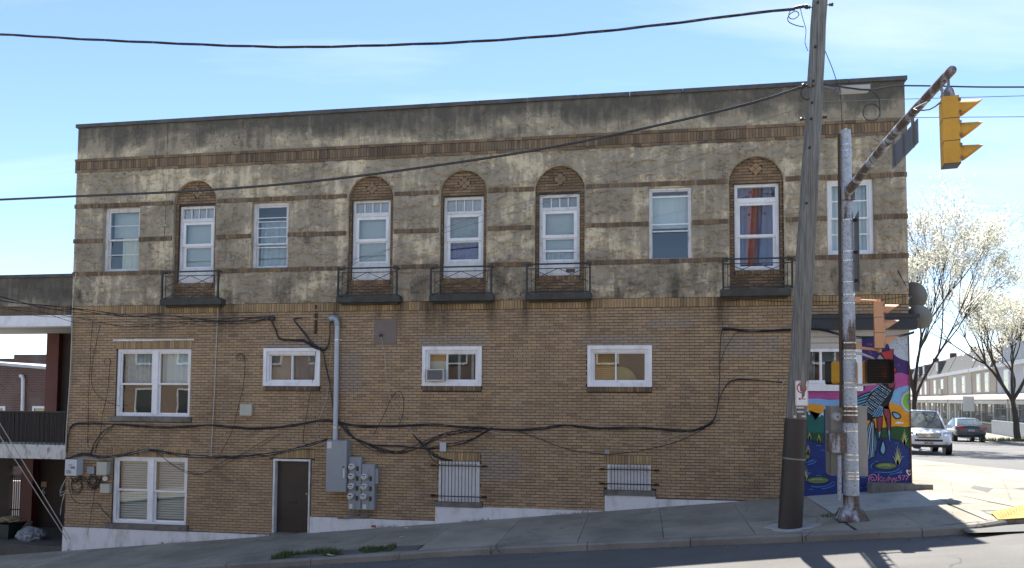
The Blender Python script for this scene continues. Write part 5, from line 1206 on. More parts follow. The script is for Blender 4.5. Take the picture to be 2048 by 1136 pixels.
for (x0, x1, y0, y1, ms, dep, lab) in ((696.5, 722.5, 914, 1019, ((702.3, 933), (701.5, 952.4), (701, 972), (700, 992)), .15, 'grey meter panel holding four round electricity meters'), (723.5, 749, 928.5, 1019.8, ((727.7, 953), (727, 973), (726, 993)), .15, 'grey meter panel holding three round electricity meters')):
    X0, X1, Z0, Z1, Y = wbox(x0, x1, y0, y1, dep); mb_ = empty('meter_panel', ((X0 + X1) / 2, 0, Z0), label=lab, cat='meter panel', group='electricity meter panels')
    m_ = MB(); m_.box(X0, X1, Y, -.002, Z0, Z1); m_.build('body', M_egrey, mb_)
    xs_ = X0 + (X1 - X0) * .56; m_ = MB(); m_.box(X0 + .012, xs_, Y - .012, Y - .001, Z0 + .01, Z1 - .1); m_.build('cover', M_egrey, mb_); m_ = MB(); m_.box(xs_ + .008, X1 - .01, Y - .009, Y - .001, Z0 + .01, Z1 - .02); m_.build('cover', M_egrey, mb_)
    for (px, py) in ms:
        p_ = at(px, py, Y - .05); c_ = Vector((p_.x + .02, Y - .012, p_.z)); m_ = MB(); m_.lathe(c_, (0, -1, 0), [(0, .088), (.025, .088), (.03, .08), (.032, .078)], 20); rg = m_.build('meter', M_egrey, mb_, smooth=True)
        m_ = MB(); m_.lathe(c_ + Vector((0, -.03, 0)), (0, -1, 0), [(0, .078), (.07, .074), (.085, .06), (.088, .01)], 20); m_.build('meter_glass', pmat('meter_face', (.58, .585, .57), .15, .08) if 'meter_face' not in bpy.data.materials else bpy.data.materials['meter_face'], rg, smooth=True)
        m_ = MB(); m_.box(c_.x - .045, c_.x + .045, c_.y - .12, c_.y - .118, c_.z + .012, c_.z + .036); m_.box(c_.x - .035, c_.x + .035, c_.y - .12, c_.y - .118, c_.z - .03, c_.z - .02); m_.build('meter_display', M_dgrey, rg)
        m_ = MB(); zb = c_.z - .09; m_.box(xs_ + .02, xs_ + .075, Y - .02, Y - .009, zb - .02, zb + .09); m_.build('breaker', M_dgrey, mb_)
    m_ = MB(); m_.box(X0 + .04, X0 + .12, Y - .016, Y - .0125, Z0 + .02, Z0 + .13); m_.build('label_sheet', M_label, mb_)
    for k in range(4 if len(ms) == 4 else 3):
        x = X0 + .07 + k * .062; m_ = MB(); e = Vector((at(675 + k * 3, 1036, -.05).x + (.12 if len(ms) == 3 else 0), -.06, at(690, 1037, -.05).z + .004 * k)); m_.tube(smooth_path([(x, Y + .06, Z0), (x - .01, Y + .06, Z0 - .08), (x - .09, -.07, Z0 - .16), e + Vector((.12, 0, 0)), e], .05), .011, 6); m_.build('lead', pmat('grey_lead', (.2, .2, .2), .5) if 'grey_lead' not in bpy.data.materials else bpy.data.materials['grey_lead'], mb_, smooth=True)
X0, X1, Z0, Z1, Y = wbox(749.5, 753.5, 938, 968, .12); m_ = MB(); m_.box(X0, X1 + .03, Y, -.002, Z0, Z1); m_.build('trough_box', M_egrey, label='narrow grey trough box right of the meters', cat='electrical box')
# service mast with weatherhead
cd_ = empty('service_conduit', at(672, 880, -.06), label='grey service conduit with a weatherhead running up the wall', cat='conduit')
p0, p1 = at(670.5, 881, -.08), at(674.5, 650, -.08); m_ = MB(); m_.tube([p0, p1], .058, 14); m_.build('pipe', M_pvc, cd_, smooth=True)
for py in (680, 855): p_ = p0 + (p1 - p0) * ((881 - py) / 231); m_ = MB(); m_.tube([p_ + Vector((0, 0, -.012)), p_ + Vector((0, 0, .012))], .063, 14); m_.box(p_.x - .1, p_.x + .1, -.03, -.003, p_.z - .012, p_.z + .012); m_.build('strap', M_band, cd_)
m_ = MB(); m_.tube([p1 + Vector((0, 0, -.03)), p1 + Vector((-.005, 0, .07)), p1 + Vector((-.04, -.02, .15)), p1 + Vector((-.11, -.04, .17)), p1 + Vector((-.17, -.05, .13))], [.07, .075, .08, .085, .07], 12); m_.build('weatherhead', pmat('weathered_aluminium', (.30, .36, .40), .4, .1, metal=.3), cd_, smooth=True)
def small_box(name, x0, x1, y0, y1, dep, m, label, cat='utility box', lid=True):
    X0, X1, Z0, Z1, Y = wbox(x0, x1, y0, y1, dep); o = empty(name, ((X0 + X1) / 2, 0, Z0), label=label, cat=cat); m_ = MB(); m_.box(X0 + .005, X1 - .005, Y + .02, -.002, Z0 + .005, Z1 - .005); m_.build('body', m, o); m_ = MB(); m_.box(X0, X1, Y, Y + .0195, Z0, Z1); m_.build('cover', m, o); return o, (X0, X1, Z0, Z1, Y)
small_box('utility_box', 479.5, 503, 808.5, 831, .09, M_pale, 'square beige box alone between the left windows and the conduit')
small_box('utility_box', 879.5, 892, 885, 903, .07, M_pvc, 'small pale grey box above the taller barred window')
small_box('utility_box', 1209, 1219, 900, 908, .06, M_egrey, 'tiny grey box above the shorter barred window')
bx, q = small_box('telephone_box', 130, 153, 919, 951, .25, pmat('white_steel_box', (.52, .55, .60), .45, .06), 'white box covered with torn stickers at the left corner')
for (u0, u1, v0, v1, c) in ((.3, .62, .62, .72, (.35, .36, .36)), (.5, .85, .42, .58, (.2, .2, .18)), (.12, .55, .12, .34, (.28, .30, .30)), (.28, .5, .4, .62, (.5, .5, .5))):
    m_ = MB(); m_.box(q[0] + (q[1] - q[0]) * u0, q[0] + (q[1] - q[0]) * u1, q[4] - .0035 - .0015 * u0, q[4] - .001, q[2] + (q[3] - q[2]) * v0, q[2] + (q[3] - q[2]) * v1); m_.build('sticker', pmat('sticker_%d' % int(u0 * 100), c, .7, .4, 60), bx)
small_box('telephone_box', 193, 213, 924, 950, .16, M_pale, 'beige box with rounded cover above the round dish'); small_box('telephone_box', 173.5, 188, 933, 948, .07, M_egrey, 'small grey box between the white and beige boxes'); small_box('telephone_box', 200, 218, 968, 986, .10, M_pale, 'beige box below the round dish, lowest of the left boxes')
m_ = MB(); m_.lathe(at(210.5, 957, -.06), (0.2, -1, 0), [(-.05, .03), (0, .065), (.012, .065), (.014, .04)], 16); m_.build('round_cover', M_label, smooth=True, label='round white cover hanging between two beige boxes', cat='cover')
# patched square, bracket bars, slots in the wall
X0, X1, Z0, Z1, Y = wbox(748.5, 793, 640, 688, .012); m_ = MB(); m_.box(X0, X1, Y, -.001, Z0, Z1); vp = m_.build('wall_patch', pmat('brown_board', (.17, .135, .115), .7, .12, 4, 40, .1), label='square brown board covering an old opening high in the brick', cat='board')
m_ = MB(); m_.lathe(at(762, 671, -.02), (0, -1, 0), [(0, .04), (.06, .035), (.065, .02)], 10); m_.build('vent_cap', M_dgrey, vp)
X0, X1, Z0, Z1, Y = wbox(629, 634, 610, 668, .02); rb = empty('rusty_bracket', ((X0 + X1) / 2, 0, Z0), label='broken rusty steel strip on the brick beside the weatherhead', cat='bracket')
for a, b in ((0, .48), (.54, .72), (.76, .80), (.86, 1)): m_ = MB(); m_.box(X0, X1, Y, -.002, Z0 + (Z1 - Z0) * a, Z0 + (Z1 - Z0) * b); m_.build('strip', pmat('rust', (.06, .03, .018), .95, .4, 9) if 'rust' not in bpy.data.materials else bpy.data.materials['rust'], rb)
X0, X1, Z0, Z1, Y = wbox(226, 387, 678, 682, .03); m_ = MB(); m_.box(X0, (X0 + X1) / 2, Y, -.002, Z0, Z1); m_.box((X0 + X1) / 2, X1, Y + .01, -.002, Z0 + .012, Z1 - .004); m_.build('awning_rail', M_oldwhite, label='broken white awning rail above the upper double window', cat='rail')
# air conditioner
X0, X1, Z0, Z1, Y = wbox(852, 887.5, 738, 762, .16); ac = empty('air_conditioner', ((X0 + X1) / 2, 0, Z0), label='small window air conditioner in the sliding window', cat='air conditioner'); m_ = MB(); m_.box(X0, X1, Y + .015, .2, Z0, Z1); m_.build('case', M_pale, ac); m_ = MB(); fr(m_, X0, X1, Z0, Z1, .03, Y, Y + .0145); m_.build('bezel', pmat('cream_plastic', (.5, .48, .43), .5), ac)
m_ = MB()
for i in range(16): z = Z0 + .035 + i * (Z1 - Z0 - .07) / 16; m_.box(X0 + .03, X1 - .03, Y + .006, Y + .012, z, z + .008)
m_.build('grille', M_alu, ac, kind='stuff'); m_ = MB(); m_.box(X0 + .03, X1 - .03, Y + .0125, Y + .0148, Z0 + .03, Z1 - .03); m_.build('coil', M_dgrey, ac)
# satellite dishes on the right corner
def dish(c, d, r, label):
    o = empty('satellite_dish', c, label=label, cat='satellite dish', group='dishes on the building corner'); d = Vector(d).normalized(); m_ = MB(); pr = [(.30 * r * (k / 8) ** 2, r * k / 8) for k in range(1, 9)]; m_.raw = False; m_.lathe(c, d, [(0.0, .01)] + pr + [(.30 * r + .008, r * 1.0)] + [(p[0] + .012, p[1]) for p in pr[::-1]] + [(.012, .01)], 28); m_.build('reflector', pmat('grey_dish', (.20, .21, .20), .5, .08) if 'grey_dish' not in bpy.data.materials else bpy.data.materials['grey_dish'], o, smooth=True)
    w_ = Vector((XR + .005, c.y + .1, c.z - .12)); m_ = MB(); m_.tube([c - d * .02, c - d * .12 + Vector((0, 0, -.05)), w_], .022, 8); m_.box(XR, XR + .03, c.y, c.y + .2, c.z - .25, c.z); m_.build('mount', M_alu, o)
    m_ = MB(); e = c + d * (r * 1.1) + Vector((0, 0, -r * .75)); m_.tube([c + Vector((0, 0, -r * .95)) + d * (.28 * r), e], .012, 6); m_.obox(e, (.03, .03, .05), Matrix.Identity(3)); m_.build('feed_arm', M_alu, o)
dish(at(1822, 592, .25) + Vector((.02, 0, 0)), (.80, .55, .25), .30, 'upper grey satellite dish seen edge on at the roof corner side'); dish(at(1836, 636, .1), (.62, .66, .35), .27, 'lower grey satellite dish turned away at the building corner')
# street litter
m_ = MB(); p_ = gnd(747, 1056); m_.lathe(p_ + Vector((-.05, 0, .04)), (1, .1, .05), [(0, .03), (.11, .042), (.112, .036), (.01, .026)], 12); m_.build('paper_cup', pmat('red_cup', (.3, .035, .03), .5, .4, 25), smooth=True, label='crushed red paper cup lying by the white foundation', cat='cup')
M_litter = pmat('white_litter', (.6, .6, .58), .7)
for (px, py, l_, d_) in ((813, 1058, .07, 'scrap of white paper uphill of the red cup'), (803, 1076, .09, 'scrap of white paper in the middle of the pavement'), (663, 1113, .14, 'scrap of white paper in the kerbside grass'), (863, 1111, .10, 'scrap of white paper in the gutter')):
    p_ = gnd(px, py, -.1 if py > 1110 and px > 800 else 0); m_ = MB(); P4 = [p_ + Vector((rnd.uniform(-1, 1) * l_ * .3 + sx * l_ * .5, sy * l_ * .35, .012 + rnd.uniform(0, .03))) for sx, sy in ((-1, -1), (0, -1.2), (1, -1), (1, 1), (0, .8), (-1, 1))]; m_.prism(P4, (0, 0, .003)); m_.build('paper_scrap', M_litter, label=d_, cat='litter', group='scraps of litter')
# kerbside grass patch
def grass_patch(name, x0, x1, yfn, n, hmax, label, m):
    mb = MB(); mb.raw = True
    for i in range(n):
        x = rnd.uniform(x0, x1); y0_, y1_ = yfn(x); y = rnd.uniform(y0_, y1_); dens = noise.noise(Vector((x * 2.1, y * 2.1, 3)))
        if dens < -.12: continue
        h_ = hmax * rnd.uniform(.35, 1) * (1 + dens); an = rnd.uniform(0, 6.28); w_ = rnd.uniform(.004, .008); ln = rnd.uniform(-.5, .5) * h_; b_ = Vector((x, y, gz(x, y) - .02)); dxy = Vector((math.cos(an), math.sin(an), 0))
        mb.poly([b_ - dxy * w_, b_ + dxy * w_, b_ + dxy * (w_ * .6 + ln * .4) + Vector((0, 0, h_ * .6)), b_ + dxy * ln + Vector((0, 0, h_))], rnd.random())
    return mb.build(name, m, kind='stuff', label=label, cat='grass')
def leafy(name, cols, tr=.3):
    m, t, b = base_mat(name); a = N(t, 'ShaderNodeAttribute', attribute_name='rnd'); L(t, ramp(t, a.outputs['Fac'], [(i / (len(cols) - 1), c) for i, c in enumerate(cols)]), b.inputs['Base Color']); b.inputs['Roughness'].default_value = .7; return m
M_grass = leafy('grass_blades', [(.035, .07, .015), (.06, .11, .025), (.10, .13, .04), (.14, .13, .06)])
quad_sheet('verge_soil', [(-7.56, -3.14), (-4.46, -3.2), (-4.46, -2.63), (-7.56, -2.63)], -.004, M_soil, 8, 3)
grass_patch('verge_grass', -7.5, -5.0, lambda x: (-3.14, -2.68), 4200, .11, 'tufts of green grass in the kerbside strip', M_grass)
grass_patch('kerb_weeds', 3.2, 3.9, lambda x: (-2.75, -2.45), 260, .07, 'low weeds in the pavement joint by the signal pole', M_grass)

# grit and leaf litter in the gutter, weeds along the wall foot
gr_ = MB(); gr_.raw = True
for i in range(2600):
    x = rnd.uniform(-15, 5.6); y = kerb_y(x) - abs(rnd.gauss(0, .07)) - .01 if rnd.random() < .75 else kerb_y(x) + .17 + rnd.random() * 2.9
    if noise.noise(Vector((x * 1.3, 0, 5))) < -.15 and rnd.random() < .7: continue
    z_ = (road_z(x, y) if y < kerb_y(x) else gz(x, y)) + .004; r_ = rnd.uniform(.004, .016); c_ = Vector((x, y, z_)); a = rnd.uniform(0, 6.28); p = [c_ + Vector((math.cos(a + k * 2.09) * r_, math.sin(a + k * 2.09) * r_, 0)) for k in range(3)]; t_ = c_ + Vector((0, 0, r_ * .7)); q = rnd.random() * .98 + .01
    for k in range(3): gr_.poly([p[k], p[(k + 1) % 3], t_], q)
gr_.build('gutter_grit', leafy('grit', [(.03, .028, .025), (.10, .085, .06), (.18, .15, .11), (.30, .29, .27)]), kind='stuff', label='grit and leaf litter along the kerb gutter', cat='grit')
wd = MB(); wd.raw = True
for i in range(900):
    x = rnd.uniform(XL, 3.2)
    if noise.noise(Vector((x * .9, 3, 1))) < .12: continue
    y = -.045 - abs(rnd.gauss(0, .02)); h_ = rnd.uniform(.02, .09); a = rnd.uniform(0, 6.28); v = Vector((math.cos(a), math.sin(a), 0)) * .006; b_ = Vector((x, y, gz(x, y))); wd.poly([b_ - v, b_ + v, b_ + Vector((rnd.uniform(-.04, .04), rnd.uniform(-.04, .0), h_))], rnd.random())
wd.build('wall_weeds', M_grass, kind='stuff', label='thin weeds growing along the foot of the building wall', cat='weeds')

# ---------------------------------------------------------------- cables
M_blk = pmat('black_cable', (.012, .012, .014), .38, .3, 6); M_wht = pmat('pale_cable', (.42, .40, .34), .5, .15, 6); M_gry = pmat('grey_wire', (.16, .16, .16), .45, .2, 6)
def cable(label, pts, r=.010, m=None, n=1, spread=.02, twist=0., Y=-.035, step=.12, sub=6, group=None, name='cable'):
    """pts: (px, py) on the wall or (px, py, Y); n strands lying together"""
    P3 = smooth_path([at(p[0], p[1], p[2] if len(p) > 2 else Y) for p in pts], step); o = None
    for k in range(n):
        ph = rnd.uniform(0, 6.28); f1, f2 = rnd.uniform(.6, 1.6), rnd.uniform(.5, 1.4); Q = []; s = 0.
        for i, p in enumerate(P3):
            if i: s += (p - P3[i - 1]).length
            if twist: a = 6.283 * s / twist + 6.283 * k / n; d = Vector((0, math.cos(a), math.sin(a))) * spread
            elif n > 1: e = min(1, s / .3); d = Vector((0, -abs(.5 * spread * math.sin(f2 * s * 3 + ph)), spread * math.sin(f1 * s * 2.2 + ph))) * e
            else: d = Vector((0, 0, 0))
            Q.append(p + d)
        m_ = MB(); m_.tube(Q, r, sub)
        if n == 1: return m_.build(name, m or M_blk, smooth=True, label=label, cat='cable', group=group)
        if o is None: o = empty(name + '_bundle', P3[0], label=label, cat='cable', group=group)
        m_.build('strand', m or M_blk, o, smooth=True)
    return o
AY = -3.62
cable('twisted black overhead cable sagging across the sky', [(-60, 66, AY), (60, 72, AY), (160, 78, AY), (330, 86, AY), (480, 92, AY), (620, 94, AY), (840, 88, AY), (980, 81, AY), (1100, 72, AY), (1200, 63, AY), (1300, 52, AY), (1400, 40, AY), (1500, 27, AY), (1570, 20, AY), (1590, 18, AY)], .0115, n=3, spread=.016, twist=3.4, step=.15)
cable('thick black cable slanting up across the upper floor to the pole', [(-60, 402, AY), (160, 392, AY), (400, 381, AY), (640, 361, AY), (900, 327, AY), (1100, 295, AY), (1300, 254, AY), (1500, 207, AY), (1606, 173, AY)], .024, pmat('glossy_black_cable', (.016, .016, .02), .25, .2), step=.3, sub=8)
cable('thin pale wire from the pole down to the middle balconies, upper of two', [(1603, 216, AY), (1480, 254, -3.0), (1300, 318, -2.2), (1100, 388, -1.4), (900, 452, -.7), (700, 531, -.15)], .005, M_gry, step=.4, sub=5); cable('thin pale wire from the pole down to the left balconies, lower of two', [(1601, 240, AY), (1480, 285, -3.0), (1200, 372, -2.1), (900, 462, -1.2), (620, 545, -.6), (440, 600, -.1)], .005, M_gry, step=.4, sub=5)
cable('black cable running right from the lamp fixture', [(1648, 168, PY - .1), (1700, 176, PY), (1742, 180, PY), (1790, 172, PY), (1870, 172, PY), (1960, 174, PY), (2110, 174, PY)], .014, step=.2); cable('thin wire crossing the sky right of the pole, upper of two', [(1645, 203, PY), (1850, 197, PY), (2110, 190, PY)], .006, M_gry, step=.5); cable('thin wire crossing the sky right of the pole, lower of two', [(1645, 237, PY), (1850, 235, PY), (2110, 233, PY)], .006, M_gry, step=.5)
cable('ring of black cable hanging left of the pole', [(1613 + 11 * math.cos(R(a)), 186 + 13 * math.sin(R(a)), PY - .1) for a in range(0, 375, 25)], .010, step=.05); cable('ring of black cable hanging right of the pole', [(1745, 184, PY), (1758, 198, PY), (1760, 232, PY)] + [(1743 + 17 * math.cos(R(a)), 225 + 17 * math.sin(R(a)), PY) for a in range(0, 365, 25)], .009, step=.05)
cable('loose wire tail dangling from the splice at the pole top', [(1590, 18, AY), (1580, 22, AY), (1578, 35, AY), (1588, 38, AY), (1598, 30, AY), (1592, 22, AY), (1578, 30, AY), (1576, 42, AY), (1590, 50, AY), (1608, 54, AY)], .008, step=.04); cable('thin wire hanging down the left of the pole top', [(1600, 14, AY), (1605, 35, AY), (1612, 60, AY), (1610, 85, AY), (1616, 102, AY)], .006, step=.06); cable('thin wire running down the right of the pole to the steel pole', [(1646, 92, PY), (1664, 135, PY), (1674, 165, PY), (1681, 190, PY + .2), (1684, 240, PY + .3), (1687, 268, QY)], .007, step=.1)
sp2 = MB(); c = at(1599, 14, AY); sp2.lathe(c, (1, 0, .1), [(-.1, .012), (-.06, .03), (.06, .03), (.1, .012)], 10); sp2.lathe(c + Vector((.1, 0, .0)), (1, 0, 0), [(-.04, .008), (0, .04), (.03, .04), (.05, .01)], 10); sp2.build('cable_clamp', M_iron, smooth=True, label='dark splice clamp left of the pole top', cat='clamp')
# service drop from the left and its loops to the weatherhead
cable('black service drop coming in from the left to the wall hook', [(-60, 580, -2.4), (0, 597, -2.0), (140, 620, -1.2), (300, 632, -.5), (430, 640, -.2), (540, 636, -.08)], .009, n=4, spread=.05, step=.2); cable('thin black wires crossing the porch top to the wall', [(-60, 598, -2.2), (0, 611, -1.8), (160, 641, -.8), (330, 650, -.3), (480, 643, -.06), (550, 634, -.06)], .006, n=3, spread=.07, step=.2)
cable('black cable loop from the wall hook to the splice', [(540, 636), (552, 660), (560, 678), (590, 681), (605, 681), (618, 687), (632, 697), (645, 700)], .013, n=3, spread=.02, step=.06); cable('thick black drip loops at the weatherhead', [(604, 636), (588, 640), (600, 655), (612, 670), (628, 690), (645, 700), (655, 695), (660, 672), (660, 650), (665, 641, -.14)], .012, n=4, spread=.03, step=.05, Y=-.09)
hk = MB(); c = at(545, 636, -.05); hk.box(c.x - .05, c.x + .05, -.09, -.002, c.z - .03, c.z + .03); hk.lathe(c + Vector((0, -.03, -.05)), (1, 0, 0), [(-.08, .012), (-.03, .03), (.03, .03), (.08, .012)], 8); hk.build('wall_hook', M_iron, label='black wall hook where the service drop ends', cat='hook')
# bundles across the brick
cable('long sagging black cable bundle across the middle of the brick wall', [(133, 905), (138, 868), (147, 849), (180, 847), (230, 848), (330, 855), (420, 851), (500, 857), (570, 853), (640, 841), (668, 843), (700, 850), (740, 853), (800, 852), (870, 850), (960, 856), (1030, 860), (1080, 858), (1128, 851), (1200, 857), (1290, 856), (1370, 862), (1400, 857), (1425, 843), (1435, 815), (1439, 760), (1440, 700), (1443, 664), (1452, 658), (1500, 662), (1580, 660), (1640, 659, -.2), (1690, 672, -.2), (1740, 675, -.2), (1800, 672, -.2), (1828, 664, -.16)], .0105, n=5, spread=.022, step=.15)
cable('lower dark cable bundle above the lower double window', [(132, 918), (170, 908), (200, 914), (240, 911), (285, 902), (310, 901), (340, 907), (400, 913), (470, 914), (540, 908), (600, 895), (655, 880)], .009, n=5, spread=.03, step=.12); cable('pale cable in the lower bundle above the lower double window', [(140, 915), (200, 917), (245, 912), (297, 901), (340, 909), (420, 915), (520, 912), (600, 898), (655, 884)], .008, M_wht, n=2, spread=.02, step=.12)
cable('black cables fanning right from the switch cabinet', [(705, 876), (725, 885), (750, 897), (790, 903), (830, 895), (880, 873), (930, 862), (965, 858)], .009, n=4, spread=.05, step=.1); cable('black cable bundle dropping from the conduit to the barred window', [(690, 848), (705, 872), (740, 886), (790, 893), (850, 899), (885, 893), (940, 880), (985, 857)], .009, n=3, spread=.035, step=.1); cable('black cables ending above the taller barred window', [(825, 868), (845, 888), (862, 905), (885, 918), (905, 921)], .010, n=3, spread=.03, step=.08); cable('black cable curling down to the left end of the barred window grille', [(845, 890), (858, 905), (865, 920), (880, 930)], .008, step=.06)
cable('thin black cable swagged below the long bundle at the right', [(1030, 860), (1080, 878), (1130, 897), (1180, 906), (1240, 907), (1320, 893), (1370, 877), (1420, 850), (1440, 838)], .008, step=.15); cable('thin pale cable swagged below the long bundle at the right', [(960, 862), (1050, 869), (1190, 868), (1210, 872), (1245, 884), (1290, 888), (1340, 874), (1385, 861)], .006, M_wht, step=.15); cable('black cable turning to the pole below the big bend', [(1400, 860), (1428, 840), (1440, 795), (1455, 768), (1475, 759), (1530, 761), (1565, 765)], .009, n=2, spread=.012, step=.1); cable('thin black wire cutting the corner of the big bend', [(1441, 725), (1452, 695), (1470, 668), (1480, 662)], .006, step=.1)
cable('thin black wire hanging from the rightmost balcony to the bend', [(1441, 592), (1443, 630), (1446, 658)], .006, step=.1); cable('thin dark wire along the soldier course at the right', [(1440, 602), (1500, 600), (1560, 603), (1640, 603), (1740, 602), (1815, 592)], .006, step=.2)
# single wires on the wall
cable('pale conduit line running down the brick left of the small window', [(438.5, 546), (437, 600), (434, 660), (430, 760), (426, 840), (422, 905), (424, 911), (418, 912)], .012, M_wht, step=.3); cable('pale cable running down the left corner of the building', [(152, 546), (148, 580), (145, 625), (143, 700), (139, 780), (134, 850), (131, 915)], .013, M_wht, n=2, spread=.015, step=.2, Y=-.05)
cable('pale cable draped below the leftmost upper window', [(152, 545), (165, 549), (185, 562), (207, 571), (240, 570), (280, 558), (310, 541), (328, 525), (325, 515), (336, 510)], .009, M_wht, n=2, spread=.012, step=.1); cable('short pale cable end hanging below the leftmost upper window', [(207, 571), (210, 584), (204, 600)], .008, M_wht, step=.05); cable('thin dark wire running down from the parapet left of the first arch', [(336, 250), (334, 340), (331, 430), (326, 520), (332, 538)], .005, step=.4)
cable('pale wire from the brown board down to the barred window', [(762, 672), (768, 700), (772, 740), (777, 785), (790, 815), (808, 845), (832, 872), (848, 890), (868, 918)], .006, M_wht, step=.15); cable('pale wire from the conduit strap to the brown board', [(683, 681), (710, 680), (730, 671), (750, 668), (762, 671)], .005, M_wht, step=.1); cable('tall black wire loop right of the conduit', [(748, 868), (765, 835), (782, 798), (793, 783), (803, 786), (808, 805), (804, 835), (796, 853)], .007, step=.08); cable('black wire hanging from a coil down past the beige box', [(474, 712), (482, 706), (489, 714), (485, 722), (475, 720), (472, 712), (485, 708), (490, 730), (486, 775), (476, 815), (465, 860), (442, 905)], .006, step=.08)
cable('black wire hanging down right of the first small window', [(632, 693), (628, 740), (618, 800), (608, 860), (607, 883), (615, 890)], .006, step=.15); cable('black wires slanting down behind the conduit', [(645, 698), (652, 730), (660, 770), (667, 815), (680, 845), (700, 870)], .009, n=3, spread=.04, step=.1); cable('pale wire hanging beside the conduit', [(664, 690), (658, 740), (655, 785), (643, 825), (632, 850), (630, 868), (642, 882)], .005, M_wht, step=.12)
cable('long thin black wires hanging on the left part of the brick', [(186, 640), (181, 720), (178, 800), (176, 890)], .005, n=2, spread=.05, step=.2); cable('black wire looped left of the upper double window', [(200, 650), (186, 720), (184, 770), (200, 795), (225, 808), (240, 812)], .006, step=.12); cable('coil of thin black wire left of the upper double window', [(215 + 7 * math.cos(R(a)), 724 + 7 * math.sin(R(a))) for a in range(0, 700, 40)] + [(218, 750), (214, 790), (205, 830), (200, 870), (190, 905)], .006, step=.05); cable('dark wires slanting between the long bundle and the boxes', [(228, 850), (205, 870), (188, 893), (180, 912)], .007, n=3, spread=.07, step=.1)
cable('black wire drooping from the boxes to the lower double window', [(137, 960), (140, 985), (150, 1003), (170, 1008), (195, 1006), (205, 1020), (225, 1040)], .007, step=.1); cable('tangle of black and grey wires under the left boxes', [(140, 952), (150, 965), (160, 955), (165, 975), (150, 985), (145, 965), (170, 958), (180, 975), (195, 965), (188, 950), (178, 960), (192, 975), (205, 955)], .006, n=4, spread=.06, step=.05); cable('ring of black cable under the left boxes', [(188 + 11 * math.cos(R(a)), 966 + 12 * math.sin(R(a))) for a in range(0, 740, 30)], .007, step=.04); cable('pale cable loop under the white sticker box', [(152, 951), (160, 958), (164, 968), (158, 976), (150, 968)], .007, M_wht, n=2, spread=.02, step=.04)
cable('pale wire hanging from the lowest beige box', [(211, 986), (211, 1005), (207, 1015), (213, 1020), (214, 1014)], .005, M_wht, step=.05); cable('pale wires tangled on the dark porch corner', [(133, 955, -.02), (124, 975, -.02), (121, 990, -.02), (130, 985, -.02), (125, 1005, -.02), (121, 1030, -.02)], .006, M_wht, n=3, spread=.04, step=.05); cable('thin black wire slanting down the lower wall at left', [(192, 960), (185, 1010), (175, 1070)], .005, step=.15)
for k, (a, b) in enumerate((((-30, 798), (140, 1078)), ((-30, 826), (134, 1080)))): cable('pale stay wire slanting down across the porch, ' + ('upper' if k == 0 else 'lower') + ' of two', [(a[0], a[1], -1.2), (b[0], b[1], -.1)], .011, M_wht, step=.5)
cable('thin dark swags from the window wires, lower left', [(310, 903), (350, 935), (400, 945), (450, 925), (500, 900), (560, 870)], .005, n=2, spread=.05, step=.15)
# hanging wires at the right corner
cable('two thin wires from the stucco to the corner dish', [(1784, 522), (1800, 550), (1816, 582)], .005, n=2, spread=.03, step=.1)
cable('grey spiral wire ends left of the pole', [(1566, 764), (1560, 758), (1563, 768), (1570, 760), (1563, 772), (1568, 776)], .006, M_wht, step=.03)

# ---------------------------------------------------------------- neighbouring house with an open two-level porch
nb_ = empty('porch_house', (XL - 1.5, 0, -1.6), label='neighbouring house with an open two level porch at the left edge', cat='building')
PXL = XL - 7.0; PD = 2.6
zp1, zp0, zb1, zb0 = at(70, 549).z, at(70, 612).z, at(70, 631).z, at(70, 653).z
zr1, zs1, zs0 = at(70, 822).z, at(70, 889).z, at(70, 917).z
M_stuc2 = stucco_mat('weathered_stucco_dark', zp0 - .2, zp1 - .3)
m_ = MB(); m_.box(PXL, XL - .004, .02, .3, zp0, zp1 - .08); m_.build('parapet', M_stuc2, nb_); m_ = MB(); m_.box(PXL, XL - .002, -.03, .34, zp1 - .08, zp1); m_.build('coping', M_coping, nb_)
m_ = MB(); m_.box(PXL, XL - .006, .02, .3, zb1, zp0 - .001); m_.build('band_mortar', M_mortar, nb_)
m_ = MB(); n = int((XL - PXL) / SP)
for i in range(n): m_.box(PXL + i * SP + .004, PXL + (i + 1) * SP - .004, .002, .03, zb1 + .004, zp0 - .004, rnd.random() * .98 + .01, skip='k')
m_.build('band_bricks', M_dkbrick, nb_, kind='stuff')
m_ = MB(); m_.box(PXL, XL - .008, -.02, .28, zb0, zb1 - .002); m_.build('beam', M_white, nb_)
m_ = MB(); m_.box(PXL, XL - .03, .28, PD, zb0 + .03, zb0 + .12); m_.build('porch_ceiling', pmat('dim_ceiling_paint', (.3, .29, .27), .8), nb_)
m_ = MB(); m_.box(PXL, XL - .01, -.06, PD + .1, zs0, zs1); m_.build('porch_floor', pmat('chipped_white_slab', (.58, .57, .54), .8, .1, 5, 40, .3, dirt=(.14, .12, .10), dirt_amt=.95), nb_)
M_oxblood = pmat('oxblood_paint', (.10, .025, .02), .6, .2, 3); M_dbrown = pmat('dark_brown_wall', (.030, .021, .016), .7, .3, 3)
px_ = at(94, 740, PD - .2).x, at(117, 740, PD - .2).x
m_ = MB(); m_.box(px_[0], px_[1] + .02, PD - .25, PD, zs1, zb0 + .03); m_.build('pillar', M_oxblood, nb_)
m_ = MB(); m_.box(px_[1] + .02, XL - .02, PD - .1, PD, zs1, zb0 + .03); m_.box(XL - .04, XL - .02, .05, PD - .1, zs1, zb0 + .03); m_.build('porch_side_wall', M_dbrown, nb_)
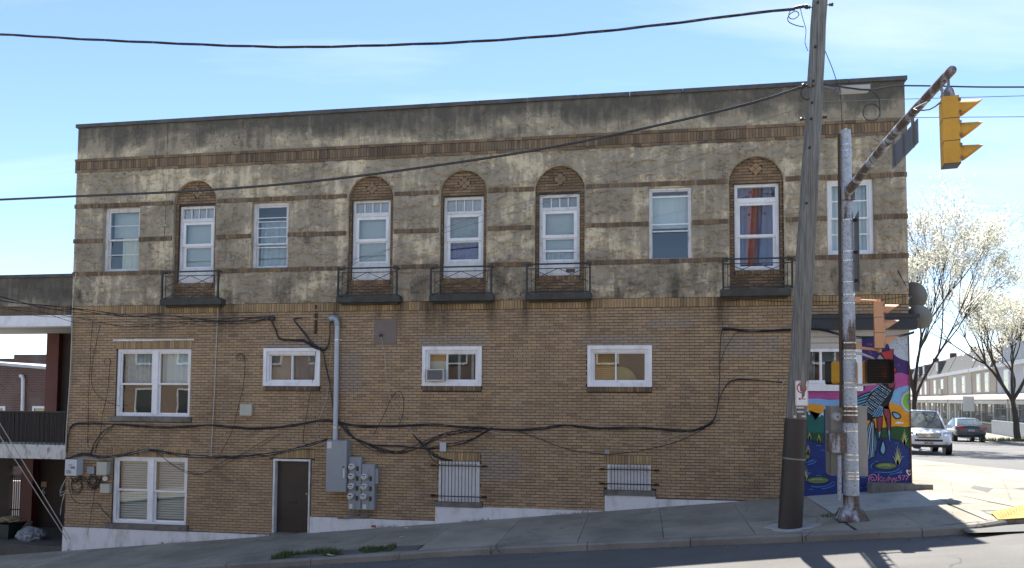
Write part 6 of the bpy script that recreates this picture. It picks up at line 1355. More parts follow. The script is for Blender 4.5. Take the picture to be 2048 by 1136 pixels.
# railing with boards behind
rl = MB(); rl.box(PXL, XL - .01, -.02, .02, zr1 - .035, zr1); rl.box(PXL, XL - .01, -.015, .015, zs1 + .05, zs1 + .075); rail = rl.build('railing', M_iron, nb_)
bm_ = MB().box(-.008, .008, -.008, .008, 0, zr1 - zs1 - .03).mesh('railing_bar'); bm_.materials.append(M_iron)
x = XL - .1
while x > XL - 3.2: inst('railing_bar', bm_, (x, 0, zs1 + .01), rail); x -= .125
m_ = MB(); xx = XL - .02
while xx > XL - 3.6: m_.box(xx - .145, xx - .004, .10, .12, zs1 + .04, zr1 - .02); xx -= .15
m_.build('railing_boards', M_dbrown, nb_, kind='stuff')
# lower level: dark back wall with a gate opening, house number
gzp = gz(XL - 1, 0)
gx0, gx1 = at(17, 985, PD).x, at(42, 985, PD).x; gzt = at(30, 932, PD).z
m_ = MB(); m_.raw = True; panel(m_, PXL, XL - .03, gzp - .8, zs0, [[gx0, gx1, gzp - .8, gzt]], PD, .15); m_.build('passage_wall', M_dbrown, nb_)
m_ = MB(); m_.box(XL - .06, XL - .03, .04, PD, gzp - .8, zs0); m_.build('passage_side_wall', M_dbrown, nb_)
m_ = MB(); m_.box(at(45, 1000, PD - .3).x, at(66, 1000, PD - .3).x, PD - .35, PD - .1, gzp - .8, zs0); m_.build('pier', M_oxblood, nb_)
gt = empty('passage_gate', (gx0, PD + .1, gzp - .3), label='black iron gate glowing bright at the end of the dark passage', cat='gate')
for i in range(6): x = gx0 + (gx1 - gx0) * (i + .5) / 6; m_ = MB(); m_.box(x - .01, x + .01, PD + .09, PD + .11, gzp - .6, gzt - .25); m_.build('gate_bar', M_iron, gt)
for z in (gzt - .3, gzt - 1.3): m_ = MB(); m_.box(gx0, gx1, PD + .085, PD + .115, z - .02, z + .02); m_.build('gate_rail', M_iron, gt)
m_ = MB(); c = at(88, 969, PD - .02); m_.box(c.x - .09, c.x + .09, PD - .03, PD - .005, c.z - .08, c.z + .08); m_.build('plaque', pmat('tan_plaque', (.36, .27, .2), .7), nb_)
# figure 6
m_ = MB(); c = at(87, 983, PD - .03)
pts = smooth_path([c + Vector((x, 0, z)) for x, z in ((.035, .07), (-.01, .075), (-.04, .03), (-.045, -.03), (-.02, -.07), (.025, -.07), (.045, -.035), (.03, .0), (-.01, .0), (-.04, -.025))], .02); m_.tube(pts, .011, 5); m_.build('house_number', M_label, nb_)
for i in range(4):
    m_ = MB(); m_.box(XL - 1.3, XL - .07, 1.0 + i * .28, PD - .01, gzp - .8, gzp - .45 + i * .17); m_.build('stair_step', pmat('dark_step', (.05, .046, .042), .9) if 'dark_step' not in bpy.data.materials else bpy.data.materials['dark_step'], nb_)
# bin and bags in the passage
b0 = at(14, 1075, .9); tb = empty('wheelie_bin', (b0.x, .9, gzp - .2), label='dark green rubbish bin in the passage corner', cat='bin'); m_ = MB(); zt2 = at(14, 1044, .9).z
for (s, z) in (((.26), gzp - .35), ((.31), zt2 - .06)): pass
m_.prism([Vector((b0.x - .31, .6, zt2 - .06)), Vector((b0.x + .31, .6, zt2 - .06)), Vector((b0.x + .26, .62, gzp - .4)), Vector((b0.x - .26, .62, gzp - .4))], (0, .6, 0)); m_.build('body', pmat('dark_green_plastic', (.012, .03, .025), .45), tb); m_ = MB(); m_.box(b0.x - .33, b0.x + .33, .57, 1.24, zt2 - .06, zt2 - .015); m_.build('lid', pmat('dark_lid', (.01, .018, .018), .4), tb)
def bag(name, c, rx, rz_, m, label, seed, cat='rubbish bag'):
    bm = bmesh.new(); bmesh.ops.create_icosphere(bm, subdivisions=4, radius=1)
    for v in bm.verts:
        d = noise.fractal(v.co * 2.2 + Vector((seed, 0, 0)), .8, 2.2, 5) * .28; v.co = v.co * (1 + d); v.co = Vector((v.co.x * rx, v.co.y * rx * .8, max(v.co.z, -.55) * rz_)) + c
    me = bpy.data.meshes.new(name); bm.to_mesh(me); bm.free(); me.materials.append(m); o = bpy.data.objects.new(name, me); COL.objects.link(o); worg[o] = Vector(); return tag(o, label, cat)
bag('rubbish_bag', at(60, 1071, .7), .36, .21, pmat('clear_bag', (.24, .26, .29), .3, .4, 14), 'crumpled pale plastic bag in the passage', 3.); bag('rubbish_bag', at(20, 1039, .9), .33, .09, pmat('tan_bag', (.26, .2, .12), .7, .3, 8), 'tan sack lying on top of the bin', 8.); m_ = MB(); m_.bar(at(38, 1070, .8), at(62, 1042, 1.1), .05, .12); m_.build('plank', pmat('old_plank', (.16, .12, .09), .8), label='old plank leaning beside the pale bag', cat='plank')
# houses seen through the upper porch opening
def brick_block(o, x0, x1, y0, y1, z0, z1, m=None):
    b = MB(); b.box(x0, x1, y0, y1, z0, z1); return b.build('wall', m or M_redwall, o)
def redwall():
    m, t, b = base_mat('old_red_brick_wall'); bt = N(t, 'ShaderNodeTexBrick'); g = N(t, 'ShaderNodeNewGeometry'); s_ = N(t, 'ShaderNodeSeparateXYZ'); L(t, g.outputs['Position'], s_.inputs[0]); cb = N(t, 'ShaderNodeCombineXYZ'); L(t, mth(t, 'ADD', s_.outputs['X'], s_.outputs['Y']), cb.inputs[0]); L(t, s_.outputs['Z'], cb.inputs[1]); L(t, cb.outputs[0], bt.inputs['Vector']); bt.inputs['Scale'].default_value = 1.0; bt.inputs['Brick Width'].default_value = .22; bt.inputs['Row Height'].default_value = .075; bt.inputs['Mortar Size'].default_value = .008
    bt.inputs['Color1'].default_value = (.16, .07, .05, 1); bt.inputs['Color2'].default_value = (.10, .05, .04, 1); bt.inputs['Mortar'].default_value = (.2, .18, .16, 1); n_ = noise_n(t, wpos(t, (.8, .8, .4)), 1.5, 5); c = mixc(t, mth(t, 'MULTIPLY', ramp(t, n_, [(.5, 0.), (.7, 1.)]), .5), bt.outputs['Color'], (.22, .2, .18)); L(t, c, b.inputs['Base Color']); b.inputs['Roughness'].default_value = .9; return m
M_redwall = redwall()
YB = 11.0
bh = empty('rear_brick_house', (at(30, 800, YB).x, YB, -2), label='old red brick house with a white downpipe behind the porch', cat='building')
xa, xb = at(-60, 760, YB).x, at(150, 760, YB).x; zt2 = at(30, 733, YB).z; brick_block(bh, xa, xb, YB, YB + 7, -4, zt2)
m_ = MB(); m_.prism([Vector((xa, YB - .15, zt2 + .28)), Vector((xb, YB - .15, zt2 - .1)), Vector((xb, YB - .15, zt2 - .22)), Vector((xa, YB - .15, zt2 + .16))], (0, 7.2, 0)); m_.build('roof_edge', pmat('pale_roof_edge', (.5, .52, .54), .6), bh)
p0, p1 = at(45, 822, YB - .1), at(46, 758, YB - .1); m_ = MB(); m_.tube(smooth_path([p0 + Vector((0, 0, -1)), p0, p1, p1 + Vector((-.12, 0, .12)), p1 + Vector((-.2, .1, .13))], .1), .07, 8); m_.build('downpipe', M_white, bh, smooth=True)
for (x0, x1, y0, y1) in ((-8, 10, 812, 850), (66, 94, 812, 850)):
    a, b = at(x0, y0, YB), at(x1, y1, YB); m_ = MB(); fr(m_, a.x, b.x, b.z, a.z, .09, YB - .04, YB + .1); w = m_.build('window', M_white, bh); m_ = MB(); m_.box(a.x + .08, b.x - .08, YB - .01, YB - .005, b.z + .08, a.z - .08); m_.build('pane', M_glassd, w)
YB2 = 19.0; bh2 = empty('rear_brick_house', (at(60, 715, YB2).x, YB2, -2), label='farther brick roofline beyond the rear brick house', cat='building'); xa = at(28, 710, YB2).x; brick_block(bh2, xa, xa + 14, YB2, YB2 + 6, -4, at(60, 709, YB2).z); m_ = MB(); m_.box(at(-40, 715, YB2).x, xa - .02, YB2 + .5, YB2 + 6, -4, at(10, 716, YB2).z); m_.build('wing', M_redwall, bh2)
# yard wall and sunlit ground behind the gate
m_ = MB(); m_.box(at(-20, 960, 8).x, at(90, 960, 8).x, 8, 8.2, -3, at(30, 962, 8).z); m_.build('yard_wall', pmat('pale_yard_wall', (.5, .42, .38), .9, .2, 3), label='pale yard wall seen through the passage gate', cat='wall')
fl_z = at(60, 1073, .7).z - .085
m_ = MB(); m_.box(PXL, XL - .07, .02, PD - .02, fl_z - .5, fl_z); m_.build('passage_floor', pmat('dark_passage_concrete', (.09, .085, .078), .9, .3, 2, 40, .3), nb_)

# ---------------------------------------------------------------- trees
M_bark = pmat('dark_bark', (.055, .045, .038), .95, .4, 6, 40, .6, stretch=(1, 1, .3))
M_bloss = leafy('white_blossom', [(.70, .68, .58), (.80, .78, .70), (.84, .83, .78), (.58, .60, .36), (.85, .84, .80)])
t_ = M_bloss.node_tree; b_ = t_.nodes['Principled BSDF']; tl_ = N(t_, 'ShaderNodeBsdfTranslucent'); tl_.inputs[0].default_value = (.85, .83, .72, 1); mx_ = N(t_, 'ShaderNodeMixShader'); mx_.inputs[0].default_value = .5   # petals let light through
L(t_, b_.outputs[0], mx_.inputs[1]); L(t_, tl_.outputs[0], mx_.inputs[2]); L(t_, mx_.outputs[0], t_.nodes['Material Output'].inputs['Surface'])
def make_tree(name, base, height, spread, seed, label, trunk_h=.25, blossom=True, lean=(0, 0), r0=.22, levels=5, nbl=9, group=None, density=1.0):
    rg = random.Random(seed); o = empty(name, base, label=label, cat='tree', group=group); tr = MB(); bl = MB(); bl.raw = True; tips = []
    def branch(p, d, ln, r, lv):
        n = 4 if lv < 3 else 3; pts = [p]; q = p.copy(); dd = d.copy()
        for i in range(n):
            dd = (dd + Vector((rg.uniform(-.16, .16), rg.uniform(-.16, .16), rg.uniform(-.05, .13)))).normalized(); q = q + dd * (ln / n); pts.append(q.copy())
        e = r * (.62 if lv < levels else .35); tr.tube(pts, [r + (e - r) * i / n for i in range(n + 1)], 8 if lv < 2 else (5 if lv < 4 else 3), caps=lv < 2)
        if lv >= levels - 3:
            for i in range(1, n + 1): tips.append((pts[i], lv))
        if lv >= levels: return
        k = rg.choice((2, 3, 3)) if lv > 0 else rg.choice((4, 5))
        for j in range(k):
            an = 6.283 * (j + rg.uniform(-.25, .25)) / k; out = rg.uniform(.35, .8) if lv > 0 else rg.uniform(.45, .85); sd_ = dd.orthogonal().normalized(); sd_ = Matrix.Rotation(an, 3, dd) @ sd_; nd = (dd + sd_ * out * spread + Vector((0, 0, .12))).normalized()
            st = pts[-1] if j < 2 else pts[rg.choice((-1, -2))]
            branch(st, nd, ln * rg.uniform(.62, .86) * (1.35 if lv == 0 else 1), e * rg.uniform(.7, .95), lv + 1)
        if lv > 0: branch(pts[-1], dd, ln * rg.uniform(.6, .8), e * .85, lv + 1)
    d0 = Vector((lean[0], lean[1], 1)).normalized(); L0 = height * trunk_h
    tr.tube([base + Vector((0, 0, -.3)), base + Vector((0, 0, .15))], [r0 * 1.35, r0 * 1.08], 10); branch(base, d0, L0, r0, 0)
    zm = max(p.z for p, _ in tips) - base.z; k_ = height / zm
    def sc(p): return base + (Vector(p) - base) * k_
    tr.v = [tuple(sc(p)) for p in tr.v]; tips = [(sc(p), lv) for p, lv in tips]
    tr.build('trunk', M_bark, o, smooth=True)
    if blossom:
        for (p, lv) in tips:
            if rg.random() > density: continue
            cl = noise.noise(p * .55)
            for k in range(int(nbl * (1 + cl * 1.6) + rg.random())):
                c = p + Vector((rg.gauss(0, .13), rg.gauss(0, .13), rg.gauss(0, .11))); a = Vector((rg.gauss(0, 1), rg.gauss(0, 1), rg.gauss(0, 1))).normalized(); b = a.orthogonal().normalized() * rg.uniform(.026, .055); e = a.cross(b).normalized() * rg.uniform(.024, .05)
                bl.poly([c - b - e, c + b - e * .6, c + b * .8 + e, c - b * .7 + e], rg.random())
        bl.build('crown', M_bloss, o, kind='stuff')
    return o
T1 = atd(2036, 879, 47); T1.z = gz(T1.x, T1.y) + .05
make_tree('blossom_tree', T1, 11.2, .95, 5, 'white blossoming tree with a dark leaning trunk across the side street', .27, r0=.25, lean=(-.14, -.03), group='blossoming street trees', nbl=2.2, density=.9, levels=6)
T2 = atd(1834, 895, 37); T2.z = gz(T2.x, T2.y)
make_tree('blossom_tree', T2, 12.4, .55, 21, 'white blossoming tree standing right behind the building corner', .27, r0=.19, lean=(.03, 0), group='blossoming street trees', nbl=1.3, levels=6)
T3 = Vector((at(72, 720, 24).x, 24, -2.2)); make_tree('bare_tree', T3, 7.0, .9, 3, 'bare leafless tree seen through the porch opening', .3, blossom=False, r0=.10, levels=5)
# verge grass at the tree foot
mb = MB(); mb.raw = True
for i in range(900):
    x, y = T1.x + rnd.gauss(0, .9), T1.y + rnd.gauss(0, .9); h_ = rnd.uniform(.08, .28); a = rnd.uniform(0, 6.28); v = Vector((math.cos(a), math.sin(a), 0)) * .02; b_ = Vector((x, y, gz(x, y) + .05)); mb.poly([b_ - v, b_ + v, b_ + v * .4 + Vector((rnd.uniform(-.05, .05), 0, h_))], rnd.random())
mb.build('verge_plants', M_grass, kind='stuff', label='low green plants at the foot of the far tree', cat='plants')

# ---------------------------------------------------------------- cars
M_tyre = pmat('tyre_rubber', (.018, .018, .018), .8, .2); M_rim = pmat('alloy_rim', (.45, .46, .47), .3, .1, metal=.7); M_cglass = pmat('car_glass', (.05, .06, .065), .05, .1, spec=.9); M_chrome = pmat('chrome', (.6, .6, .6), .12, .05, metal=1.); M_trim = pmat('black_trim', (.015, .015, .016), .5, .2); M_tail = pmat('tail_lamp_red', (.40, .02, .015), .15, .2, coat=.5); M_head = pmat('headlamp_glass', (.55, .56, .56), .08, .1); M_plate = pmat('number_plate', (.55, .53, .45), .4, .1)
def carpaint(name, c): return pmat(name, c, .28, .04, 2, 30, 0, coat=.8)
def loft(mb, rings, cap=True):
    n = len(rings[0]); i0 = len(mb.v)
    for r in rings: mb.v += [tuple(p) for p in r]
    for k in range(len(rings) - 1):
        for j in range(n): a = i0 + k * n + j; b = i0 + k * n + (j + 1) % n; mb.f.append((a, b, b + n, a + n)); mb.c.append(0)
    if cap: mb.f.append(tuple(i0 + j for j in range(n))[::-1]); mb.f.append(tuple(i0 + (len(rings) - 1) * n + j for j in range(n))); mb.c += [0, 0]
def ring(x, zb, zt, w, crown=.03, tuck=.06):
    h = zt - zb; return [(x, -w + tuck, zb), (x, -w, zb + h * .28), (x, -w, zb + h * .62), (x, -w + .035, zb + h * .88), (x, -w + .13, zt), (x, 0, zt + crown), (x, w - .13, zt), (x, w - .035, zb + h * .88), (x, w, zb + h * .62), (x, w, zb + h * .28), (x, w - tuck, zb)]
def car(name, loc, heading, paint, W, body, cabin, wheels, label, cat):
    """body stations (x, z bottom, z top, half width); cabin stations (x, z base, z top, half width base, half width top)"""
    o = empty(name, loc, heading, label=label, cat=cat); m_ = MB(); loft(m_, [ring(*s) for s in body]); bd = m_.build('body', paint, o, smooth=True, local=True)
    mod = bd.modifiers.new('sub', 'SUBSURF'); mod.levels = mod.render_levels = 2
    m_ = MB(); cr = [[(x, -wb, zb), (x, -(wb * .6 + wt * .4), zb + (zt - zb) * .55), (x, -wt, zt), (x, 0, zt + .02), (x, wt, zt), (x, (wb * .6 + wt * .4), zb + (zt - zb) * .55), (x, wb, zb)] for x, zb, zt, wb, wt in cabin]; loft(m_, cr); m_.build('windows', M_cglass, o, smooth=True, local=True)
    mid = cabin[1:-1]; m_ = MB(); loft(m_, [[(x, -wt - .012, zt - .035), (x, -wt - .004, zt + .008), (x, 0, zt + .038), (x, wt + .004, zt + .008), (x, wt + .012, zt - .035), (x, 0, zt - .01)] for x, zb, zt, wb, wt in mid]); m_.build('roof', paint, o, smooth=True, local=True)
    for sy in (-1, 1):
        for k, (a, b) in enumerate(((cabin[0], cabin[1]), (cabin[-1], cabin[-2]))): m_ = MB(); m_.bar((a[0], sy * a[3] * 1.0, a[1]), (b[0], sy * (b[4] + .008), b[2]), .07, .05); m_.build('pillar', paint, o, local=True)
        for x, zb, zt, wb, wt in mid[1:-1]: m_ = MB(); m_.bar((x, sy * (wb + .005), zb), (x, sy * (wt + .006), zt), .06, .03); m_.build('pillar', paint, o, local=True)
        xm_ = cabin[-2][0] - .05 if cabin[-1][0] > 0 else 0; m_ = MB(); m_.obox((cabin[-1][0] - .45, sy * (W / 2 + .07), cabin[-1][1] + .1), (.06, .09, .07), Matrix.Identity(3)); m_.build('mirror', paint, o, local=True)
    for x in wheels[:2]:
        for sy in (-1, 1):
            r = wheels[2]; yy = sy * (W / 2 - .11); m_ = MB(); m_.lathe((x, yy, r), (0, sy, 0), [(-.1, r * .7), (-.1, r * .96), (-.06, r), (.07, r), (.10, r * .95), (.105, r * .68)], 22); wh = m_.build('wheel', M_tyre, o, smooth=True, local=True); m_ = MB(); m_.lathe((x, yy, r), (0, sy, 0), [(.06, r * .67), (.09, r * .66), (.095, r * .6), (.07, r * .5), (.085, r * .15), (.09, .01)], 22); m_.build('rim', M_rim, wh, smooth=True, local=True)
            m_ = MB(); m_.lathe((x, yy, r + .01), (0, sy, 0), [(-.14, r * 1.12), (.085, r * 1.12)], 22); m_.build('wheel_arch', M_trim, o, local=True)
    return o
hd = math.atan2(CS.y, CS.x)
S1 = atd(1838, 903, 32.5); S1.z = gz(S1.x, S1.y) - .046
suvp = carpaint('white_car_paint', (.82, .82, .82))
suv = car('white_suv', S1, hd + math.pi + .02, suvp, 1.86, [(-2.28, .42, 1.0, .84), (-2.2, .36, 1.08, .90), (-1.2, .34, 1.08, .93), (0, .34, 1.08, .93), (.85, .34, 1.06, .93), (1.2, .34, 1.04, .93), (1.75, .34, .99, .90), (2.1, .36, .92, .85), (2.27, .42, .82, .76), (2.31, .46, .74, .70)], [(-2.15, 1.06, 1.08, .78, .70), (-1.9, 1.06, 1.66, .82, .66), (-.6, 1.06, 1.73, .84, .68), (.2, 1.06, 1.70, .84, .67), (1.15, 1.02, 1.06, .80, .68)], (-1.35, 1.38, .36), 'white SUV facing the viewer at the street corner', 'car')
def part(o, nm, m, fn, **kw): m_ = MB(); fn(m_); return m_.build(nm, m, o, local=True, **kw)
gr = part(suv, 'grille', M_trim, lambda m: m.prism([Vector((2.25, -.46, .88)), Vector((2.25, .46, .88)), Vector((2.3, .36, .70)), Vector((2.3, -.36, .70))], (.035, 0, 0)))
for z in (.745, .79, .835): part(gr, 'grille_bar', M_chrome, lambda m: m.box(2.3, 2.345, -.40, .40, z - .012, z + .012))
part(gr, 'badge', M_chrome, lambda m: m.lathe((2.335, 0, .79), (1, 0, 0), [(0, .07), (.012, .065), (.015, .03)], 16))
for sy in (-1, 1):
    part(suv, 'headlight', M_head, lambda m: m.prism([Vector((2.18, sy * .50, .92)), Vector((2.0, sy * .84, .95)), Vector((2.08, sy * .86, .76)), Vector((2.25, sy * .52, .74))], (.035, 0, 0))); part(suv, 'fog_lamp', M_head, lambda m: m.lathe((2.27, sy * .62, .52), (1, 0, 0), [(0, .06), (.03, .055)], 12)); part(suv, 'roof_rail', M_trim, lambda m: m.bar((-1.6, sy * .62, 1.76), (.1, sy * .62, 1.77), .04))
part(suv, 'lower_intake', M_trim, lambda m: m.box(2.27, 2.33, -.48, .48, .57, .64)); part(suv, 'bumper_skid', M_trim, lambda m: m.box(2.1, 2.29, -.66, .66, .34, .43)); npl = part(suv, 'number_plate', M_plate, lambda m: m.box(2.33, 2.345, -.16, .16, .455, .56)); part(npl, 'plate_text', M_sblk, kind='stuff', fn=lambda m: [m.box(2.345, 2.347, -.13 + i * .04, -.105 + i * .04, .48, .53) for i in range(7) if i != 3])
part(suv, 'windscreen_wiper', M_trim, lambda m: m.bar((1.14, -.5, 1.09), (1.05, .1, 1.12), .015))
S2 = atd(1927, 884, 49.5); S2.z = gz(S2.x, S2.y) - .046
sedp = carpaint('dark_blue_grey_car_paint', (.030, .042, .055))
sed = car('dark_sedan', S2, hd + .02, sedp, 1.76, [(-2.27, .44, .86, .70), (-2.2, .36, .98, .80), (-1.9, .3, 1.03, .86), (-1.3, .28, 1.0, .88), (0, .28, .96, .88), (.9, .28, .95, .88), (1.5, .28, .88, .86), (2.05, .3, .76, .80), (2.24, .38, .64, .70)], [(-1.85, .99, 1.02, .74, .66), (-1.05, .97, 1.40, .78, .56), (-.3, .95, 1.46, .80, .58), (.35, .95, 1.42, .80, .57), (1.25, .93, .96, .74, .62)], (-1.35, 1.32, .32), 'dark sedan seen from behind on the side street', 'car')
for sy in (-1, 1): part(sed, 'tail_light', M_tail, lambda m: m.prism([Vector((-2.24, sy * .42, .95)), Vector((-2.10, sy * .83, .97)), Vector((-2.08, sy * .87, .79)), Vector((-2.26, sy * .44, .78))], (-.06, 0, 0))); part(sed, 'exhaust', M_chrome, lambda m: m.lathe((-2.2, sy * .5, .32), (-1, 0, 0), [(0, .035), (.06, .035)], 10))
part(sed, 'spoiler', sedp, lambda m: m.box(-2.22, -2.0, -.68, .68, 1.055, 1.085)); part(sed, 'rear_bumper', M_trim, lambda m: m.box(-2.30, -2.1, -.70, .70, .32, .42)); npl = part(sed, 'number_plate', M_plate, lambda m: m.box(-2.285, -2.265, -.16, .16, .70, .80)); part(npl, 'plate_text', M_sblk, kind='stuff', fn=lambda m: [m.box(-2.288, -2.285, -.12 + i * .04, -.095 + i * .04, .725, .775) for i in range(6)])
part(sed, 'third_brake_light', M_tail, lambda m: m.box(-1.72, -1.70, -.12, .12, 1.06, 1.08))

# ---------------------------------------------------------------- far row houses across the side street
def hq(o0, o1, s0, s1, z0, z1, mb=None):
    mb = mb or MB(); mb.prism([Vector((*cs(o, s), z0)) for o, s in ((o0, s0), (o1, s0), (o1, s1), (o0, s1))], (0, 0, z1 - z0)); return mb
M_shingle = pmat('dark_shingle', (.10, .098, .095), .9, .3, 4); M_redroof = pmat('faded_red_shingle', (.34, .27, .235), .9, .2, 4)
def siding(name, c):
    m, t, b = base_mat(name); g = N(t, 'ShaderNodeNewGeometry'); s_ = N(t, 'ShaderNodeSeparateXYZ'); L(t, g.outputs['Position'], s_.inputs[0]); w = mth(t, 'FRACT', mth(t, 'MULTIPLY', s_.outputs['Z'], 6.5)); n_ = noise_n(t, wpos(t), 1.2, 4); L(t, ramp(t, n_, [(.3, tuple(v * .85 for v in c)), (.7, c)]), b.inputs['Base Color']); b.inputs['Roughness'].default_value = .7; bump(t, b, w, .5, .02); return m
GZ0 = -.30
M_cream = pmat('cream_trim', (.5, .465, .39), .6, .1, 2)
def row_house(s0, s1, wall, roofm, label, style, wins):
    o = empty('row_house', Vector((*cs(14.5, (s0 + s1) / 2), GZ0)), label=label, cat='house', group='row houses across the side street'); e = GZ0 + 6.3
    hq(14.5, 23, s0 + .01, s1 - .01, GZ0 - 1, e).build('wall', wall, o); hq(14.2, 14.52, s0, s1, e - .25, e + .12).build('cornice', M_oldwhite if style != 'bay' else M_shingle, o)
    if style == 'gable':
        mid = (s0 + s1) / 2; m_ = MB(); m_.prism([Vector((*cs(14.3, s0), e)), Vector((*cs(14.3, s1), e)), Vector((*cs(14.3, mid), e + 3.4))], Vector((*(Vector(cs(23, 0)) - Vector(cs(14.3, 0))), 0))); m_.build('gable', wall, o)
        for a, b in ((s0 - .3, mid), (s1 + .3, mid)): m_ = MB(); m_.prism([Vector((*cs(14.0, a), e - .15)), Vector((*cs(14.0, b), e + 3.5)), Vector((*cs(23, b), e + 3.5)), Vector((*cs(23, a), e - .15))], (0, 0, .15)); m_.build('roof', roofm, o)
    else:
        m_ = MB(); m_.prism([Vector((*cs(14.5, s0), e + .12)), Vector((*cs(15.6, s0), e + 2.3)), Vector((*cs(23, s0), e + 2.4)), Vector((*cs(23, s0), e + .12))], Vector((*(Vector(cs(14.5, s1)) - Vector(cs(14.5, s0))), 0))); rf = m_.build('roof', roofm, o)
        for s in {'mansard': ((s0 * .5 + s1 * .5),), 'bay': ((s0 * .7 + s1 * .3), (s0 * .3 + s1 * .7)), 'plain': ()}[style]: hq(14.45, 16, s - 1.1, s + 1.1, e + .5, e + 2.0).build('dormer', roofm, rf); m_ = hq(14.38, 14.46, s - .7, s + .7, e + .6, e + 1.8); m_.build('dormer_window', M_oldwhite, rf)
        hq(17.5, 18.3, s0 + .6, s0 + 1.6, e + 2.3, e + 3.6).build('chimney', M_redbrick, rf)
    for s in wins:
        w = hq(14.42, 14.52, s - .95, s + .95, GZ0 + 3.75, GZ0 + 5.75).build('window', M_white, o); hq(14.40, 14.425, s - .75, s + .75, GZ0 + 3.95, GZ0 + 4.7).build('pane', M_cglass, w); hq(14.40, 14.425, s - .75, s + .75, GZ0 + 4.8, GZ0 + 5.58).build('pane', M_cglass, w)
    # porch
    pf = hq(12.3, 14.49, s0 + .1, s1 - .1, GZ0 - 1, GZ0 + .75).build('porch', M_walktan, o)
    m_ = MB(); m_.prism([Vector((*cs(12.0, s0), GZ0 + 2.95)), Vector((*cs(14.5, s0), GZ0 + 3.55)), Vector((*cs(14.5, s0), GZ0 + 3.4)), Vector((*cs(12.0, s0), GZ0 + 2.85))], Vector((*(Vector(cs(12, s1)) - Vector(cs(12, s0))), 0))); m_.build('porch_roof', M_redroof, o); hq(12.05, 12.3, s0 + .05, s1 - .05, GZ0 + 2.55, GZ0 + 2.84).build('porch_beam', M_cream, o)
    n = 3
    for i in range(n + 1): s = s0 + .4 + (s1 - s0 - .8) * i / n; hq(12.1, 12.35, s - .22, s + .22, GZ0 + .75, GZ0 + 2.56).build('porch_post', M_cream, o)
    dr = hq(14.4, 14.5, (s0 + s1) / 2 - .6, (s0 + s1) / 2 + .6, GZ0 + .76, GZ0 + 2.7).build('door', M_white, o); hq(14.38, 14.402, (s0 + s1) / 2 - .3, (s0 + s1) / 2 + .3, GZ0 + 1.6, GZ0 + 2.4).build('door_glass', M_cglass, dr)
    for s in (s0 + 2.5, s1 - 2.5): w = hq(14.42, 14.5, s - .9, s + .9, GZ0 + 1.3, GZ0 + 2.6).build('window', M_white, o); hq(14.40, 14.425, s - .7, s + .7, GZ0 + 1.45, GZ0 + 2.45).build('pane', M_cglass, w)
    return o
tan_s, cream_s, pale_s = siding('tan_siding', (.40, .34, .255)), siding('cream_siding', (.47, .43, .35)), siding('pale_grey_siding', (.42, .43, .43))
row_house(69, 83.6, cream_s, M_shingle, 'cream sided row house with a porch and two tall upper windows', 'plain', (73, 78.5)); row_house(84, 98.6, tan_s, M_shingle, 'tan sided row house with a porch, second from the tree', 'mansard', (87.5, 93.5)); row_house(99, 114, siding('pinkish_brick_face', (.42, .30, .27)), M_shingle, 'pinkish row house with dark bay farthest down the side street', 'bay', (102, 107)); row_house(42, 57, pale_s, M_shingle, 'pale grey gabled house behind the blossoming tree', 'gable', (46, 53)); row_house(114.5, 130, cream_s, M_shingle, 'row house at the far end of the side street', 'mansard', (118, 124)); row_house(57.4, 68.6, tan_s, M_shingle, 'narrow tan row house between the gabled house and the cream one', 'plain', (61, 65)); row_house(26, 41.5, siding('grey_siding', (.40, .40, .40)), M_shingle, 'grey house at the right edge behind the tree', 'gable', (30, 37))
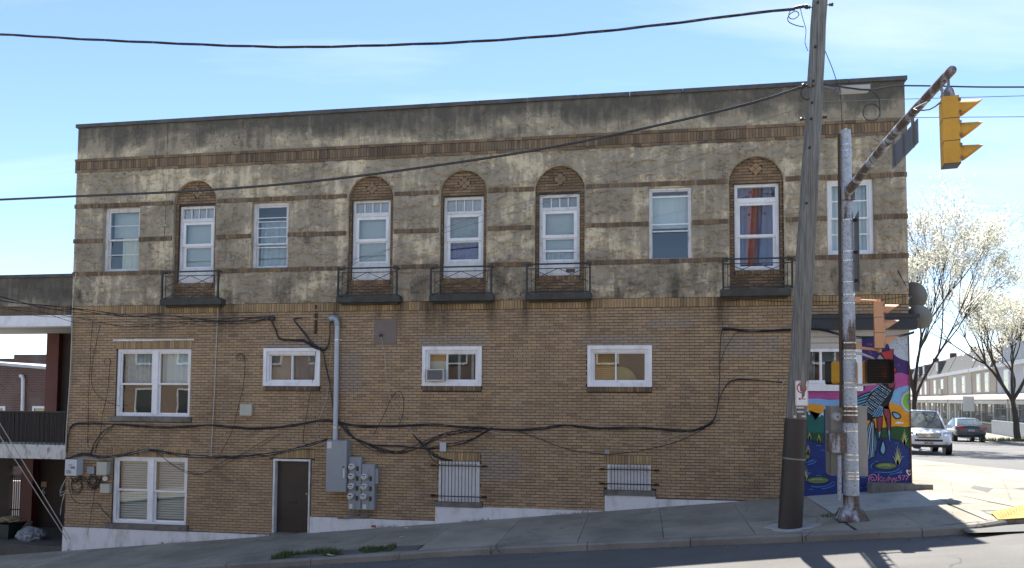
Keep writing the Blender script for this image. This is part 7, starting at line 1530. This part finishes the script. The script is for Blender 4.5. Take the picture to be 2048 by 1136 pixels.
# window unit in the tan house, retaining wall, iron fence
hq(14.1, 14.42, 86.7, 88.3, GZ0 + 3.76, GZ0 + 4.4).build('window_air_conditioner', M_pale, label='air conditioner in an upper window of the tan row house', cat='air conditioner')
hq(10.9, 11.2, 30, 42, -.6, .95).build('retaining_wall', pmat('grey_block_wall', (.36, .37, .37), .9, .12, 2), label='low grey retaining wall left of the far tree', cat='wall')
hq(11.2, 14.4, 30, 60, -.6, .6).build('front_garden', M_soil, kind='structure')
fn = empty('iron_fence', Vector((*cs(11.05, 50), 0)), label='black iron picket fence in front of the row houses', cat='fence'); fm = MB().box(-.013, .013, -.013, .013, 0, 1.05).mesh('picket'); fm.materials.append(M_iron)
for i in range(66): s = 33 + i * .36; inst('picket', fm, Vector((*cs(11.05, s), .95 if s < 42 else .55)), fn)
for z in (.2, .95): m_ = MB(); m_.bar((*cs(11.05, 33), .95 + z), (*cs(11.05, 42), .95 + z), .04); m_.bar((*cs(11.05, 42), .55 + z), (*cs(11.05, 56.7), .55 + z), .03); m_.build('fence_rail', M_iron, fn)
m_ = MB(); p_ = Vector((*cs(10.2, 47), -.1)); st = empty('street_sign', p_, label='pale street sign on a post in front of the row houses', cat='sign'); m_.tube([p_, p_ + Vector((0, 0, 2.9))], .04, 8); m_.build('post', M_iron, st); m_ = MB(); m_.box(p_.x - .45, p_.x + .45, p_.y - .04, p_.y, p_.z + 1.7, p_.z + 3.0); m_.build('plate', M_label, st)
# houses behind the viewer, added for pane reflections; tan walls lightened for warm bounce
op = empty('added_opposite_houses', (0, -24, 0), label='row of red and tan houses behind the viewer, added for reflections and warm bounce', cat='house')
M_tanwall = pmat('light_tan_brick_wall', (.30, .225, .165), .9, .15, 1.2, 30, .2)
for q, (x0, x1, h_) in enumerate(((-44, -31, 7.4), (-30.9, -20, 8.4), (-19.9, -9, 7.6), (-8.9, 2, 8.6), (2.1, 13, 7.8), (13.1, 24, 8.4), (24.1, 40, 7.6))):
    w_ = MB(); w_.box(x0, x1, -34, -24, -6, h_); wl = w_.build('wall', M_tanwall if q % 2 else M_redwall, op); m_ = MB(); m_.box(x0, x1 - .02, -24.25, -23.99, h_ - .3, h_ + .15); m_.build('cornice', M_oldwhite, op)
    n = 4
    for i in range(n):
        for z in (1.0, 4.3): xx = x0 + (x1 - x0) * (i + .5) / n; m_ = MB(); fr(m_, xx - .6, xx + .6, z, z + 1.9, .1, -24.0, -23.93); wv_ = m_.build('window', M_white, op); m_ = MB(); m_.box(xx - .5, xx + .5, -23.99, -23.97, z + .1, z + 1.8); m_.build('pane', M_cglass, wv_)
for (x, y, sd_, lab) in ((-17, -21.5, 8, 'bare street tree across the road mirrored in the left windows'), (3.5, -21.2, 12, 'bare street tree across the road mirrored in the right windows')): make_tree('bare_tree', Vector((x, y, gz(x, y))), 8.5, .9, sd_, lab, .3, blossom=False, r0=.16, levels=5)
